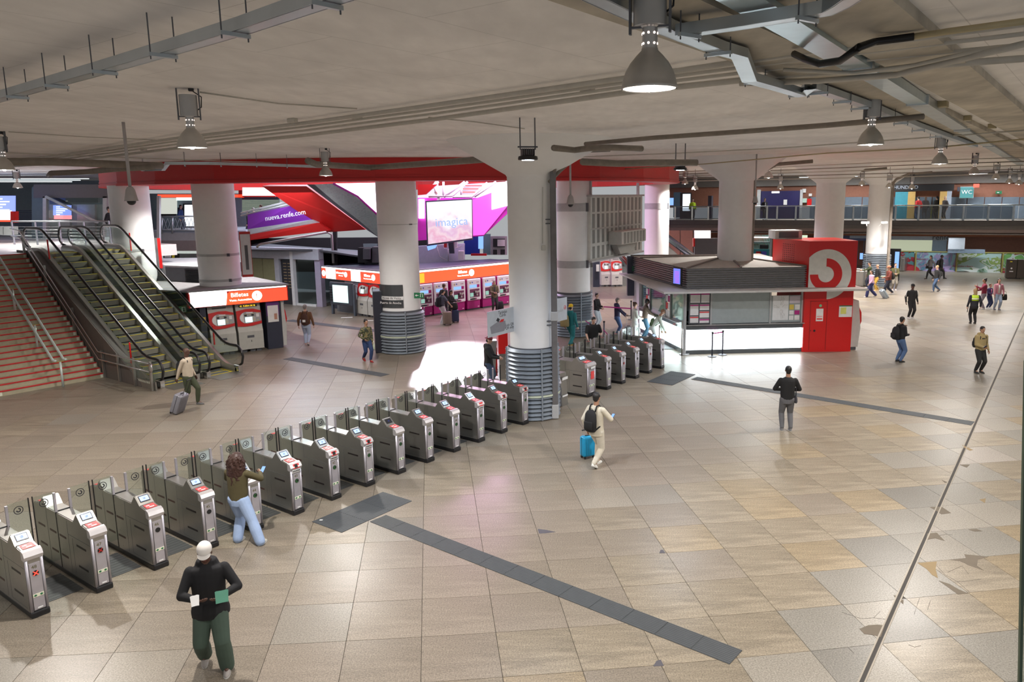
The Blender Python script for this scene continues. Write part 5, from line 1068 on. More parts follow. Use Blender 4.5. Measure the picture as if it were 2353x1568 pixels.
for i in range(7): y = 456+i*6.4; m.prism([at(-40, y+2.4, 39.7), at(5+((i*5) % 3)*8, y+2.4, 39.7), at(5+((i*5) % 3)*8, y, 39.7), at(-40, y, 39.7)], (0, .02, 0))
m.build('screen_text', LSIGNW, t)
t = struct(thing('wall_left', 'grey blue end wall of the upper level with louvres and benches', 'wall', (0, 0, 0))); pq(t, 'wall_face', -300, 260, 415, 540, 52, mat('blue_grey_wall', (.20, .25, .29), .6)); 
for i in range(9): pq(t, 'louvre_slat', 34, 74, 483+i*4.2, 485.5+i*4.2, 45, NAVY, .1)
for x in (-12, 8): pq(t, 'seat', x, x+18, 521, 540, 38, mat('seat_grey', (.2, .22, .22), .5), .5)
for i in range(3): pq(t, 'strip_light', -200, 200-i*20, 410+i*3.5, 411.5+i*3.5, 44-i*3, mat('lit_tube', (.9, 1, 1), emit=1.6, ecol=(.8, .95, 1)), .2)
# ================================================================== FAR SIDE: balcony, walls, shops, hoardings
b0 = Vector((15.3, 60.3, 0)); bdir = Vector((17.3, -7.5, 0)).normalized(); bnn = Vector((-bdir.y, bdir.x, 0))
def fp(px, back=0.0, base=b0, dr=bdir):
    k_ = at(px, 500, 50); k_ = k_.x/k_.y; B0 = base+bnn*back; s_ = (k_*B0.y-B0.x)/(dr.x-k_*dr.y); return B0+dr*s_
def fz(px, y, back=0.0):
    p = fp(px, back); return at(px, y, p.y).z
def fq(par, nm, x0, x1, y0, y1, back, mm, th=.2):
    "a flat face on the line set back behind the balcony edge, spanning the given survey marks"
    a, b = fp(x0, back), fp(x1, back); xm = (x0+x1)/2; z0, z1 = fz(xm, y1, back), fz(xm, y0, back)
    m = MB(); m.prism([(a.x, a.y, z0), (b.x, b.y, z0), (b.x, b.y, z1), (a.x, a.y, z1)], bnn*th); return m.build(nm, mm, par)
t = struct(thing('wall_back', 'far brick-coloured wall with grey dado behind the balcony', 'wall', (0, 0, 0)))
BRK = mat('terracotta_wall', (.30, .13, .085), .75, var=.1); DADO = mat('blue_grey_dado', (.13, .17, .22), .6)
fq(t, 'upper_wall', 1530, 2560, 395, 475, 5.2, BRK)
for i in range(16): x = 1960+i*40; fq(t, 'dado_panel', x-100, x-62, 453, 520, 5.1, DADO, .1)
fq(t, 'lower_wall', 1530, 2560, 535, 640, 11, BRK); fq(t, 'header_beam', 1530, 2560, 398, 424, 4.8, mat('dark_header', (.16, .15, .14), .6), .3)
t = struct(thing('balcony', 'long far balcony with dark slab edge', 'balcony', (0, 0, 0)))
a, b = fp(1536), fp(2560); m = MB()
m.prism([(a.x, a.y, UPPER), (b.x, b.y, UPPER), (b.x+bnn.x*5.2, b.y+bnn.y*5.2, UPPER), (a.x+bnn.x*5.2, a.y+bnn.y*5.2, UPPER)], (0, 0, -.25)); m.build('deck', mat('deck_stone', (.42, .36, .3), .5), t)
for z0, z1, off, mm in ((UPPER-.35, UPPER+.02, -.12, mat('dark_edge_beam', (.09, .085, .085), .5)), (UPPER-.60, UPPER-.35, .0, mat('brown_edge', (.15, .135, .125), .6)), (UPPER-.85, UPPER-.60, .1, mat('grey_brown_beam', (.26, .20, .18), .6)), (UPPER-1.15, UPPER-.85, .6, mat('rust_soffit', (.26, .10, .05), .7))):
    p, q = a+bnn*off, b+bnn*off; m = MB(); m.prism([(p.x, p.y, z0), (q.x, q.y, z0), (q.x, q.y, z1), (p.x, p.y, z1)], bnn*.4); m.build('edge_beam', mm, t)
m = MB(); m.prism([(a.x, a.y, UPPER-.9), (b.x, b.y, UPPER-.9), (b.x+bnn.x*11, b.y+bnn.y*11, UPPER-.9), (a.x+bnn.x*11, a.y+bnn.y*11, UPPER-.9)], (0, 0, -.1)); m.build('soffit', mat('dark_soffit', (.16, .14, .13), .7), t)
t = thing('balcony_railing', 'long grey railing with perforated glass panels along the far balcony', 'railing', (0, 0, 0))
m = MB(); m.tube([upz(a, UPPER+1.08), upz(b, UPPER+1.08)], .045, 6); m.build('top_rail', GALV, t, True); m = MB(); m.tube([upz(a, UPPER+.1), upz(b, UPPER+.1)], .03, 6); m.build('bottom_rail', GALV, t, True)
px = [1551, 1590, 1627, 1735, 1762, 1785, 1828, 1873, 1960, 2010, 2057, 2110, 2160, 2213, 2270, 2328]
for x in px: p = fp(x); m = MB(); m.box(p.x-.06, p.x+.06, p.y-.05, p.y+.05, UPPER-.3, UPPER+1.1); m.build('rail_post', GALV, t)
for i in range(len(px)-1):
    p, q = fp(px[i]+1, .05), fp(px[i+1]-1, .05); m = MB(); m.prism([upz(p, UPPER+.12), upz(q, UPPER+.12), upz(q, UPPER+1.0), upz(p, UPPER+1.0)], bnn*.015); m.build('perforated_panel', glass_mat('perforated_panel', (.62, .64, .66), .08, .85, .4), t)
# upper level: shop fronts and signs
t = thing('purple_shutter_bay', 'deep blue shuttered bay on the far balcony behind the kiosk column', 'shop front', (0, 0, 0)); fq(t, 'shutter', 1745, 1836, 439, 505, 4.6, mat('deep_blue_shutter', (.015, .012, .09), .5)); fq(t, 'frame', 1738, 1746, 436, 505, 4.5, GREYP); fq(t, 'frame', 1836, 1842, 436, 505, 4.5, GREYP); fq(t, 'sign_plate', 1799, 1807, 459, 471, 4.5, PAPER, .05); fq(t, 'ceiling_light', 1771, 1788, 440, 444, 3.5, LSIGNW)
t = thing('wall_notices', 'green plan, red cabinet and small red sign on the far brick wall', 'wall notices', (0, 0, 0)); fq(t, 'white_box', 1841, 1849, 434, 443, 4.9, PAPER); fq(t, 'green_plan', 1836, 1852, 456, 466, 4.9, mat('pale_green_plan', (.5, .7, .6), .5)); fq(t, 'red_cabinet', 1853, 1863, 457, 472, 4.9, REDG); fq(t, 'red_sign', 1856, 1863, 445, 451, 4.9, PAPER)
t = thing('pharmacy_front', 'bright pharmacy entrance with green plant wall and black fascia on the far balcony', 'shop front', (0, 0, 0))
fq(t, 'black_fascia', 2040, 2187, 424, 439, 4.4, BLACK); fq(t, 'teal_panel', 2054, 2083, 441, 510, 4.5, mat('teal_print', (.05, .28, .36), .5)); fq(t, 'timber_jamb', 2083, 2100, 440, 510, 4.5, mat('warm_timber', (.55, .36, .12), .5)); fq(t, 'timber_jamb', 2156, 2172, 440, 510, 4.5, MATS['warm_timber']); fq(t, 'pale_sign_post', 2172, 2183, 438, 510, 4.5, mat('pale_blue_board', (.35, .40, .48), .5))
mg, nt, b_ = new_mat('plant_wall'); nz = nt.nodes.new('ShaderNodeTexNoise'); nz.inputs['Scale'].default_value = 9; cr = nt.nodes.new('ShaderNodeValToRGB'); cr.color_ramp.elements[0].position = .4; cr.color_ramp.elements[0].color = (.01, .03, .005, 1); cr.color_ramp.elements[1].position = .62; cr.color_ramp.elements[1].color = (.40, .50, .08, 1); nt.links.new(nz.outputs[0], cr.inputs[0]); nt.links.new(cr.outputs[0], b_.inputs['Base Color']); tcn = nt.nodes.new('ShaderNodeTexCoord'); nt.links.new(tcn.outputs['Object'], nz.inputs[0])
fq(t, 'plant_wall', 2098, 2158, 438, 512, 7.5, mg); fq(t, 'side_wall', 2083, 2172, 436, 512, 8.2, MATS['warm_timber'])
s_ = fq(t, 'lit_cross', 2108, 2114, 441, 450, 7.3, LW2, .05); text('ONE', .42, frame(upz(fp(2128, 7.2), fz(2128, 443, 7.2)), bdir, (0, 0, 1)), .01).build('lettering', LW2, t); text('HUNDRED', .42, frame(upz(fp(2130, 7.2), fz(2130, 450, 7.2)), bdir, (0, 0, 1)), .01).build('lettering', LW2, t)
text('HUNDRED', .36, frame(upz(fp(2077, 4.35), fz(2077, 431, 4.35)), bdir, (0, 0, 1)), .01).build('lettering', mat('dim_letter', (.45, .5, .6), .5), t)

pl = bpy.data.lights.new('pharmacy_light', 'AREA'); pl.shape = 'RECTANGLE'; pl.size = 3; pl.size_y = 1.5; pl.energy = 130; pl.color = (1, .86, .5); o = obj('pharmacy_light', pl); p = fp(2128, 6.3); o.location = (p.x, p.y, UPPER+2.9)
t = thing('wc_sign', 'teal square WC sign hanging over the far balcony', 'sign', (0, 0, 0)); fq(t, 'plate', 2202, 2232, 430, 455, 4.3, mat('teal_sign', (.10, .42, .45), emit=.55, ecol=(.12, .50, .52))); fq(t, 'rim', 2201, 2233, 429, 456, 4.35, GREYP); text('WC', .42, frame(upz(fp(2217, 4.25), fz(2217, 442, 4.25)), bdir, (0, 0, 1)), .01).build('lettering', PAPER, t); fq(t, 'icon_plate', 2195, 2200, 430, 440, 4.3, NAVY)
t = thing('exit_sign', 'small green exit sign on the far brick wall right of the WC sign', 'exit sign', (0, 0, 0)); fq(t, 'plate', 2283, 2297, 439, 446, 4.8, GREENS, .1); fq(t, 'arrow', 2286, 2291, 442, 443.5, 4.7, PAPER, .05)
t = thing('lit_red_lamp', 'small glowing red sign high on the far wall above the WC sign', 'lamp', (0, 0, 0)); fq(t, 'box', 2231, 2244, 423, 431, 3.5, LRED)
t = thing('lit_poster_pillar', 'tall lit white poster pillar on the far balcony next to the guard', 'poster pillar', (0, 0, 0)); fq(t, 'case', 1562, 1587, 443, 512, 2, BLACK); fq(t, 'lit_face', 1568, 1585, 446, 485, 1.9, mat('lit_white_blue', (.8, .9, 1), emit=1.6, ecol=(.80, .90, 1)), .05); fq(t, 'blue_column', 1547, 1563, 442, 500, 4, mat('pale_blue_col', (.12, .25, .38), .4)); fq(t, 'blue_screen', 1537, 1546, 455, 472, 4, SCRB); fq(t, 'dark_pillar', 1626, 1634, 450, 505, 0, NAVY, .6)
# lower level
t = thing('pale_wall_below', 'pink and dark wall panels with an escalator behind the flip board', 'wall panels', (0, 0, 0)); m = MB()
pq(t, 'pink_panel', 1536, 1562, 530, 585, 58, mat('pink_panel', (.45, .22, .18), .6)); pq(t, 'pink_panel', 1564, 1592, 530, 588, 58, MATS['pink_panel']); pq(t, 'dark_panel', 1596, 1650, 548, 592, 44, DGREY); pq(t, 'red_edge', 1593, 1597, 548, 567, 43.9, REDG); pq(t, 'white_panel', 1596, 1633, 530, 548, 50, WHITE)
t = thing('far_escalator', 'far escalator rising behind the kiosk roof', 'escalator', (0, 0, 0)); m = MB(); m.bar([at(1534, 540, 50), at(1600, 590, 48)], .1, .1); m.bar([at(1534, 552, 50), at(1585, 592, 48)], .1, .1); m.build('handrail_belt', BLACK, t); m = MB(); m.bar([at(1534, 546, 50), at(1596, 592, 48)], .3, .25); m.build('balustrade', CHROME, t); m = MB(); m.prism([at(1534, 562, 50.2), at(1560, 588, 49), at(1534, 592, 49)], (0, .3, 0)); m.build('side', STEEL, t)
m = MB(); m.bar([at(1428, 590, 45), at(1447, 615, 43)], .3, .2); m.bar([at(1425, 585, 45), at(1450, 614, 43)], .08, .08); m.build('balustrade', CHROME, t)
t = thing('red_machine_pair', 'narrow grey pillar beside the pair of far red ticket machines', 'pillar', (0, 0, 0)); pq(t, 'pillar', 1363, 1378, 602, 660, 39.5, NAVY, .3); pq(t, 'notice', 1370, 1377, 608, 624, 39.4, PAPER, .02); pq(t, 'pillar', 1442, 1460, 590, 680, 36, NAVY, .4); s = pq(t, 'exit_plate', 1453, 1461, 612, 624, 35.9, GREENS, .03)
red_machine('ticket_machine', 'red-faced ticket machine under the flip board, left of the pair', at(1394, 660, 41)*1.0, R(12), .78, 1.95); red_machine('ticket_machine', 'red-faced ticket machine under the flip board, right of the pair', at(1417, 656, 41.2)*1.0, R(12), .78, 1.95)
for o in col.objects:
    if o.get('category') == 'ticket machine' and o.location.y > 40.5 and o.location.x > 2 and o.parent is None: g = G(1394 if o.location.x < 3.3 else 1418, 659); o.location = g
t = thing('bright_shop', 'bright teal and white shop fronts behind the red block', 'shop front', (0, 0, 0))
fq(t, 'left_red_frame', 1712, 1722, 546, 600, 8, REDG); fq(t, 'magenta_sign', 1700, 1712, 560, 600, 8, mat('white_red', (.7, .7, .8), .5)); fq(t, 'teal_back', 1724, 1773, 536, 600, 11, mat('lit_teal_shop', (.4, .9, .85), emit=.45, ecol=(.22, .50, .48))); fq(t, 'teal_shelf', 1730, 1770, 545, 547, 10.5, LSIGNW, .5); fq(t, 'teal_shelf', 1730, 1770, 556, 558, 10.5, GREYP, .5); fq(t, 'counter', 1730, 1770, 573, 600, 8.5, mat('teal_counter', (.05, .35, .4), .4)); fq(t, 'poster', 1740, 1751, 578, 592, 8.3, REDG, .05); fq(t, 'poster', 1753, 1764, 578, 592, 8.3, mat('blue_poster', (.1, .1, .5), .5), .05); fq(t, 'dark_items', 1748, 1768, 563, 572, 9, BLACK)
fq(t, 'black_fascia', 1772, 1821, 537, 547, 8, BLACK); fq(t, 'white_interior', 1775, 1812, 547, 602, 12, mat('lit_white_shop', (1, 1, 1), emit=.95, ecol=(.95, .95, .92))); fq(t, 'white_side', 1771, 1776, 545, 602, 9, WHITE); fq(t, 'dark_edge', 1811, 1816, 545, 602, 8, BLACK)
text('café de la ola', .5, frame(upz(fp(1804, 7.9), fz(1804, 541, 7.9)), bdir, (0, 0, 1)), .01).build('lettering', PAPER, t)
fq(t, 'lit_ceiling_panel', 1822, 1857, 531, 548, 6, mat('lit_green_white', (.8, 1, .7), emit=.9, ecol=(.75, .9, .68)))
t = thing('glass_offices', 'glazed station offices with blue header behind the far column', 'glass front', (0, 0, 0)); fq(t, 'blue_header', 1925, 2000, 541, 553, 8, mat('blue_header', (.05, .06, .15), .5)); fq(t, 'white_header', 1955, 1996, 541, 548, 7.9, mat('pale_header', (.3, .34, .42), .5)); fq(t, 'lit_room', 1966, 2000, 553, 618, 12, mat('lit_room', (.9, .95, .8), emit=.7, ecol=(.75, .82, .62)))
for x in (1967, 1974, 1988): fq(t, 'mullion', x, x+2, 553, 618, 8, NAVY)
fq(t, 'blue_screen', 1981, 1988, 582, 596, 7.8, SCRB, .1)
t = thing('ticket_office', 'pale lit ticket office behind the advertising hoarding', 'office front', (0, 0, 0)); fq(t, 'pale_header', 2050, 2182, 543, 552, 8.5, mat('grey_header', (.34, .36, .38), .5)); fq(t, 'lit_glazing', 2050, 2147, 551, 582, 10.8, mat('lit_pale_yellow', (.9, .95, .7), emit=.55, ecol=(.72, .78, .55))); fq(t, 'grey_door', 2147, 2180, 551, 582, 8.6, mat('door_blue_grey', (.22, .28, .34), .5)); fq(t, 'grey_drum', 2184, 2222, 547, 578, 6, mat('drum_grey', (.38, .41, .45), .5), .6); fq(t, 'blue_plinth', 2184, 2270, 573, 582, 6, DADO)
text('renfe', .62, frame(upz(fp(2166, 8.3), fz(2166, 546, 8.3)), bdir, (0, 0, 1)), .01).build('lettering', INK, t)
# advertising hoarding with four pictures
t = thing('advertising_hoarding', 'long low hoarding of painted flower pictures across the far floor', 'hoarding', (0, 0, 0))
def pic_mat(name, base, cols, sc_):
    m_, nt, b = new_mat(name); n, l = nt.nodes, nt.links; tc = n.new('ShaderNodeTexCoord'); nz = n.new('ShaderNodeTexNoise'); nz.inputs['Scale'].default_value = sc_; nz.inputs['Detail'].default_value = 2; nz.inputs['Distortion'].default_value = 1.5; l.new(tc.outputs['Object'], nz.inputs[0])
    cr = n.new('ShaderNodeValToRGB'); cr.color_ramp.interpolation = 'CONSTANT'; cr.color_ramp.elements[0].color = base+(1,); cr.color_ramp.elements[1].position = .5; cr.color_ramp.elements[1].color = cols[0]+(1,)
    for i, c in enumerate(cols[1:]): e = cr.color_ramp.elements.new(.58+.06*i); e.color = c+(1,)
    l.new(nz.outputs[0], cr.inputs[0]); l.new(cr.outputs[0], b.inputs['Base Color']); return m_
BLU = (.22, .38, .42); pics = [(2030, 2100, pic_mat('cherry_picture', (.08, .22, .24), [(.25, .02, .03), (.35, .03, .04), (.1, .25, .2)], .8)), (2103, 2195, pic_mat('orchid_picture', BLU, [(.22, .19, .31), (.08, .22, .32), (.30, .33, .35)], .9)), (2198, 2300, pic_mat('white_flower_picture', (.30, .42, .40), [(.20, .28, .08), (.42, .47, .44), (.14, .24, .11)], .8)), (2303, 2375, pic_mat('leaf_picture', (.12, .28, .08), [(.35, .42, .40), (.22, .04, .02), (.14, .25, .07)], 1.0))]
H0 = Vector((29.2, 61.8, 0)); 
def hp(px): k_ = at(px, 600, 50); k_ = k_.x/k_.y; s_ = (k_*H0.y-H0.x)/(bdir.x-k_*bdir.y); return H0+bdir*s_
for x0, x1, mm in pics:
    p, q = hp(x0), hp(x1); z1 = at((x0+x1)/2, 577, p.y).z; m = MB(); m.prism([upz(p, .05), upz(q, .05), upz(q, 1.52), upz(p, 1.52)], bnn*.12); s_ = m.build('picture_panel', mm, t)
    m = MB(); m.box(p.x-.04, p.x+.04, p.y-.1, p.y, 0, 1.6); m.build('gilt_post', mat('olive_gilt', (.30, .27, .08), .5), t)
m = MB(); p, q = hp(2028), hp(2376); m.bar([upz(p, 1.56)-bnn*.02, upz(q, 1.56)-bnn*.02], .1, .07); m.build('gilt_rail', MATS['olive_gilt'], t)
# flower and fruit shapes on the pictures
def blob(px, y, rx, ry, mm, nm, dz=.02, k_=12, spike=0):
    p = hp(px)-bnn*dz; z = at(px, y, p.y).z; m = MB(); P = []
    for i in range(k_*(2 if spike else 1)):
        a_ = 2*math.pi*i/(k_*(2 if spike else 1)); r_ = (1-spike if i % 2 and spike else 1); P.append(p+bdir*(rx*r_*math.cos(a_))+Vector((0, 0, ry*r_*math.sin(a_))))
    m.prism(P, bnn*.01); m.build(nm, mm, t)
PR = mat('picture_red', (.30, .02, .03), .5); PV = mat('picture_violet', (.42, .34, .58), .5); PWt = mat('picture_white', (.60, .66, .64), .5); PG = mat('picture_green', (.08, .22, .06), .5)
blob(2082, 598, .95, .55, PR, 'painted_fruit', .02); blob(2098, 592, .55, .4, mat('picture_crimson', (.45, .04, .05), .5), 'painted_fruit', .03); blob(2160, 596, 1.3, .72, PV, 'painted_orchid', .02, 8, .45); blob(2162, 598, .5, .35, mat('picture_plum', (.22, .12, .35), .5), 'painted_orchid_heart', .03, 7, .3)
blob(2258, 592, 1.6, .55, PWt, 'painted_petals', .02, 9, .5); blob(2259, 590, .38, .33, mat('picture_sage', (.35, .5, .42), .5), 'painted_flower_heart', .03); blob(2258, 612, .35, .35, PG, 'painted_stem', .03, 5, .4); blob(2312, 590, .4, .3, PR, 'painted_leaf', .02, 5, .5)
text('Bienvenidos', .2, frame(upz(hp(2112)-bnn*.03, .95), bdir, (0, 0, 1)), .003).build('lettering', PR, t)
text('Bienvenidos a Blanca', .17, frame(upz(hp(2213)-bnn*.03, .45), bdir, (0, 0, 1)), .003).build('lettering', PR, t)
t = thing('post_box', 'dark brown double bin cabinet at the right edge of the far floor', 'bin cabinet', G(2333, 641), math.atan2(bdir.y, bdir.x)); 
for i in range(2): MB().rbox(.66, .5, 1.35, .03, (-.3+i*.7, .25, .72)).build('cabinet', mat('dark_brown_metal', (.06, .045, .035), .4), t)
MB().box(-.42, -.28, -.01, 0, 1.2, 1.27).build('yellow_plate', YELLOW, t); MB().box(-.5, .3, .02, .45, 0, .06).build('foot', BLACK, t); m = MB(); m.lathe([(.03, 0), (.06, 0), (.06, .01), (.03, .01)], 14); m.T = Matrix.Identity(4); m.v = [Vector((v.x-.3, -v.z-.0, v.y+.75)) for v in m.v]; m.build('crest', PAPER, t); MB().box(-.42, -.18, -.01, 0, .5, .56).build('lettering_block', PAPER, t)
t = thing('info_totem', 'dark totem with a tall blue lit screen beside the far column', 'information screen', G(2052, 646), R(-30)); MB().rbox(.75, .3, 2.3, .03, (0, .15, 1.15)).build('case', BLACK, t); MB().box(.02, .3, -.01, 0, .5, 2.1).build('screen', SCRB, t)
# far ticket gate line by the far column
gb = None
def far_gate(px, py, lab):
    global gb
    if gb is None:
        t = thing('ticket_barrier', lab, 'ticket gate', G(px, py), R(-35), 'far ticket gates beside the far column'); MB().rbox(.3, 1.8, 1.05, .05, (0, .9, .55)).build('body', STEEL, t); MB().rbox(.3, .3, .16, .04, (0, .2, 1.13)).build('reader_head', STEEL, t); MB().box(-.13, .13, .01, .05, .1, .95).build('front_strip', GREYL, t); gb = t; return
    t = copy_tree(gb); t.location = G(px, py); t['label'] = lab
for i, x in enumerate([1962, 1970, 1978, 1986, 2005, 2014, 2022]): far_gate(x, 659-abs(i-2)*.8 if i < 4 else 642, ['first', 'second', 'third', 'fourth', 'fifth', 'sixth', 'seventh'][i]+' small far ticket gate counted from the red block towards the far column')
for i, x in enumerate([2058, 2065, 2073]): far_gate(x, 624, ['left', 'middle', 'right'][i]+' one of three far ticket gates just right of the blue lit totem')
# direction boards on the ring column and hanging signs
t = thing('direction_boards', 'three dark and pale direction boards wrapped on the ring column', 'direction board', (0, 0, 0)); cpt = at(917, 600, 31.0); rr = .835
def curved(z0, z1, a0, a1, mm, nm, r_=rr):
    m = MB(); n_ = 10; P = [(cpt.x+r_*math.cos(a0+(a1-a0)*i/n_), cpt.y+r_*math.sin(a0+(a1-a0)*i/n_)) for i in range(n_+1)]
    for i in range(n_): (x0, y0), (x1, y1) = P[i], P[i+1]; m.add([(x0, y0, z0), (x1, y1, z0), (x1, y1, z1), (x0, y0, z1)], [(0, 1, 2, 3)])
    return m.build(nm, mm, t)
A0, A1 = math.pi*1.02, math.pi*1.60
for y0, y1, mm in ((655, 681, mat('charcoal_board', (.05, .055, .06), .5)), (682, 690, PAPER), (690, 708, MATS['charcoal_board'])):
    curved(at(917, y1, 30.2).z, at(917, y0, 30.2).z, A0, A1, mm, 'board')
def boardtext(s, px, y, sz, mm): 
    p = at(px, y, 30.1); text(s, sz, frame((p.x, cpt.y-math.sqrt(max(.01, (rr+.012)**2-(p.x-cpt.x)**2))-.02, p.z), (1, -.25, 0), (0, 0, 1)), .002).build('lettering', mm, t)
boardtext('Oficina de Venta', 897, 686, .13, INK); boardtext('Puerta de Atocha', 897, 697, .13, PAPER)
t = thing('exit_sign', 'green running-man exit sign hung on the ring column with the boards', 'exit sign', at(963, 679, 30.4)); MB().box(-.2, .2, -.015, .015, -.12, .11).build('plate', GREENS, t); m = MB(); m.prism([(-.16, -.018, 0), (-.10, -.018, .05), (-.10, -.018, -.05)], (0, -.003, 0)); m.box(-.1, -.02, -.021, -.018, -.012, .012); m.box(.04, .06, -.021, -.018, -.07, .07); m.box(.13, .15, -.021, -.018, -.07, .07); m.box(.04, .15, -.021, -.018, .055, .07); m.build('pictogram', PAPER, t)
t = thing('dark_totem', 'tall dark slab totem standing left of the ring column with boards', 'totem', G(874, 812), R(15)); MB().rbox(.36, .9, 2.55, .03, (0, .45, 1.27)).build('slab', mat('totem_navy', (.02, .022, .035), .4), t)
# cards sign hanging by the thick column
t = thing('card_sign', 'grey glass sign Tarjetas Cards with a machine drawing on the left of the thick column', 'sign', (0, 0, 0))
a_, b_ = at(1120, 719, 20.0), at(1182, 709, 21.0); zt_, zb_ = at(1120, 722, 20.0).z, at(1120, 777, 20.0).z
Mz, Lz = wall_frame(a_, b_); zt_ += .05
m = MB(); m.T = Mz; m.box(0, Lz, zb_, zt_, -.015, .0); m.build('plate', mat('sign_grey_glass', (.50, .54, .58), .3), t); m = MB(); m.T = Mz; m.box(Lz, Lz+.12, zb_-.0, zt_, -.05, .01); m.build('red_bracket', REDG, t)
def zt(s, x, z, sz): text(s, sz, Mz @ Matrix.Translation((x, zb_+z, .002)), .001).build('lettering', INK, t)
HH = zt_-zb_; zt('Tarjetas', Lz*.55, HH*.88, .12); zt('Cards', Lz*.55, HH*.76, .12); zt('Solo QR', Lz*.80, HH*.32, .11); zt('QR only', Lz*.80, HH*.2, .11)
m = MB(); m.T = Mz; m.prism([(Lz*.12, HH*.12+zb_, .001), (Lz*.58, HH*.12+zb_, .001), (Lz*.66, HH*.25+zb_, .001), (Lz*.64, HH*.52+zb_, .001), (Lz*.4, HH*.56+zb_, .001), (Lz*.08, HH*.40+zb_, .001)], (0, 0, .003)); s_ = m.build('machine_drawing', mat('drawing_grey', (.25, .25, .28), .5), t)
m = MB(); m.T = Mz; m.prism([(Lz*.30, HH*.6+zb_, .004), (Lz*.38, HH*.52+zb_, .004), (Lz*.44, HH*.62+zb_, .004), (Lz*.36, HH*.70+zb_, .004)], (0, 0, .002)); m.build('drawing_screen', INK, s_); m = MB(); m.T = Mz; m.prism([(Lz*.42, HH*.5+zb_, .004), (Lz*.56, HH*.5+zb_, .004), (Lz*.60, HH*.6+zb_, .004), (Lz*.48, HH*.6+zb_, .004)], (0, 0, .002)); m.build('drawing_reader', REDG, s_)
t = thing('station_sign', 'grey glass sign ending in canías and a red emblem right of the grey pipe', 'sign', (0, 0, 0)); a_, b_ = at(1272, 710, 22.4), at(1303, 705, 23.0); Mz, Lz = wall_frame(a_, b_); z0_, z1_ = at(1285, 738, 22.7).z, at(1285, 686, 22.7).z
m = MB(); m.T = Mz; m.box(0, Lz, z0_, z1_, -.015, 0); m.build('plate', mat('sign_grey_glass', (0, 0, 0)), t); text('cercanías', .15, Mz @ Matrix.Translation((Lz*.32, (z0_+z1_)/2-.02, .002)), .001).build('lettering', GREYP, t); m = MB(); m.T = Mz; hook_logo(m, (Lz*.84, (z0_+z1_)/2+.04, .002), (1, 0, 0), (0, 1, 0), .065, (0, 0, 1)); m.build('emblem', REDG, t)
# red and grey machine at the left foot of the thick column
t = thing('red_validator', 'red and grey ticket cabinet standing against the left side of the thick column', 'ticket cabinet', G(1158, 872), R(10)); MB().box(-.16, .16, .0, .5, .9, 1.75).build('red_head', REDG, t); MB().box(-.14, .16, .05, .5, 0, .9).build('steel_body', STEEL, t); MB().prism([(-.55, .1, 0), (-.3, .1, 0), (-.2, .1, 1.35), (-.45, .1, 1.35)], (0, .35, 0)).build('side_reader', STEEL, t); MB().box(-.3, -.2, .12, .4, .1, 1.1).build('red_side', REDG, t)

# added lamps that brighten the far side, under the balcony and over its walk
for i, (px, back, z, e) in enumerate([(1640, 4, UPPER-1.2, 40), (1790, 4, UPPER-1.2, 40), (1960, 4, UPPER-1.2, 45), (2090, 5, UPPER-1.2, 60), (2180, 5, UPPER-1.2, 60), (2270, 5, UPPER-1.2, 60), (2340, 5, UPPER-1.2, 50), (1700, 2.2, 7.5, 130), (1850, 2.2, 7.5, 130), (1960, 2.2, 7.5, 150), (2060, 2.2, 7.5, 130), (2240, 2.2, 7.5, 170), (2330, 2.2, 7.5, 150)]):
    p = fp(px, back); t = thing('fill_strip_lamp', ('added strip lamp under the balcony soffit, %s from the left' if z < 5 else 'added strip lamp over the balcony walk, %s from the left') % 'first second third fourth fifth sixth seventh'.split()[i if z < 5 else i-7], 'ceiling lamp', (p.x, p.y, z), math.atan2(bdir.y, bdir.x), 'added strip lamps of the balcony')
    MB().box(-.6, .6, -.09, .09, .02, .10).build('housing', GREYP, t); MB().box(-.57, .57, -.07, .07, 0, .02).build('diffuser', mat('strip_glow', (1, 1, 1), emit=3, ecol=(.95, .98, 1)), t)
    L = bpy.data.lights.new('strip_light', 'AREA'); L.shape = 'RECTANGLE'; L.size = 1.1; L.size_y = .14; L.energy = e; L.color = (.92, .97, 1); o = obj('strip_light', L, t); o.location = (0, 0, -.02)
# ================================================================== CEILING SERVICES
def pipe(name, label, pts, r, mm, z=7.66, cat='pipe', group=None, n=8):
    m = MB(); m.tube([G(p[0], p[1], p[2] if len(p) > 2 else z) for p in pts], r, n); return tag(m.build(name, mm, None, True), label, cat, group)
for i, (dy, r, lab) in enumerate([(0, .035, 'topmost'), (10, .022, 'second'), (20, .022, 'third'), (33, .04, 'lowest and thickest')]):
    k = i
    pipe('conduit', lab+' of the four parallel conduits crossing the ceiling from left to right', [(-60, 376+dy*.4), (104, 361+dy*.5), (411, 317+dy*.7), (700, 283+dy*.85), (1000, 241+dy), (1450, 178+dy), (1800, 128+dy*1.4), (2420, 44+dy*2.6)], r, PIPE, 7.66, 'conduit')
pipe('conduit', 'conduit with brass tint running along the ceiling at the upper right corner', [(2009, 98), (2180, 72), (2420, 40)], .03, mat('brass_tint_pipe', (.42, .36, .22), .5, .2), 7.6, 'conduit')
pipe('black_cable', 'thick black cable sagging below the duct at the upper right', [(1825, 124), (1850, 136, 7.5), (1885, 147, 7.4), (1930, 140, 7.4), (1975, 108, 7.45), (2010, 96, 7.58), (2100, 84, 7.6)], .035, BLACK, 7.6, 'cable')
pipe('conduit', 'long pale conduit under the duct, curving to the right edge', [(1700, 192), (1880, 186, 7.55), (2060, 172, 7.5), (2200, 138, 7.55), (2420, 85)], .035, PIPE, 7.6, 'conduit')
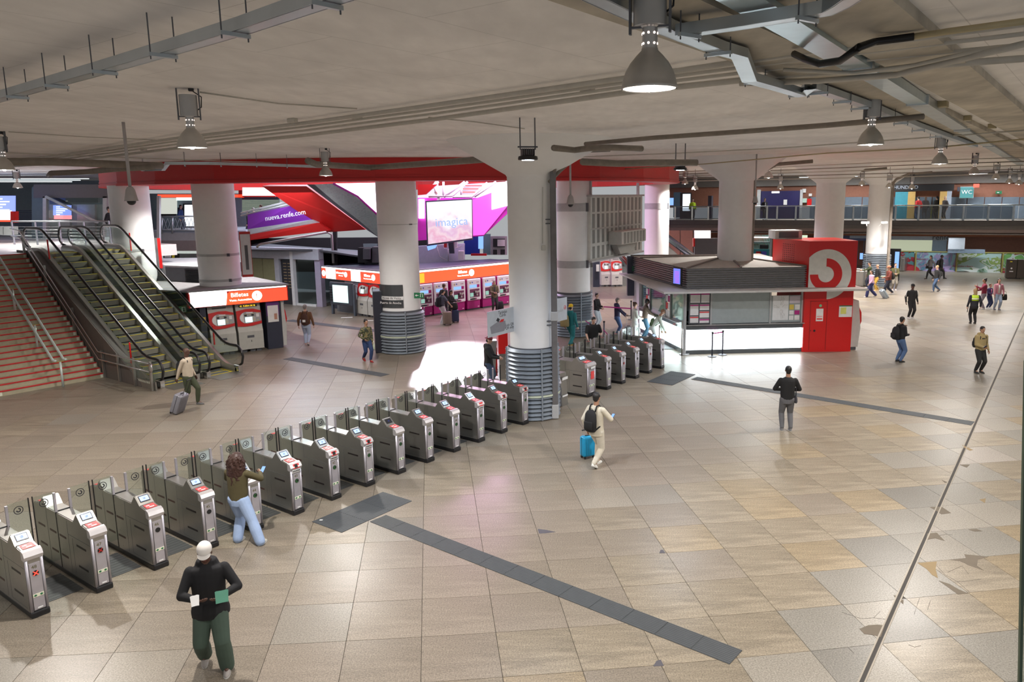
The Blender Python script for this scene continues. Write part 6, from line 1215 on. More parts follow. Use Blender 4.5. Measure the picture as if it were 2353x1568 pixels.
pipe('conduit', 'pale conduit just above the long curving one at the right edge', [(1800, 160), (1960, 168, 7.55), (2100, 150, 7.55), (2240, 118), (2420, 92)], .022, PIPE, 7.6, 'conduit')
for i, (pts, lab) in enumerate([([(1977, -5), (2040, 45), (2122, 98), (2164, 136), (2230, 190), (2295, 240), (2353, 281)], 'thin conduit running away along the ceiling right of the duct'), ([(2056, -5), (2090, 50), (2117, 108), (2164, 140), (2225, 200), (2281, 253), (2340, 300)], 'second thin conduit running away along the ceiling right of the duct')]):
    pipe('conduit', lab, pts, .022, PIPE, 7.7, 'conduit')
pipe('drain_pipe', 'long dark brown drain pipe hung below the ceiling right of the thick column', [(1345, 331), (1500, 317), (1700, 303), (1900, 288), (2122, 268)], .05, PIPED, 7.45, 'pipe')
pipe('drain_pipe', 'bent brown pipe stub hanging right of the thick column top', [(1272, 340), (1320, 345), (1353, 341), (1400, 339), (1475, 342)], .07, PIPED, 7.3, 'pipe')
pipe('drain_pipe', 'lower brown pipe stub beside the red ring right of the thick column', [(1338, 372), (1420, 376), (1500, 374), (1602, 374)], .09, PIPED, 7.1, 'pipe')
pipe('drain_pipe', 'brown drain pipe at the left edge below the ceiling', [(-60, 372), (120, 372), (250, 377), (372, 381)], .10, PIPED, 7.25, 'pipe')
pipe('drain_pipe', 'shorter brown pipe below the left edge pipe, with an elbow at its end', [(112, 404, 7.15), (118, 398), (200, 395), (270, 388), (350, 384)], .085, PIPED, 7.15, 'pipe')
pipe('drain_pipe', 'brown pipe running along the top of the red ring beam', [(708, 370), (728, 378), (850, 385), (900, 382), (1050, 371), (1165, 362)], .10, PIPED, 7.3, 'pipe')
pipe('thin_conduit', 'thin conduit from the left lamp to the conduit bundle', [(460, 212), (640, 238), (820, 250)], .012, PIPE, 7.72, 'conduit'); pipe('thin_conduit', 'thin conduit from the edge lamp across the left ceiling', [(20, 303), (200, 315), (360, 322)], .012, PIPE, 7.72, 'conduit')
pipe('thin_conduit', 'thin conduit reaching the black floodlight before the thick column', [(985, 270), (1090, 280), (1205, 296)], .012, PIPE, 7.72, 'conduit')
pipe('thin_conduit', 'thin conduit passing behind the dome camera towards the middle lamp', [(0, 350), (300, 363), (745, 378)], .014, PIPE, 7.6, 'conduit'); pipe('thin_conduit', 'thin conduit along the ceiling to the flood light over the kiosk', [(1300, 362), (1560, 352), (1800, 340), (2050, 322), (2353, 300)], .018, PIPE, 7.6, 'conduit')
pipe('thin_conduit', 'yellowish conduit crossing the ceiling above the kiosk column', [(1380, 392), (1620, 377), (1900, 352), (2140, 340), (2353, 320)], .02, MATS['brass_tint_pipe'], 7.4, 'conduit')
for i in range(5): pipe('thin_conduit', ['highest', 'second', 'third', 'fourth', 'lowest'][i]+' of the thin conduits over the far right floor', [(1500, 398+i*5), (1800, 384+i*7), (2100, 370+i*9), (2353, 362+i*9)], .02, PIPED if i % 2 else PIPE, 7.5-.12*i, 'conduit')
# cable trays
def tray(name, label, pts, z, w=.12, hang=(), mm=GALV):
    t = thing(name, label, 'cable tray', (0, 0, 0)); P = [G(p[0], p[1], p[2] if len(p) > 2 else z) for p in pts]
    m = MB(); m.bar(P, w, .02); m.build('tray_base', mm, t)
    for s in (-1, 1):
        Q = []
        for i, p in enumerate(P):
            d = (P[min(i+1, len(P)-1)]-P[max(i-1, 0)]).normalized(); x = d.cross(Vector((0, 0, 1))).normalized(); Q.append(p+x*s*w/2+Vector((0, 0, .035)))
        m = MB(); m.bar(Q, .012, .09); m.build('tray_side', mm, t)
    for (x, y) in hang:
        p = G(x, y, z-.03); d = (P[-1]-P[0]).normalized(); x_ = d.cross(Vector((0, 0, 1))).normalized()
        m = MB(); m.bar([p-x_*w*.9, p+x_*w*.9], .035, .03); b = m.build('tray_bracket', mm, t)
        for s in (-1, 1): m = MB(); m.cyl(p+x_*w*.8*s-Vector((0, 0, .04)), Vector((p.x+x_.x*w*.8*s, p.y+x_.y*w*.8*s, CEIL)), .006, n=5); m.build('hanger_rod', DGREY, b)
    return t
tray('cable_tray', 'grey cable tray crossing the upper left ceiling', [(-80, 252), (0, 229), (240, 163), (400, 117), (560, 70), (800, -10)], 7.45, .13, [(40, 224), (130, 199), (240, 167), (375, 128), (540, 80), (750, 12)])
tray('cable_tray', 'grey cable tray running away over the floor at the upper right, with a dropped elbow', [(1290, -40), (1420, 22), (1530, 72), (1650, 118), (1700, 132), (1722, 186, 7.45), (1790, 205, 7.5), (1842, 221, 7.5), (1862, 204), (1990, 246), (2100, 290), (2240, 338)], 7.54, .15, [(1650, 124), (1735, 190), (1835, 220), (1880, 215), (1935, 235), (1975, 250), (2040, 270), (2070, 284), (2110, 300), (2150, 315)])
tray('cable_tray', 'short cable tray branching to the upper right with an upturned end', [(1560, 82), (1700, 62), (1900, 30), (1935, 12), (1990, -25)], 7.5, .13, [(1585, 82), (1855, 45)])
tray('cable_tray', 'thin cable tray along the left part of the red ring', [(310, 385), (330, 393), (375, 392), (385, 378), (480, 378), (600, 381), (750, 386)], 7.35, .12, [(330, 392), (425, 381), (508, 382), (590, 383), (660, 385)])
# galvanised duct
t = thing('air_duct', 'long galvanised rectangular air duct running away under the right ceiling', 'air duct', (0, 0, 0)); da, db = G(1640, -60, 7.67), G(2345, 377, 7.67); dd = (db-da)
segs = [(0, .10), (.102, .2), (.202, .34), (.36, .52), (.53, .74), (.745, 1)]
for i, (f0, f1) in enumerate(segs): m = MB(); m.bar([da+dd*f0, da+dd*f1], .30 if i % 2 == 0 else .27, .13); m.build('duct_section', mat('duct_metal', (.42, .46, .46), .35, .8, var=.15) if i not in (0, 1) else mat('lit_duct_metal', (.50, .62, .66), .3, .6), t)  # near sections use a brighter, bluish copy of the metal to look lit
for f in (.101, .201, .35, .525, .742): m = MB(); m.bar([da+dd*(f-.001), da+dd*(f+.002)], .33, .155); m.build('duct_flange', GALV, t)
for (x, y) in [(2166, 240), (2255, 312), (2222, 272), (2280, 290)]: p = G(x, y, 7.70); m = MB(); m.T = Matrix.Translation(p) @ Matrix.Rotation(TH, 4, 'Z'); m.rbox(.22, .16, .1, .01); tag(m.build('junction_box', mat('ochre_box', (.35, .30, .18), .5)), {2166: 'junction box at the end of the first duct section', 2255: 'junction box near the far duct section', 2222: 'junction box on the thin conduits right of the duct', 2280: 'junction box on the thin conduits nearest the right edge'}[x], 'junction box')
for (x, y, lab) in [(672, 277, 'junction box on the conduit bundle near the ceiling middle'), (820, 268, 'small junction box below the conduit bundle'), (1350, 205, 'junction box on the conduits left of the big lamp'), (330, 343, 'junction box on the conduits above the dome camera')]:
    p = G(x, y, 7.71); m = MB(); m.T = Matrix.Translation(p) @ Matrix.Rotation(TH+math.pi/2, 4, 'Z'); m.rbox(.2, .11, .08, .01); tag(m.build('junction_box', PIPE), lab, 'junction box')

# ------------------------------------------------ drain posts at the columns
t = thing('drain_post', 'tall dark grey pipe with clamps standing right of the thick louvred column', 'pipe', G(1276, 962)); m = MB(); m.rbox(.17, .17, 6.9, .03, (0, 0, 3.45)); m.build('post', mat('dark_pipe_grey', (.17, .165, .17), .45, .3, var=.15), t)
MB().rbox(.2, .2, .42, .03, (0, 0, .22)).build('base_sleeve', GREYP, t)
for z, w_ in ((5.55, .3), (2.75, .3), (1.95, .3)): MB().box(-.35, -.08, -.02, .02, z-.07, z-.04).build('clamp', DGREY, t); MB().box(-.35, -.08, -.02, .02, z+.04, z+.07).build('clamp', DGREY, t); MB().box(-.38, -.34, -.04, .04, z-.12, z+.12).build('clamp_plate', DGREY, t)
MB().rbox(.21, .2, .26, .02, (0, -.01, 2.95)).build('pale_band', GREYP, t)
pp = G(1276, 962); m = MB(); m.tube([(0, 0, 6.75), (.05, -.05, 7.0), (.3, .1, 7.2), (.75, .5, 7.45), (1.6, 1.0, 7.5)], .07, 8); m.tube([(-.1, 0, 6.6), (.2, .2, 6.9), (.6, .6, 7.25)], .05, 8); m.build('elbow', PIPED, t, True)
for px, d, z1, lab, zb_ in [(1729, 31.6, 6.9, 'brown square pipe right of the column that passes the kiosk roof', 3.36), (1927, 41.3, 6.9, 'pinkish square pipe right of the column behind the red block', 0), (2047, 49.6, 6.95, 'dark pipe right of the far louvred column', 0)]:
    p = at(px, 500, d); t = thing('drain_post', lab, 'pipe', (p.x, p.y, 0)); MB().rbox(.16, .16, z1-zb_, .02, (0, 0, (z1+zb_)/2)).build('post', PIPED if px != 1927 else mat('pinkish_pipe', (.42, .27, .25), .5), t); MB().tube([(0, 0, z1-.1), (.15, -.1, z1+.15), (.8, -.3, 7.4), (2.2, -.5, 7.5)], .08, 8).build('elbow', PIPED, t, True)
# conduit and box on the thick column
t = thing('column_conduit', 'thin conduit with a small box running down the thick column', 'conduit', (0, 0, 0)); P = []
def on_col(px, y, ex=.01):
    tx = (px-CX)/FPX; r_ = .635+ex; a2, b2, c2 = tx*tx+1, -2*(C_MAIN.x*tx+C_MAIN.y), C_MAIN.x**2+C_MAIN.y**2-r_*r_
    D_ = b2*b2-4*a2*c2; d = (-b2-math.sqrt(max(0, D_)))/(2*a2); return at(px, y, d)
m = MB(); m.tube([on_col(1247, y, .015) for y in (430, 470, 520, 560)], .012, 6); m.build('tube', LGREY, t, True); p = on_col(1249, 570, .03); MB().rbox(.11, .07, .14, .015, tuple(p)).build('box', LGREY, t)
# ------------------------------------------------ cameras
def dome(px, y0, y1, d, lab, s=1.0):
    p = at(px, y1, d); t = thing('dome_camera', lab, 'security camera', p); top = CEIL-p.z
    MB().cyl((0, 0, .2*s), (0, 0, top), .032*s, n=10).build('pole', mat('camera_grey', (.40, .38, .38), .5), t, True); MB().lathe([(.05*s, .28*s), (.085*s, .22*s), (.12*s, .04*s), (.13*s, .0)], 18).build('housing', MATS['camera_grey'], t, 'auto'); MB().ell((0, 0, 0), .085*s, .085*s, .085*s, 14, 8).build('dome', BLACK, t, True)
dome(302, 340, 462, 15.5, 'dome camera on a pole above the stairs, at the left', 1.0); dome(1311, 380, 470, 26, 'dome camera on a pole right of the thick column', 1.1); dome(1735, 440, 466, 30, 'small dome camera near the kiosk column', .9); dome(1994, 470, 500, 49, 'tiny dome camera before the far louvred column', .9) if 0 else None
for px, rz, lab in ((1990, 2.6, 'left bullet camera on the far louvred column'), (2031, .5, 'right bullet camera on the far louvred column')):
    p = at(px, 512, 49.0); t = thing('bullet_camera', lab, 'security camera', p, rz); MB().rbox(.5, .16, .16, .03, (.05, 0, 0)).build('body', LGREY, t); MB().cyl((0, 0, 0), (-.1, .25, -.2), .03).build('arm', LGREY, t)

# ------------------------------------------------ high-bay lamps
def bell():
    t = thing('high_bay_lamp', '', 'ceiling lamp', (0, 0, 0), 0)
    m = MB(); m.lathe([(.198, 0), (.206, .008), (.199, .02), (.192, .06), (.172, .12), (.138, .18), (.095, .23), (.06, .265), (.058, .28)], 28, close=False); m.lathe([(.190, .004), (.184, .06), (.164, .12), (.13, .175), (.088, .22), (.05, .255)], 28, close=False); m.build('shade', mat('aged_aluminium', (.50, .48, .45), .45, .55, var=.12), t, True)
    m = MB(); m.lathe([(.0, .10), (.13, .10), (.13, .13), (0, .13)], 20, close=False); m.ell((0, 0, .05), .055, .055, .07); m.build('glowing_bulb', LAMPG, t, True)
    m = MB(); m.lathe([(.055, .27), (.055, .42), (.07, .43)], 16); m.build('vented_neck', mat('pale_aluminium', (.5, .5, .5), .35, .7), t, 'auto')
    m = MB()
    for k in range(8):
        a = 2*math.pi*k/8
        for z in (.31, .38): m.cyl((.05*math.cos(a), .05*math.sin(a), z), (.058*math.cos(a), .058*math.sin(a), z), .009, n=6)
    m.build('vent_hole', mat('vent_glow', (1, .9, .8), emit=2.5, ecol=(1, .8, .7)), t)
    MB().cyl((0, 0, .43), (0, 0, .72), .118, n=20).build('ballast_box', mat('ballast_grey', (.42, .42, .42), .4, .5), t, 'auto')
    m = MB(); m.box(-.15, -.135, -.02, .02, .38, .86); m.box(.135, .15, -.02, .02, .38, .86); m.box(-.15, .15, -.02, .02, .845, .86); m.box(-.15, .15, -.015, .015, .42, .435); m.build('bracket', DGREY, t)
    m = MB(); m.rbox(.07, .06, .06, .01, (.05, 0, .80)); m.tube([(.06, 0, .78), (.17, .03, .70), (.16, .02, .56), (.09, 0, .5)], .008, 5); m.build('cable', BLACK, t)
    return t
lampspec = [(1492, 205, 108, None, 'largest glaring bell lamp near the top, right of centre'), (442, 340, 65, 210, 'grey bell lamp hanging over the left ceiling'), (10, 391, 62, 300, 'grey bell lamp cut by the left edge'), (41, 432, 40, 385, 'small grey bell lamp below the one at the left edge'), (467, 424, 28, 372, 'small bell lamp in front of the red ring at the left'),
 (749, 404, 34, 340, 'bell lamp in front of the red ring at its middle'), (1142, 410, 22, None, 'small bell lamp half hidden by the thick column top'), (2000, 333, 54, 228, 'large bell lamp at the right below the duct'), (2159, 377, 36, 308, 'bell lamp second in the right-hand row'), (2238, 400, 28, 352, 'bell lamp third in the right-hand row'), (2288, 411, 22, 368, 'bell lamp fourth in the right-hand row'), (2319, 421, 18, 388, 'bell lamp fifth in the right-hand row'), (2341, 424, 15, 396, 'bell lamp sixth in the right-hand row'),
 (1405, 416, 19, 382, 'bell lamp before the red ring right of the thick column'), (1766, 409, 22, 363, 'bell lamp over the kiosk column'), (1892, 418, 20, 381, 'bell lamp over the red block'), (1793, 434, 14, 408, 'small bell lamp left of the purple shutter bay'), (1980, 426, 17, 397, 'bell lamp left of the far louvred column'), (2043, 431, 16, 409, 'lit bell lamp right of the far louvred column'), (2095, 434, 13, 412, 'small bell lamp before the pharmacy fascia'), (1574, 423, 15, 390, 'small bell lamp right of the red ring end'), (1597, 436, 12, 412, 'tiny bell lamp over the balcony behind the kiosk')]
def hor(x): return 454-.011*(x-CX)
b0_ = bell()
for i, (px, yr, w_, yt, lab) in enumerate(lampspec):
    d = .40*FPX/w_; d2 = .8*FPX/(hor(px)-yr) if yr < hor(px) else d
    if yt: d = (1.55*FPX/(hor(px)-yt)+d2)/2
    else: d = (d+d2)/2
    d = 5.7 if i == 0 else min(d, 46)
    p = at(px, yr, d); t = b0_ if i == 0 else copy_tree(b0_); t.location = p; t['label'] = lab; t['group'] = 'bell lamps under the ceiling'
    t.rotation_euler.z = .25 if i % 2 else -.3
    h_ = CEIL-p.z-.85
    if h_ > .02: m = MB(); m.cyl((0, 0, .85), (0, 0, .85+h_), .012, n=6); m.build('drop_rod', DGREY, t)
    L = bpy.data.lights.new('bell_lamp_light', 'SPOT'); L.energy = LAMP_W*(11 if i == 0 else 14 if d < 33 else 6); L.spot_size = R(150); L.spot_blend = .5; L.shadow_soft_size = .12; L.color = (1, .94, .88)
    o = obj('bell_lamp_light', L, t); o.location = (0, 0, -.02)
# assumed lamps of the same rows, added above and behind the camera for light
LS = thing('high_bay_lamp', 'assumed bell lamps of the same rows outside the picture', 'ceiling lamp', (0, 0, 0)) if 0 else None
for (x, y) in [(-10.5, 3.0), (-2.5, 1.0), (6.5, 4.5), (12.5, 9), (15, 16), (-12.5, 10.5), (0, -4), (20, 22), (-19, 15)]:
    t = copy_tree(b0_); t.location = (x, y, 7.0); t['label'] = 'assumed bell lamp of the same rows above the near floor, outside the picture'; t['group'] = 'assumed bell lamps outside the picture'
    for ch in list(t.children):
        if ch.type == 'LIGHT': ch.data = ch.data.copy(); ch.data.energy = LAMP_W*(5 if x < 0 else 10)
for px, y, yt, d, lab in [(1213, 368, 296, 15.5, 'black floodlight hanging before the thick column top'), (1563, 391, 337, 23.5, 'black floodlight hanging above the kiosk front')]:
    p = at(px, y, d); t = thing('floodlight', lab, 'floodlight', p, .2)
    MB().lathe([(.19, 0), (.20, .02), (.19, .07), (.10, .10)], 24).build('housing', BLACK, t, 'auto'); m = MB()
    for k in range(7): m.box(-.13+.04*k, -.115+.04*k, -.1, .1, .09, .22)
    m.build('heat_fins', mat('fin_grey', (.06, .06, .07), .4), t); m = MB(); m.cyl((0, 0, -.006), (0, 0, .0), .12, n=20); m.build('lens', LAMPB, t); h_ = CEIL-p.z; m = MB(); m.box(-.16, -.14, -.02, .02, .2, h_); m.box(.14, .16, -.02, .02, .2, h_); m.box(-.2, .2, -.02, .02, .24, .27); m.build('hanger', DGREY, t)
    L = bpy.data.lights.new('floodlight_light', 'SPOT'); L.energy = LAMP_W*14; L.spot_size = R(140); L.spot_blend = .5; L.shadow_soft_size = .12; L.color = (.78, .86, 1); o = obj('floodlight_light', L, t); o.location = (0, 0, -.03)
# light spilling from the screens and counters is their own glow; unseen fill lights are added to brighten the atrium
for (x, y, z, e, c, s) in [(-4.0, 44.0, 9.5, 1500, (1, .55, .9), 5), (-14, 50, 12, 2000, (.75, .85, 1), 8), (-14.5, 41, 6.6, 260, (.78, .86, 1), 3)]:
    L = bpy.data.lights.new('atrium_fill_light', 'AREA'); L.size = s; L.energy = e; L.color = c; o = obj('atrium_fill_light', L); o.location = (x, y, z)
t = thing('floodlight', 'assumed strong floodlight, added above the big screen inside the round opening', 'floodlight', (-6.5, 43.9, 7.6)); MB().rbox(.5, .3, .35, .04, (0, .2, 0)).build('housing', BLACK, t); MB().cyl((0, .2, .1), (0, .2, 7.4), .03, n=6).build('hanger', DGREY, t)  # assumed floodlight and beam, added to throw the bright patch on the floor
L = bpy.data.lights.new('assumed_floodlight_beam', 'SPOT'); L.energy = 30000; L.spot_size = R(18); L.spot_blend = .45; L.shadow_soft_size = .25; L.color = (.96, .90, 1); o = obj('assumed_floodlight_beam', L, t); dv = Vector((-3.1, 28.6, 0))-Vector((-6.5, 43.9, 7.6)); o.rotation_euler = dv.to_track_quat('-Z', 'Y').to_euler()
m = MB(); m.box(-30, 14, 26, 66, 15, 15.2); struct(m.build('ceiling_atrium', CONC))
# glass balustrade pane at the right edge, next to the viewpoint
t = thing('balustrade_glass', 'edge of a tall glass balustrade pane at the lower right border', 'glass pane', (0, 0, 0)); a_ = at(2358, 830, 3.2); b_ = at(2343, 1600, 3.2); m = MB(); m.prism([a_, b_, b_+Vector((.6, .25, 0)), a_+Vector((.6, .25, 0))], (0, .02, 0)); m.build('pane', GLASS, t); m = MB(); m.bar([a_, b_], .014, .014); m.build('green_edge', mat('glass_edge_green', (.05, .08, .05), .3), t)
# ================================================================== PEOPLE AND LUGGAGE
def remesh(mb, vox, smooth=2):
    me = mb.mesh('tmp', []); o = bpy.data.objects.new('tmp', me); col.objects.link(o)
    r = o.modifiers.new('r', 'REMESH'); r.mode = 'VOXEL'; r.voxel_size = vox
    s = o.modifiers.new('s', 'SMOOTH'); s.factor = .5; s.iterations = smooth
    bpy.context.view_layer.update(); me2 = bpy.data.meshes.new_from_object(o.evaluated_get(bpy.context.evaluated_depsgraph_get()))
    bpy.data.objects.remove(o); bpy.data.meshes.remove(me); me2.polygons.foreach_set('use_smooth', [True]*len(me2.polygons)); return me2
CLOTH = {}
def cloth(c, rough=.85, var=.06):
    k = tuple(round(x, 3) for x in c)
    if k not in CLOTH: CLOTH[k] = mat('cloth_%d' % len(CLOTH), c, rough, var=var, scale=14)
    return CLOTH[k]
def camo():
    if 'camouflage' in MATS: return MATS['camouflage']
    m, nt, b = new_mat('camouflage'); n, l = nt.nodes, nt.links; tc = n.new('ShaderNodeTexCoord'); nz = n.new('ShaderNodeTexNoise'); nz.inputs['Scale'].default_value = 14; nz.inputs['Detail'].default_value = 1; l.new(tc.outputs['Object'], nz.inputs[0])
    cr = n.new('ShaderNodeValToRGB'); cr.color_ramp.interpolation = 'CONSTANT'; cr.color_ramp.elements[0].color = (.03, .035, .02, 1); cr.color_ramp.elements[1].position = .48; cr.color_ramp.elements[1].color = (.12, .13, .05, 1); e = cr.color_ramp.elements.new(.56); e.color = (.22, .17, .08, 1)
    l.new(nz.outputs[0], cr.inputs[0]); l.new(cr.outputs[0], b.inputs['Base Color']); MATS['camouflage'] = m; return m
SKIN = [mat('skin_light', (.55, .34, .25), .5, var=.03), mat('skin_tan', (.40, .22, .14), .5, var=.03), mat('skin_dark', (.10, .05, .035), .5, var=.03)]
HAIRS = dict(black=mat('hair_black', (.012, .01, .01), .5), brown=mat('hair_brown', (.07, .035, .02), .55, var=.2), grey=mat('hair_grey', (.22, .20, .19), .6, var=.15), auburn=mat('hair_auburn', (.045, .018, .012), .5, var=.25, scale=30), blond=mat('hair_blond', (.35, .24, .12), .5, var=.2))
def ik(a, b, l1, l2, pole):
    d = b-a; L = min(d.length, (l1+l2)*.999); u = d.normalized(); x = (l1*l1-l2*l2+L*L)/(2*L); h = math.sqrt(max(0, l1*l1-x*x)); p = pole-u*pole.dot(u); p = p.normalized() if p.length > 1e-5 else u.orthogonal().normalized()
    return a+u*x+p*h, a+u*L
def capsule(m, a, b, r0, r1, n=12):
    a, b = Vector(a), Vector(b); d = (b-a); L = d.length; d.normalize(); pts, rr = [], []
    for k in range(4): t = k/3*math.pi/2; pts.append(a-d*r0*math.cos(t)); rr.append(max(r0*math.sin(t), r0*.12))
    for k in range(1, 4): pts.append(a+d*L*k/4); rr.append(r0+(r1-r0)*k/4)
    for k in range(4): t = k/3*math.pi/2; pts.append(b+d*r1*math.sin(t)); rr.append(max(r1*math.cos(t), r1*.12))
    m.tube(pts, rr, n)
def hand(m, w, dr, side, H, palm=None, curl=.5):
    "five separate fingers on a palm; w wrist, dr direction of the forearm, side +1 right hand"
    dr = dr.normalized(); s = H/1.75; pn = palm or Vector((-side, 0, 0)); pn = (pn-dr*pn.dot(dr)).normalized(); ac = dr.cross(pn)*side
    m.loft([(0, 0, -.01*s, .022*s, .016*s), (0, 0, .03*s, .034*s, .015*s), (0, 0, .075*s, .040*s, .014*s), (0, 0, .092*s, .036*s, .011*s)], 10, 0, Matrix(((ac.x, pn.x, dr.x, w.x), (ac.y, pn.y, dr.y, w.y), (ac.z, pn.z, dr.z, w.z), (0, 0, 0, 1))))
    for i, (off, ln) in enumerate([(-.028, .068), (-.010, .078), (.009, .073), (.027, .056)]):
        p = w+dr*.085*s+ac*off*s; pts = [p]; d = dr.copy()
        for k in range(3): d = (d+pn*curl*.55).normalized(); pts.append(pts[-1]+d*ln*s*(.42, .32, .26)[k])
        m.tube(pts, [.0092*s, .0088*s, .008*s, .0062*s], 6)
    p = w+dr*.03*s-ac*.026*s; d = (dr*.6-ac*.75+pn*.25).normalized(); pts = [p, p+d*.032*s]; d = (dr*.9-ac*.25+pn*.4).normalized(); pts += [pts[-1]+d*.03*s, pts[-1]+d*.052*s]; m.tube(pts, [.012*s, .0105*s, .0095*s, .007*s], 6)
PEOPLE = {}
def person(key, label, foot, face, H=1.72, top=(.1, .1, .1), pants=(.05, .05, .06), shoes=(.05, .05, .05), skin=0, hair='black', style='short', cap=None, step=.0, spread=.10, lean=0.0, arms=None, bag=0, feet=None,
           coat=0, sleeves=True, topmat=None, look=0.0, vox=None, group=None, hood=False, wide=1.0, crouch=0, z0=0, bald=False, flare=0, headdown=0, yawhead=0, skirt=False, loc=None, hunch=0, topname='jacket', shirt=None):
    """foot: survey point of the feet; face: plan angle of the facing direction in degrees; local +y is forward, +x the person's right"""
    g = loc if loc is not None else G(foot[0], foot[1], z0); rz = R(face-90)
    t = thing('person', label, 'person', g, rz, group); near = (g-Vector((0, 0, EYE))).length < 24
    vox = vox or (.011 if near else .018); s = H
    hipz = .515*s-crouch; pel = Vector((0, 0, hipz)); ln = math.sin(lean)
    chest = pel+Vector((0, .20*s*ln, .20*s*math.cos(lean))); sh = pel+Vector((0, .30*s*ln+hunch*.02, .30*s*math.cos(lean))); nk = sh+Vector((0, .035*s*math.sin(lean+.15), .035*s)); hd = nk+Vector((0, .012*s+.03*headdown+.06*s*ln, .078*s-.016*headdown))
    sw = .098*s*wide
    fl = [Vector((-spread, step, 0)), Vector((spread, -step, 0))]  # left, right
    if feet: fl = [Vector((feet[0][0], feet[0][1], 0)), Vector((feet[1][0], feet[1][1], 0))]
    body = MB(); trs = MB(); shoe = []
    for side, f in ((-1, fl[0]), (1, fl[1])):
        hip = pel+Vector((side*.048*s, 0, -.03*s)); lift = .05*s*0.6 if (step and f.y < -.12) else 0
        an = f+Vector((0, -.03 if not lift else -.05, .048*s+lift)); kn, an = ik(hip, an, .245*s, .235*s, Vector((side*.08, 1, 0)))
        capsule(body, hip, kn, .058*s, .036*s); capsule(body, kn, an, .036*s, .024*s); body.ell(an+Vector((0, .05, -.02)), .035, .09, .03)
        w0, w1, w2 = (.066*s, .048*s, .037*s) if not flare else (.072*s, .060*s, .056*s+.01*flare)
        if not skirt:
            capsule(trs, hip, kn, w0, w1*.92, 14); m2 = an+(kn-an)*.5; capsule(trs, kn, m2, w1*.9, (w1+w2)*.48, 14); capsule(trs, m2, an+Vector((0, .005, .012 if not flare else -.01)), (w1+w2)*.47, w2*.86, 14)
        sm = MB(); tilt = Matrix.Rotation(-.5 if lift else 0, 3, 'X'); Ms = Matrix.Translation(an+Vector((0, .065 if not lift else .04, -.045*s+.03 if not lift else -.05))) @ tilt.to_4x4(); L_ = .135*s/1.0*.55
        sm.loft([(0, .01, -.035, .042, .128), (0, .01, -.018, .047, .135), (0, .0, .0, .044, .122), (0, -.03, .03, .036, .08), (0, -.05, .055, .031, .045)], 16, 0, Ms)
        sm.loft([(0, .012, -.046, .046, .134), (0, .012, -.030, .049, .140)], 16, 1, Ms); shoe.append(sm)
    # torso
    def ring(p, q, f, rx, ry): c = p.lerp(q, f); return (c.x, c.y, c.z, rx*s, ry*s)
    tor = [ring(pel, chest, -.12, .078, .058), ring(pel, chest, .1, .088, .062), ring(pel, chest, .45, .074, .054), ring(pel, chest, .9, .086, .062), ring(chest, sh, .6, .088*wide, .056), ring(chest, sh, .9, .060, .042), ring(chest, sh, 1.12, .034, .032)]
    body.loft(tor); capsule(body, sh+Vector((0, 0, -.01)), hd-Vector((0, .01, .03)), .036*s, .032*s)
    # head: cranium, jaw, nose, ears
    HM = (Matrix.Rotation(yawhead, 3, 'Z') @ Matrix.Rotation(-.45*headdown, 3, 'X')); hs = s/1.75
    def hp_(x, y, z): return hd+HM @ Vector((x*hs, y*hs, z*hs))
    body.ell(hp_(0, -.008, .02), .076*hs, .096*hs, .092*hs, 18, 12, 0, HM); body.ell(hp_(0, .022, -.045), .056*hs, .066*hs, .066*hs, 14, 10, 0, HM)
    body.ell(hp_(0, .098, -.012), .013*hs, .020*hs, .026*hs, 8, 6, 0, HM)
    for sd in (-1, 1): body.ell(hp_(sd*.077, -.005, -.005), .012*hs, .022*hs, .032*hs, 8, 6, 0, HM)
    topm = MB(); hem = -.22 if coat == 0 else (-.42 if coat == 1 else -1.9); k1 = .012
    hw = 1.12+(.2 if flare else 0) if coat else 1.0
    trn = [ring(pel, chest, hem, .098*hw, .075*hw), ring(pel, chest, hem*.5, .100*hw, .076*hw), ring(pel, chest, .25, .098*wide, .074), ring(pel, chest, .6, .098*wide, .076), ring(pel, chest, 1.0, .104*wide, .078), ring(chest, sh, .55, .110*wide, .072), ring(chest, sh, .82, .100*wide, .062), ring(chest, sh, 1.0, .066, .052), ring(chest, sh, 1.15, .046, .042)]
    topm.loft(trn, 20)
    arms = arms or [None, None]; hands = MB()
    for idx, side in ((0, -1), (1, 1)):
        shp = sh+Vector((side*sw, 0, -.038*s)); a = arms[idx]
        if a is None: tgt = pel+Vector((side*.155*s*wide, .03, -.03*s)); pole = Vector((side*.3, -1, 0)); palm = None; curl = .5
        else: tgt = Vector(a[:3])*s; pole = Vector(a[3]) if len(a) > 3 else Vector((side*.6, -.8, -.6)); palm = Vector(a[4]) if len(a) > 4 else None; curl = .8
        el, wr = ik(shp, tgt, .168*s, .15*s, pole)
        capsule(body, shp, el, .030*s, .022*s); capsule(body, el, wr, .023*s, .0155*s); hand(hands, wr, wr-el, side, H, palm, curl)
        if sleeves: capsule(topm, shp, el, .040*s, .034*s, 12); capsule(topm, el, wr-(wr-el)*.04, .033*s, .025*s, 12)
        else: capsule(topm, shp, shp.lerp(el, .75), .044*s, .038*s, 12)
    if hood: topm.loft([(0, sh.y-.02*s, sh.z-.05*s, .078*s, .058*s), (0, sh.y-.022*s, sh.z+.0*s, .082*s, .066*s), (0, sh.y-.018*s, sh.z+.035*s, .068*s, .060*s), (0, sh.y-.01*s, sh.z+.045*s, .045*s, .04*s)], 16)
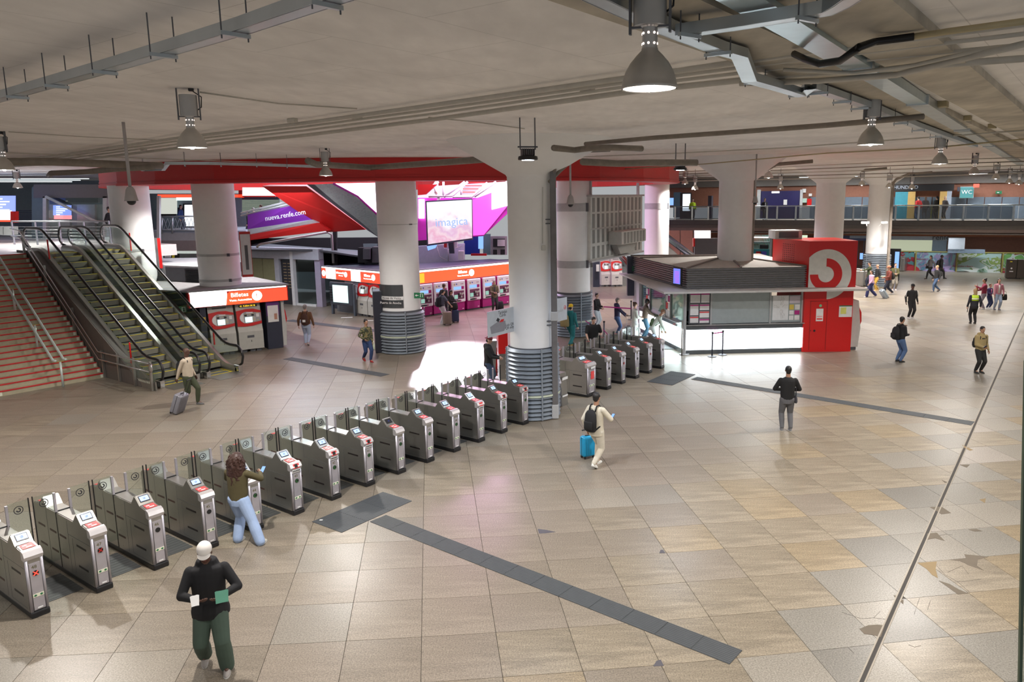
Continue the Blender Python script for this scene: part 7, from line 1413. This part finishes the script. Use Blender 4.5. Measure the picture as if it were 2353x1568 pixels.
    me = remesh(body, vox*.85); hm = hands.mesh('h', []); bm = bmesh.new(); bm.from_mesh(me); bm.from_mesh(hm); bm.to_mesh(me); bm.free(); me.materials.append(SKIN[skin]); me.polygons.foreach_set('use_smooth', [True]*len(me.polygons)); bpy.data.meshes.remove(hm)
    obj('body', me, t)
    me = remesh(topm, vox); me.materials.append(topmat or cloth(top)); jk = obj(topname, me, t)
    if not skirt:
        trs.loft([ring(pel, chest, -.45, .088, .072), ring(pel, chest, -.15, .106, .078), ring(pel, chest, .12, .090, .068)], 16); me = remesh(trs, vox); me.materials.append(cloth(pants)); obj('trousers', me, t)
    else:
        sk = MB(); sk.loft([(0, 0, .06*s, .17*s, .13*s), (0, 0, .3*s, .13*s, .10*s), (0, 0, .5*s, .098*s, .078*s), (0, 0, .56*s, .085*s, .065*s)], 20); me = sk.mesh('skirt', cloth(pants), True); obj('skirt', me, t)
    for sm in shoe: sm.build('shoe', [cloth(shoes), mat('shoe_sole', (.5, .5, .48), .6) if sum(shoes) > .6 else mat('dark_sole', (.04, .04, .04), .6)], t, True)
    if shirt: m = MB(); m.loft([(0, chest.y+.064*s, pel.z+.02*s, .03*s, .022*s), (0, chest.y+.062*s, chest.z+.07*s, .024*s, .018*s)], 10); m.build('shirt', cloth(shirt), t, True)
    # face features
    ey = MB()
    for sd in (-1, 1): ey.ell(hp_(sd*.031, .082, .010), .012*hs, .008*hs, .007*hs, 8, 6, 0, HM)
    ey.build('eyes', mat('eye_dark', (.03, .02, .02), .2), t, True)
    mo = MB(); mo.ell(hp_(0, .085, -.052), .022*hs, .008*hs, .006*hs, 8, 6, 0, HM); mo.build('mouth', mat('lips', (.30, .10, .08), .5), t, True)
    hr = MB(); hmn = HAIRS[hair]
    if not bald:
        if cap is None or style in ('long', 'curly', 'bun'):
            hr.ell(hp_(0, -.022, .034), .086*hs, .100*hs, .096*hs, 18, 10, 0, HM)
        hr.ell(hp_(0, -.055, -.02), .070*hs, .058*hs, .075*hs, 14, 8, 0, HM)
        if style == 'long': hr.loft([(0, hd.y-.075*hs, hd.z-.30*hs, .055*hs, .03*hs), (0, hd.y-.08*hs, hd.z-.15*hs, .085*hs, .045*hs), (0, hd.y-.05*hs, hd.z+.02*hs, .088*hs, .07*hs)], 14)
        if style == 'bun': hr.ell(hp_(0, -.09, .10), .045*hs, .045*hs, .04*hs)
        if style == 'curly':
            random.seed(11)
            hr.loft([(0, hd.y-.09*hs, hd.z-.46*hs, .10*hs, .05*hs), (0, hd.y-.10*hs, hd.z-.28*hs, .17*hs, .085*hs), (0, hd.y-.07*hs, hd.z-.10*hs, .165*hs, .105*hs), (0, hd.y-.03, hd.z+.05*hs, .125*hs, .115*hs), (0, hd.y-.02, hd.z+.125*hs, .06*hs, .06*hs)], 18)
            for k in range(150):
                a = random.uniform(math.pi*.85, math.pi*2.15); z = random.uniform(-.44, .10); r_ = .155*(1 if z < 0 else 1-z*3.2); x = r_*math.cos(a); y = r_*.72*math.sin(a)-.055
                hr.tube([(x*hs, hd.y+y*hs, hd.z+z*hs), (x*1.14*hs+.012*math.sin(k), hd.y+y*1.1*hs, hd.z+(z-.03)*hs), (x*1.06*hs-.012*math.sin(k), hd.y+y*1.05*hs, hd.z+(z-.065)*hs), (x*1.12*hs, hd.y+y*1.1*hs, hd.z+(z-.09)*hs)], .013*hs, 5)
        me = remesh(hr, vox*.8, 1) if style != 'curly' else remesh(hr, .0095, 1); me.materials.append(hmn); obj('hair', me, t)
    if cap is not None:
        cm = MB(); Mc_ = Matrix.Translation(hp_(0, -.012, .035)) @ HM.to_4x4(); n_ = 20; prof = [(.094, 0), (.098, .02), (.093, .055), (.072, .088), (.038, .104), (.008, .108)]
        cm.loft([(0, 0, z*hs, r_*hs*.92, r_*hs*1.1) for r_, z in prof], n_, 0, Mc_); c_ = cm.build('cap', cloth(cap), t, True)
        br_ = MB(); ys = -1 if style == 'capback' else 1; P = [(.078*math.cos(a)*hs, ys*(.075+.085*math.sin(a))*hs, (.004-.012*math.sin(a))*hs) for a in [math.pi*k/10 for k in range(11)]]
        br_.T = Mc_; br_.prism(P, (0, 0, .006)); br_.build('peak', cloth(cap), c_)
    t['_h'] = H; PEOPLE[key] = dict(t=t, sh=sh, hd=hd, pel=pel, H=H, rz=rz, g=g, arms=arms, chest=chest); return t
def W(key, v): P = PEOPLE[key]; return P['g']+Matrix.Rotation(P['rz'], 3, 'Z') @ Vector(v)
def backpack(key, label, c, size=(.30, .17, .44), style=0, z=-.02, pocket=True):
    P = PEOPLE[key]; s = P['H']; loc = W(key, (0, P['chest'].y-.078*s-size[1]/2+.01, P['chest'].z-.10+z)); t = thing('backpack', label, 'backpack', loc, P['rz'])
    m = MB(); k_ = size[0]/2; m.loft([(0, 0, -size[2]*.5, k_*.75, size[1]*.40), (0, -.01, -size[2]*.42, k_*.97, size[1]*.55), (0, -.01, 0, k_*1.0, size[1]*.56), (0, 0, size[2]*.3, k_*.92, size[1]*.5), (0, .01, size[2]*.45, k_*.65, size[1]*.38), (0, .02, size[2]*.5, k_*.35, size[1]*.2)], 18); m.build('bag_body', cloth(c), t, True)
    if pocket: MB().rbox(size[0]*.72, .05, size[2]*.38, .02, (0, -size[1]*.58, -size[2]*.18)).build('pocket', cloth(tuple(x*.85 for x in c)), t, True)
    for sx_ in (-1, 1):
        m = MB(); x = sx_*.085*s/1.75; dy = size[1]/2; top_ = P['sh'].z-loc.z+P['g'].z+.035; m.tube([(x, dy*.6, size[2]*.42), (x, dy+.03, top_-.0), (x*1.15, dy+.10, top_+.005), (x*1.25, dy+.19*s/1.75+.04, top_-.10), (x*1.4, dy+.17*s/1.75+.03, -.02), (x*1.7, dy+.06, -size[2]*.3), (x*1.3, dy*.4, -size[2]*.42)], .017, 6); m.build('strap', cloth(tuple(x_*.7 for x_ in c)), t, True)
    m = MB(); m.tube([(-.03, dy*.3, size[2]*.49), (-.02, dy*.3, size[2]*.56), (.02, dy*.3, size[2]*.56), (.03, dy*.3, size[2]*.49)], .008, 5); m.build('top_loop', cloth(c), t, True); return t
def suitcase(label, loc, rz, c, h=.55, w=.38, d=.24, tilt=0, handle=.45, group=None, metal=CHROME, ribs=5):
    t = thing('suitcase', label, 'suitcase', loc, rz, group); Mt = Matrix.Rotation(tilt, 4, 'X')
    def bld(m, nm, mm, sm=False): m.v = [Mt @ v for v in m.v]; return m.build(nm, mm, t, sm)
    bld(MB().rbox(w, d, h, .05, (0, 0, h/2+.05), 3), 'shell', mat('case_%02x%02x%02x' % tuple(int(x*255) for x in c), c, .35), 'auto')
    for k in range(ribs): x = -w*.36+w*.72*k/(ribs-1); bld(MB().rbox(.018, d+.012, h*.8, .004, (x, 0, h/2+.05)), 'rib', MATS['case_%02x%02x%02x' % tuple(int(x*255) for x in c)])
    bld(MB().box(-w/2-.003, w/2+.003, -.006, .006, .06, h+.03), 'zip_line', BLACK)
    for x in (-1, 1):
        for y in (-1, 1): m = MB(); m.cyl((x*w*.36-.015, y*d*.32, .028), (x*w*.36+.015, y*d*.32, .028), .028, n=10); m.box(x*w*.36-.02, x*w*.36+.02, y*d*.32-.02, y*d*.32+.02, .03, .07); bld(m, 'wheel', BLACK)
    if handle: m = MB(); m.cyl((-.09, d*.35, h+.02), (-.09, d*.35, h+handle), .008, n=6); m.cyl((.09, d*.35, h+.02), (.09, d*.35, h+handle), .008, n=6); bld(m, 'telescopic_handle', metal); m = MB(); m.rbox(.22, .03, .03, .01, (0, d*.35, h+handle)); bld(m, 'grip', BLACK)
    bld(MB().rbox(.14, .03, .02, .008, (0, 0, h+.065)), 'top_grip', BLACK); return t
def handbag(label, loc, rz, c, w=.3, h=.24, d=.12, strap=.2, cat='bag', name='handbag', soft=False):
    t = thing(name, label, cat, loc, rz); m = MB()
    m.loft([(0, 0, -h*.5, w*.42, d*.35), (0, 0, -h*.4, w*.5, d*.5), (0, 0, 0, w*.5, d*.48), (0, 0, h*.42, w*.43, d*.3), (0, 0, h*.5, w*.36, d*.16)], 14); m.build('bag_body', cloth(c), t, True)
    m = MB(); m.tube([(-w*.3, 0, h*.45), (-w*.22, 0, h*.5+strap*.8), (0, 0, h*.5+strap), (w*.22, 0, h*.5+strap*.8), (w*.3, 0, h*.45)], .008, 5); m.build('strap', cloth(tuple(x*.7 for x in c)), t, True); return t
def phone(key, i, label, off=(0, .09, .03)):
    P = PEOPLE[key]; a = Vector(P['arms'][i][:3])*P['H']; t = thing('phone', label, 'phone', W(key, a+Vector(off)), P['rz']); MB().rbox(.072, .012, .145, .004).build('case', BLACK, t); MB().box(-.032, .032, -.0085, -.006, -.065, .065).build('lit_display', SCRB, t); t.rotation_euler.x = -.9; return t
FW_ = lambda x=.10, y=.16, z=.60: None
# ---- near figures
t = person('cap', 'person in a white cap and black hooded jacket with baggy green trousers, sorting cards', (497, 1535), -72, 1.83, (.008, .008, .010), (.055, .085, .065), (.35, .32, .3), 2, 'black', 'cap', (.72, .69, .66), step=.13, spread=.15, coat=1, hood=True, wide=1.16, flare=1, headdown=.9,
           arms=[(-.10, .17, .64, (-1, -.5, -.5), (.6, 0, .8)), (.06, .17, .64, (1, -.5, -.5), (-.6, 0, .8))])
m = MB(); m.tube([(.05, .155, .0), (.07, .162, .012), (.10, .15, .03)], .004, 4); P = PEOPLE['cap']; cp = [c for c in P['t'].children if c.name.startswith('cap')][0]
m = MB(); hd = P['hd']; m.T = Matrix.Translation(hd+Vector((0, .075, .09))) @ Matrix.Rotation(.9, 4, 'X'); m.prism([(.012, -.004, 0), (.03, -.012, 0), (.062, .008, 0), (.03, -.004, 0), (.016, .002, 0)], (0, 0, .004)); m.build('cap_emblem', INK, cp)
for i, (lab, c, w_, h_) in enumerate([('white cards held in the capped man\'s right hand', (.75, .75, .73), .09, .13), ('green and white leaflet held in the capped man\'s left hand', (.10, .30, .22), .15, .15)]):
    a = Vector(P['arms'][1-i][:3])*P['H']; t = thing('leaflet' if i else 'cards', lab, 'paper', W('cap', a+Vector((0 if not i else -.02, .10, .045))), P['rz']); t.rotation_euler.x = .6
    for k in range(3 if not i else 2): b_ = MB().box(-w_/2+.004*k, w_/2+.004*k, -.002+.004*k, .001+.004*k, -h_/2, h_/2).build('sheet', PAPER if i == 0 else mat('green_print', (.08, .26, .18), .5), t); b_.rotation_euler.y = .08*k
    if i: MB().box(-.07, -.01, -.006, -.002, -.05, .07).build('pale_picture', mat('lilac_print', (.45, .42, .55), .5), t)
person('curly', 'person with long curly hair, olive jacket and wide light jeans at gate 44', (556, 1245), 78, 1.70, (.085, .070, .030), (.33, .44, .66), (.5, .48, .42), 0, 'auburn', 'curly', feet=((-.06, .0), (.42, -.04)), flare=1.0, lean=.06, wide=1.14, arms=[(-.09, .22, .68, (-1, -.3, -.5)), (.12, .25, .70, (1, -.4, -.5))]); phone('curly', 1, 'phone in the hand of the curly-haired person')
person('beige', 'person in a cream jacket and trousers with a black backpack, walking with a phone', (1370, 1072), 52, 1.78, (.62, .57, .46), (.60, .56, .47), (.75, .75, .72), 1, 'black', step=.17, spread=.08, wide=1.04, coat=1, arms=[(-.10, -.06, .50, (-.5, -1, 0)), (.09, .20, .62, (1, -.5, -.4))]); backpack('beige', 'black backpack on the man in cream by the blue suitcase', (.012, .012, .014), (.31, .18, .50)); phone('beige', 1, 'phone held by the man in cream')
suitcase('bright blue suitcase rolling beside the man in cream', G(1350, 1052), R(30), (.01, .30, .55), .50, .33, .22, handle=.18)
person('grey', 'person in a black top and grey jeans standing still with back turned', (1806, 989), 82, 1.76, (.012, .012, .013), (.13, .13, .14), (.22, .22, .22), 1, 'black', spread=.11, wide=1.08, arms=[(-.07, .14, .60, (-1, -.4, -.4)), (.07, .14, .60, (1, -.4, -.4))]); handbag('small dark shoulder bag at the right hip of the man in grey jeans', W('grey', (.22, .02, .86)), R(80), (.05, .05, .06), .2, .2, .09, .25)
person('roller', 'bald person in a cream sweater and olive trousers pulling a grey suitcase', (438, 930), -8, 1.80, (.52, .44, .34), (.045, .055, .028), (.12, .12, .12), 2, 'black', bald=True, step=.24, spread=.06, wide=1.1, arms=[None, (.12, -.13, .46, (.5, -1, 0))]); backpack('roller', 'black backpack on the bald man in the cream sweater', (.012, .012, .015), (.30, .18, .42), pocket=False)
suitcase('grey ribbed suitcase pulled by the bald man in the cream sweater', G(405, 950), R(-98), (.20, .20, .23), .60, .42, .26, tilt=R(-22), handle=.55, metal=BLACK)
person('brown', 'person with a brown jacket, brown backpack and light jeans walking away', (706, 793), 96, 1.78, (.13, .06, .028), (.40, .48, .62), (.45, .32, .26), 0, 'grey', step=.14, spread=.08, wide=1.15); backpack('brown', 'dark brown backpack with a white label on the man walking away', (.07, .03, .02), (.28, .16, .46))
P = PEOPLE['brown']; tb = [o for o in col.objects if o.get('label', '').startswith('dark brown backpack')][0]; MB().box(-.06, .06, -.135, -.128, -.10, .0).build('white_label', PAPER, tb)
person('camo', 'person with a dark bun, camouflage jacket and blue jeans walking, carrying a bag', (845, 831), -50, 1.66, (0, 0, 0), (.022, .045, .13), (.30, .02, .02), 1, 'black', 'bun', step=.19, spread=.05, topmat=camo(), arms=[(-.13, .04, .47), (.10, .10, .55, (1, -.5, -.3))]); handbag('white and green carrier bag held by the woman in the camouflage jacket', W('camo', (-.24, -.02, .62)), R(-50), (.60, .68, .55), .34, .38, .12, .12, 'bag', 'carrier_bag')
# ---- machine group
person('tee', 'person in a grey t-shirt and pale trousers with hand on a taupe suitcase', (1017, 745), 35, 1.76, (.10, .11, .15), (.62, .62, .66), (.75, .75, .75), 0, 'black', spread=.1, sleeves=False, lean=.08, headdown=.6, topname='t_shirt', arms=[(-.08, .06, .52), (.13, .24, .50, (.8, -.6, -.3))]); backpack('tee', 'black backpack on the man in the grey t-shirt', (.012, .012, .02), (.30, .2, .5))
person('blackdress', 'person in long black clothes looking at a phone beside the taupe suitcase', (1037, 738), -20, 1.62, (.012, .011, .012), (.014, .012, .014), (.03, .03, .03), 1, 'black', 'long', skirt=True, headdown=.7, arms=[(-.05, .2, .66), (.05, .2, .66)]); phone('blackdress', 1, 'phone of the woman in black at the magenta machines')
person('taller', 'dark-haired person facing a magenta machine behind the pair with suitcases', (1022, 728), 60, 1.78, (.03, .03, .035), (.03, .03, .04), (.04, .04, .04), 1, 'brown')
suitcase('taupe suitcase with raised handle at the magenta machines', G(1028, 747), R(25), (.26, .21, .17), .62, .42, .26, handle=.42); suitcase('navy suitcase behind the taupe one at the magenta machines', G(1047, 741), R(25), (.02, .035, .09), .60, .32, .26, handle=.3)
handbag('black holdall resting on the navy suitcase', G(1043, 741)+Vector((0, 0, .83)), R(10), (.012, .012, .012), .46, .34, .26, .1, 'bag', 'holdall')
person('greycoat', 'person in a long grey coat half hidden by the ring column with boards', (976, 722), 80, 1.74, (.075, .08, .08), (.04, .04, .04), (.12, .06, .04), 1, 'black', coat=2)
person('olive', 'person in an olive jacket reading a phone before the rightmost magenta machines', (1137, 716), -75, 1.76, (.13, .11, .06), (.035, .035, .04), (.05, .06, .08), 0, 'grey', headdown=.7, coat=1, hood=True, shirt=(.03, .03, .04), arms=[(-.05, .2, .62), (.05, .2, .62)]); phone('olive', 0, 'phone of the man in the olive jacket')
handbag('black bag on the floor beside the man in the olive jacket', G(1149, 713)+Vector((0, 0, .25)), 0, (.012, .012, .014), .42, .5, .26, .05, 'bag', 'duffel_bag')
person('maroon', 'person in a maroon backward cap and black hooded jacket left of the thick column', None, -12, 1.76, (.016, .017, .018), (.05, .08, .14), (.03, .03, .03), 0, 'black', 'capback', (.14, .015, .025), loc=G(1124, 893), hood=True, headdown=.7, coat=1, wide=1.05, arms=[(-.03, .2, .60), (.06, .22, .60)])
# ---- column to kiosk
person('teal', 'person in a teal tracksuit and yellow cap walking away', (1312, 797), 60, 1.80, (.01, .13, .14), (.01, .14, .15), (.45, .28, .03), 0, 'black', 'capback', (.70, .48, .02), step=.24, spread=.08, hood=True, wide=1.08); handbag('khaki sack slung on the back of the person in teal', W('teal', (-.16, -.24, 1.12)), R(150), (.25, .20, .09), .42, .48, .24, .30, 'bag', 'sling_bag')
person('wait', 'person in black top and pale trousers waiting by the grey-banded column', (1371, 755), -35, 1.72, (.014, .014, .016), (.50, .56, .60), (.6, .6, .6), 0, 'black', 'bun', arms=[(-.02, .18, .62), (.04, .17, .58)])
person('beard', 'bearded person in a black t-shirt bending to the far gates', None, -78, 1.78, (.012, .012, .013), (.02, .02, .025), (.03, .03, .03), 0, 'black', loc=G(1362, 832), sleeves=False, wide=1.25, headdown=.9, lean=.12, topname='t_shirt', arms=[(-.12, .16, .58), (.15, .2, .52)])
backpack('beard', 'dark backpack worn by the bearded man', (.015, .015, .015), (.3, .18, .42))
person('trolley', 'grey-haired person in a navy hoodie and white shirt holding a trolley handle', (1418, 772), -8, 1.74, (.022, .018, .05), (.05, .09, .20), (.3, .3, .3), 0, 'grey', hood=True, shirt=(.7, .72, .74), arms=[(-.06, .22, .56), (.10, .23, .52)])
suitcase('pale suitcase with tall handle by the grey-haired man in the navy hoodie', G(1444, 778), R(-10), (.30, .33, .35), .5, .34, .22, handle=.5)
person('cream', 'person in a long cream coat queuing at the lit kiosk counter', (1458, 783), 15, 1.70, (.60, .64, .58), (.55, .6, .6), (.3, .3, .3), 0, 'brown', 'bun', coat=2, arms=[(-.05, .16, .6), (.08, .16, .58)])
person('counter', 'person in a brown sweater and jeans leaning on the kiosk counter', (1481, 778), 2, 1.78, (.12, .09, .065), (.03, .09, .14), (.3, .3, .3), 2, 'black', lean=.1, step=.08, wide=1.1, headdown=.4, arms=[(-.08, .24, .57), (.10, .26, .57)])
person('bend', 'person in a white top bending forward by the kiosk counter', (1500, 800), -12, 1.74, (.55, .62, .56), (.60, .68, .66), (.6, .6, .6), 1, 'brown', bald=True, lean=.55, headdown=.5, arms=[(-.06, .2, .42), (.10, .3, .40)]); backpack('bend', 'green backpack on the person bending at the kiosk counter', (.10, .16, .08), (.28, .16, .36))
person('clerk', 'person in black working behind the kiosk glass', None, -110, 1.70, (.012, .013, .02), (.03, .08, .10), (.03, .03, .03), 1, 'black', loc=Vector((5.75, 30.75, .05)), lean=.5, headdown=.8, arms=[(-.1, .28, .50), (.14, .3, .48)])
# ---- right-hand floor
person('think', 'person with a black backpack and blue jeans, hand at chin, right of the red block', (2066, 832), 14, 1.72, (.014, .014, .016), (.075, .13, .26), (.02, .02, .02), 1, 'black', wide=1.1, arms=[(-.04, .10, .76, (-.6, .2, -1)), (.04, .16, .60)]); backpack('think', 'square black backpack on the thinking man', (.014, .014, .016), (.34, .2, .48))
person('track', 'person in a black tracksuit with white sleeves stripes and dark cap facing the camera', (2092, 732), -86, 1.74, (.014, .014, .015), (.013, .013, .015), (.5, .5, .5), 2, 'black', 'cap', (.015, .015, .016), wide=1.12)
P = PEOPLE['track']
for sd in (-1, 1): m = MB(); a = P['sh']+Vector((sd*.108*1.74*1.12, 0, .01)); m.tube([a+Vector((sd*.07, .0, -.03)), a+Vector((sd*.075+sd*.03, 0, -.18)), a+Vector((sd*.10, .0, -.33))], .018, 6); m.build('sleeve_stripe', PAPER, P['t'], True)
person('hood', 'person in a khaki hooded top and black trousers at the right edge of the floor', (2248, 857), -82, 1.66, (.34, .26, .12), (.018, .018, .018), (.03, .03, .03), 1, 'black', wide=1.12, hood=True, headdown=.3, arms=[None, (.05, .15, .58)]); backpack('hood', 'dark backpack behind the person in the khaki hooded top', (.02, .02, .02), (.3, .16, .4)); phone('hood', 1, 'phone of the person in the khaki hooded top')
m = MB(); P = PEOPLE['hood']; M = frame((0, P['chest'].y+.128, P['chest'].z+.05), (-1, 0, 0), (0, 0, 1)); m.T = M; m.box(-.06, .0, -.02, .02, 0, .004); m.prism([(.01, -.02, 0), (.06, -.02, 0), (.055, .01, 0), (.03, .022, 0), (.012, .01, 0)], (0, 0, .004)); m.build('chest_emblem', INK, P['t'])
person('vest', 'security guard with a yellow reflective vest and ponytail, back to the camera', (2235, 744), 80, 1.70, (.02, .022, .03), (.012, .012, .014), (.02, .02, .02), 0, 'blond', 'long', wide=1.1); P = PEOPLE['vest']; m = MB(); c = P['chest']; m.loft([(0, c.y, c.z-.10, .185, .145), (0, c.y, c.z+.02, .188, .148), (0, c.y, c.z+.13, .185, .138), (0, c.y, c.z+.17, .12, .10)], 20); m.build('reflective_vest', mat('hi_vis', (.55, .80, .05), .6, var=.02), P['t'], True); m = MB(); m.loft([(0, c.y, c.z-.03, .191, .151), (0, c.y, c.z+.02, .191, .151)], 20); m.build('reflective_band', PAPER, P['t'], True); m = MB(); m.tube([(-.24, 0, .95), (-.28, .02, .55)], .015, 6); m.build('baton', BLACK, P['t'], True)
person('mar', 'person in a maroon jacket and grey trousers with a raised brown handbag', (2258, 711), 165, 1.68, (.20, .015, .045), (.22, .20, .24), (.6, .6, .6), 1, 'black', 'bun', wide=1.05, arms=[(-.04, .24, .74), (.06, .18, .60)]); handbag('brown leather handbag on the arm of the person in maroon', W('mar', (.0, .36, 1.10)), R(70), (.28, .07, .03), .3, .24, .12, .16)
person('kid', 'child in a navy jacket and pink sleeves between two adults', (2271, 710), -70, 1.38, (.04, .03, .10), (.02, .03, .09), (.5, .5, .5), 0, 'brown', arms=[(-.02, .16, .62), (.05, .16, .62)], shirt=(.5, .15, .25))
person('pink', 'person in a pink jacket and striped top with light jeans and a black bag', (2290, 712), -100, 1.70, (.50, .22, .28), (.30, .38, .52), (.15, .18, .25), 0, 'black', 'long', shirt=(.6, .6, .56), arms=[(-.15, .03, .50), (.13, .10, .46)], step=.06); handbag('black tote hanging from the hand of the person in pink', W('pink', (-.32, .0, .68)), 0, (.012, .012, .012), .32, .32, .14, .16)
person('walk1', 'person in a grey top and black trousers striding left before the hoarding', (2136, 641), 188, 1.72, (.16, .15, .16), (.013, .013, .013), (.02, .02, .02), 0, 'black', 'long', step=.30, spread=.04, arms=[(-.12, -.1, .5), (.05, .2, .6)]); handbag('black bag of the person striding left', W('walk1', (.2, .12, .85)), R(10), (.012, .012, .012), .26, .22, .1, .2)
person('walk2', 'person in black with a backpack striding right before the hoarding', (2160, 641), -12, 1.76, (.02, .02, .022), (.016, .016, .016), (.02, .02, .02), 2, 'black', step=.30, spread=.04); backpack('walk2', 'dark backpack on the person striding right', (.03, .03, .035))
person('walk3', 'person in a black jacket and blue jeans walking left, nearer than the hoarding pair', (2150, 671), 190, 1.70, (.016, .016, .018), (.05, .09, .17), (.1, .1, .1), 0, 'blond', step=.22, spread=.04); handbag('black bag at the back of the person in the black jacket and jeans', W('walk3', (-.05, -.22, 1.15)), R(10), (.012, .012, .012), .25, .3, .14, .2)
person('park', 'person in an olive parka reaching out to the small far gates', (1996, 662), 178, 1.74, (.05, .065, .03), (.016, .02, .04), (.4, .4, .4), 1, 'black', coat=1, step=.18, wide=1.1, arms=[(-.06, .30, .70, (-.5, 0, -1)), None])
person('pinktop', 'person in a pale pink top and wide navy trousers walking left with a suitcase', (2000, 683), 188, 1.66, (.58, .36, .50), (.025, .03, .11), (.5, .5, .5), 0, 'black', 'long', step=.30, spread=.04, flare=1, arms=[(-.08, .12, .5), (.12, -.2, .48)])
suitcase('grey blue suitcase pulled behind the person in the pale pink top', G(2037, 686), R(98), (.30, .36, .42), .58, .38, .24, tilt=R(40) if 0 else R(-35), handle=.5)
person('yellow', 'bald person in black with mustard trousers behind the person in pink', (2014, 668), 185, 1.72, (.016, .016, .018), (.40, .24, .03), (.5, .3, .1), 1, 'brown', bald=True, step=.12)
person('orange', 'person in an orange cap and red and black jacket walking left', (2040, 678), 186, 1.82, (.14, .03, .02), (.015, .018, .035), (.5, .5, .5), 1, 'brown', 'cap', (.55, .18, .10), step=.28, spread=.04, wide=1.1, arms=[(-.06, .2, .6), None]); backpack('orange', 'dark backpack on the person in the orange cap', (.02, .02, .02))
person('green2', 'person in an olive jacket and grey trousers facing the camera right of the far column', (2054, 667), -100, 1.76, (.085, .08, .03), (.20, .18, .15), (.55, .5, .5), 0, 'brown', wide=1.1, shirt=(.1, .1, .1), arms=[(-.04, .17, .62), (.05, .17, .62)])
# ---- upper level and shop figures (far)
def up(key, lab, px, back, face, **k): p = fp(px, back); return person(key, lab, None, face, loc=Vector((p.x, p.y, UPPER+.0)), vox=.03, **k)
up('guard', 'guard in a yellow reflective jacket on the far balcony', 1591, 1.0, -90, top=(.55, .8, .03), pants=(.03, .05, .04)); up('suit', 'person in a dark suit beside the deep blue shutter on the balcony', 1756, 1.2, -80, top=(.012, .012, .02), shirt=(.6, .6, .6))
up('ph1', 'person in a red jacket and jeans before the pharmacy', 2108, 3.0, 100, top=(.45, .02, .02), pants=(.05, .09, .18)); up('ph2', 'dark person entering the pharmacy', 2124, 4.5, 80, top=(.03, .02, .02), hair='brown', style='long'); up('ph3', 'dark person beside the pharmacy plant wall', 2150, 5.0, 100, top=(.02, .02, .02)); up('ph4', 'person with brown hair leaving the pharmacy at its right side', 2169, 3.0, 200, top=(.06, .05, .05), hair='blond', style='long')
for key, px, y, d, face, c, lab in [('sh1', 1783, 590, 56, 200, (.6, .66, .6), 'person in a pale top at the white shop, left of two'), ('sh2', 1801, 590, 56, 120, (.7, .7, .66), 'person in a white top at the white shop, right of two')]:
    p = at(px, y, d); person(key, lab, None, face, loc=Vector((p.x, p.y, 0)), top=c, pants=(.1, .14, .2), vox=.03)
for key, px, d, c, lab in [('gal', 420, 49.5, (.02, .05, .16), 'person in a blue jacket on the left upper gallery'), ('sil', 255, 37.5, (.012, .012, .016), 'dark person standing by the lift at the upper landing')]:
    p = at(px, 536, d); person(key, lab, None, 0, loc=Vector((p.x, p.y, UPPER)), top=c, pants=(.06, .07, .09), vox=.03, H=1.74)
for i, (px, d, c) in enumerate([(571, 50, (.02, .02, .03)), (584, 49.5, (.3, .28, .3)), (602, 49, (.02, .025, .05))]):
    p = at(px, 500, d); person('ramp%d' % i, ['dark-haired', 'grey-haired', 'tallest'][i]+' person behind the purple parapet rail', None, 180, loc=Vector((p.x, p.y, 3.86+.18*i)), top=c, hair=['black', 'grey', 'brown'][i], vox=.03, H=1.72)
p = at(1005, 500, 45.3); person('whitefig', 'overexposed white-clad person on the stair above the big screen', None, 0, loc=at(1003, 452, 45.8)-Vector((0, 0, .55)), top=(.85, .8, .85), pants=(.8, .75, .8), vox=.03)
t = thing('litter_scrap', 'white paper scrap on the dark pad by the near guide strip', 'litter', G(738, 1197)); MB().box(-.03, .03, -.02, .02, .012, .016).build('scrap', PAPER, t)
for px, y, lab in [(797, 730, 'white floor sticker left of the ring column with boards'), (850, 737, 'white floor sticker nearest the ring column with boards')]: t = thing('floor_sticker', lab, 'floor sticker', G(px, y), R(10)); MB().box(-.3, .3, -.12, .12, .001, .004).build('sheet', PAPER, t)
for o in bpy.data.objects:
    if '_h' in o: del o['_h']
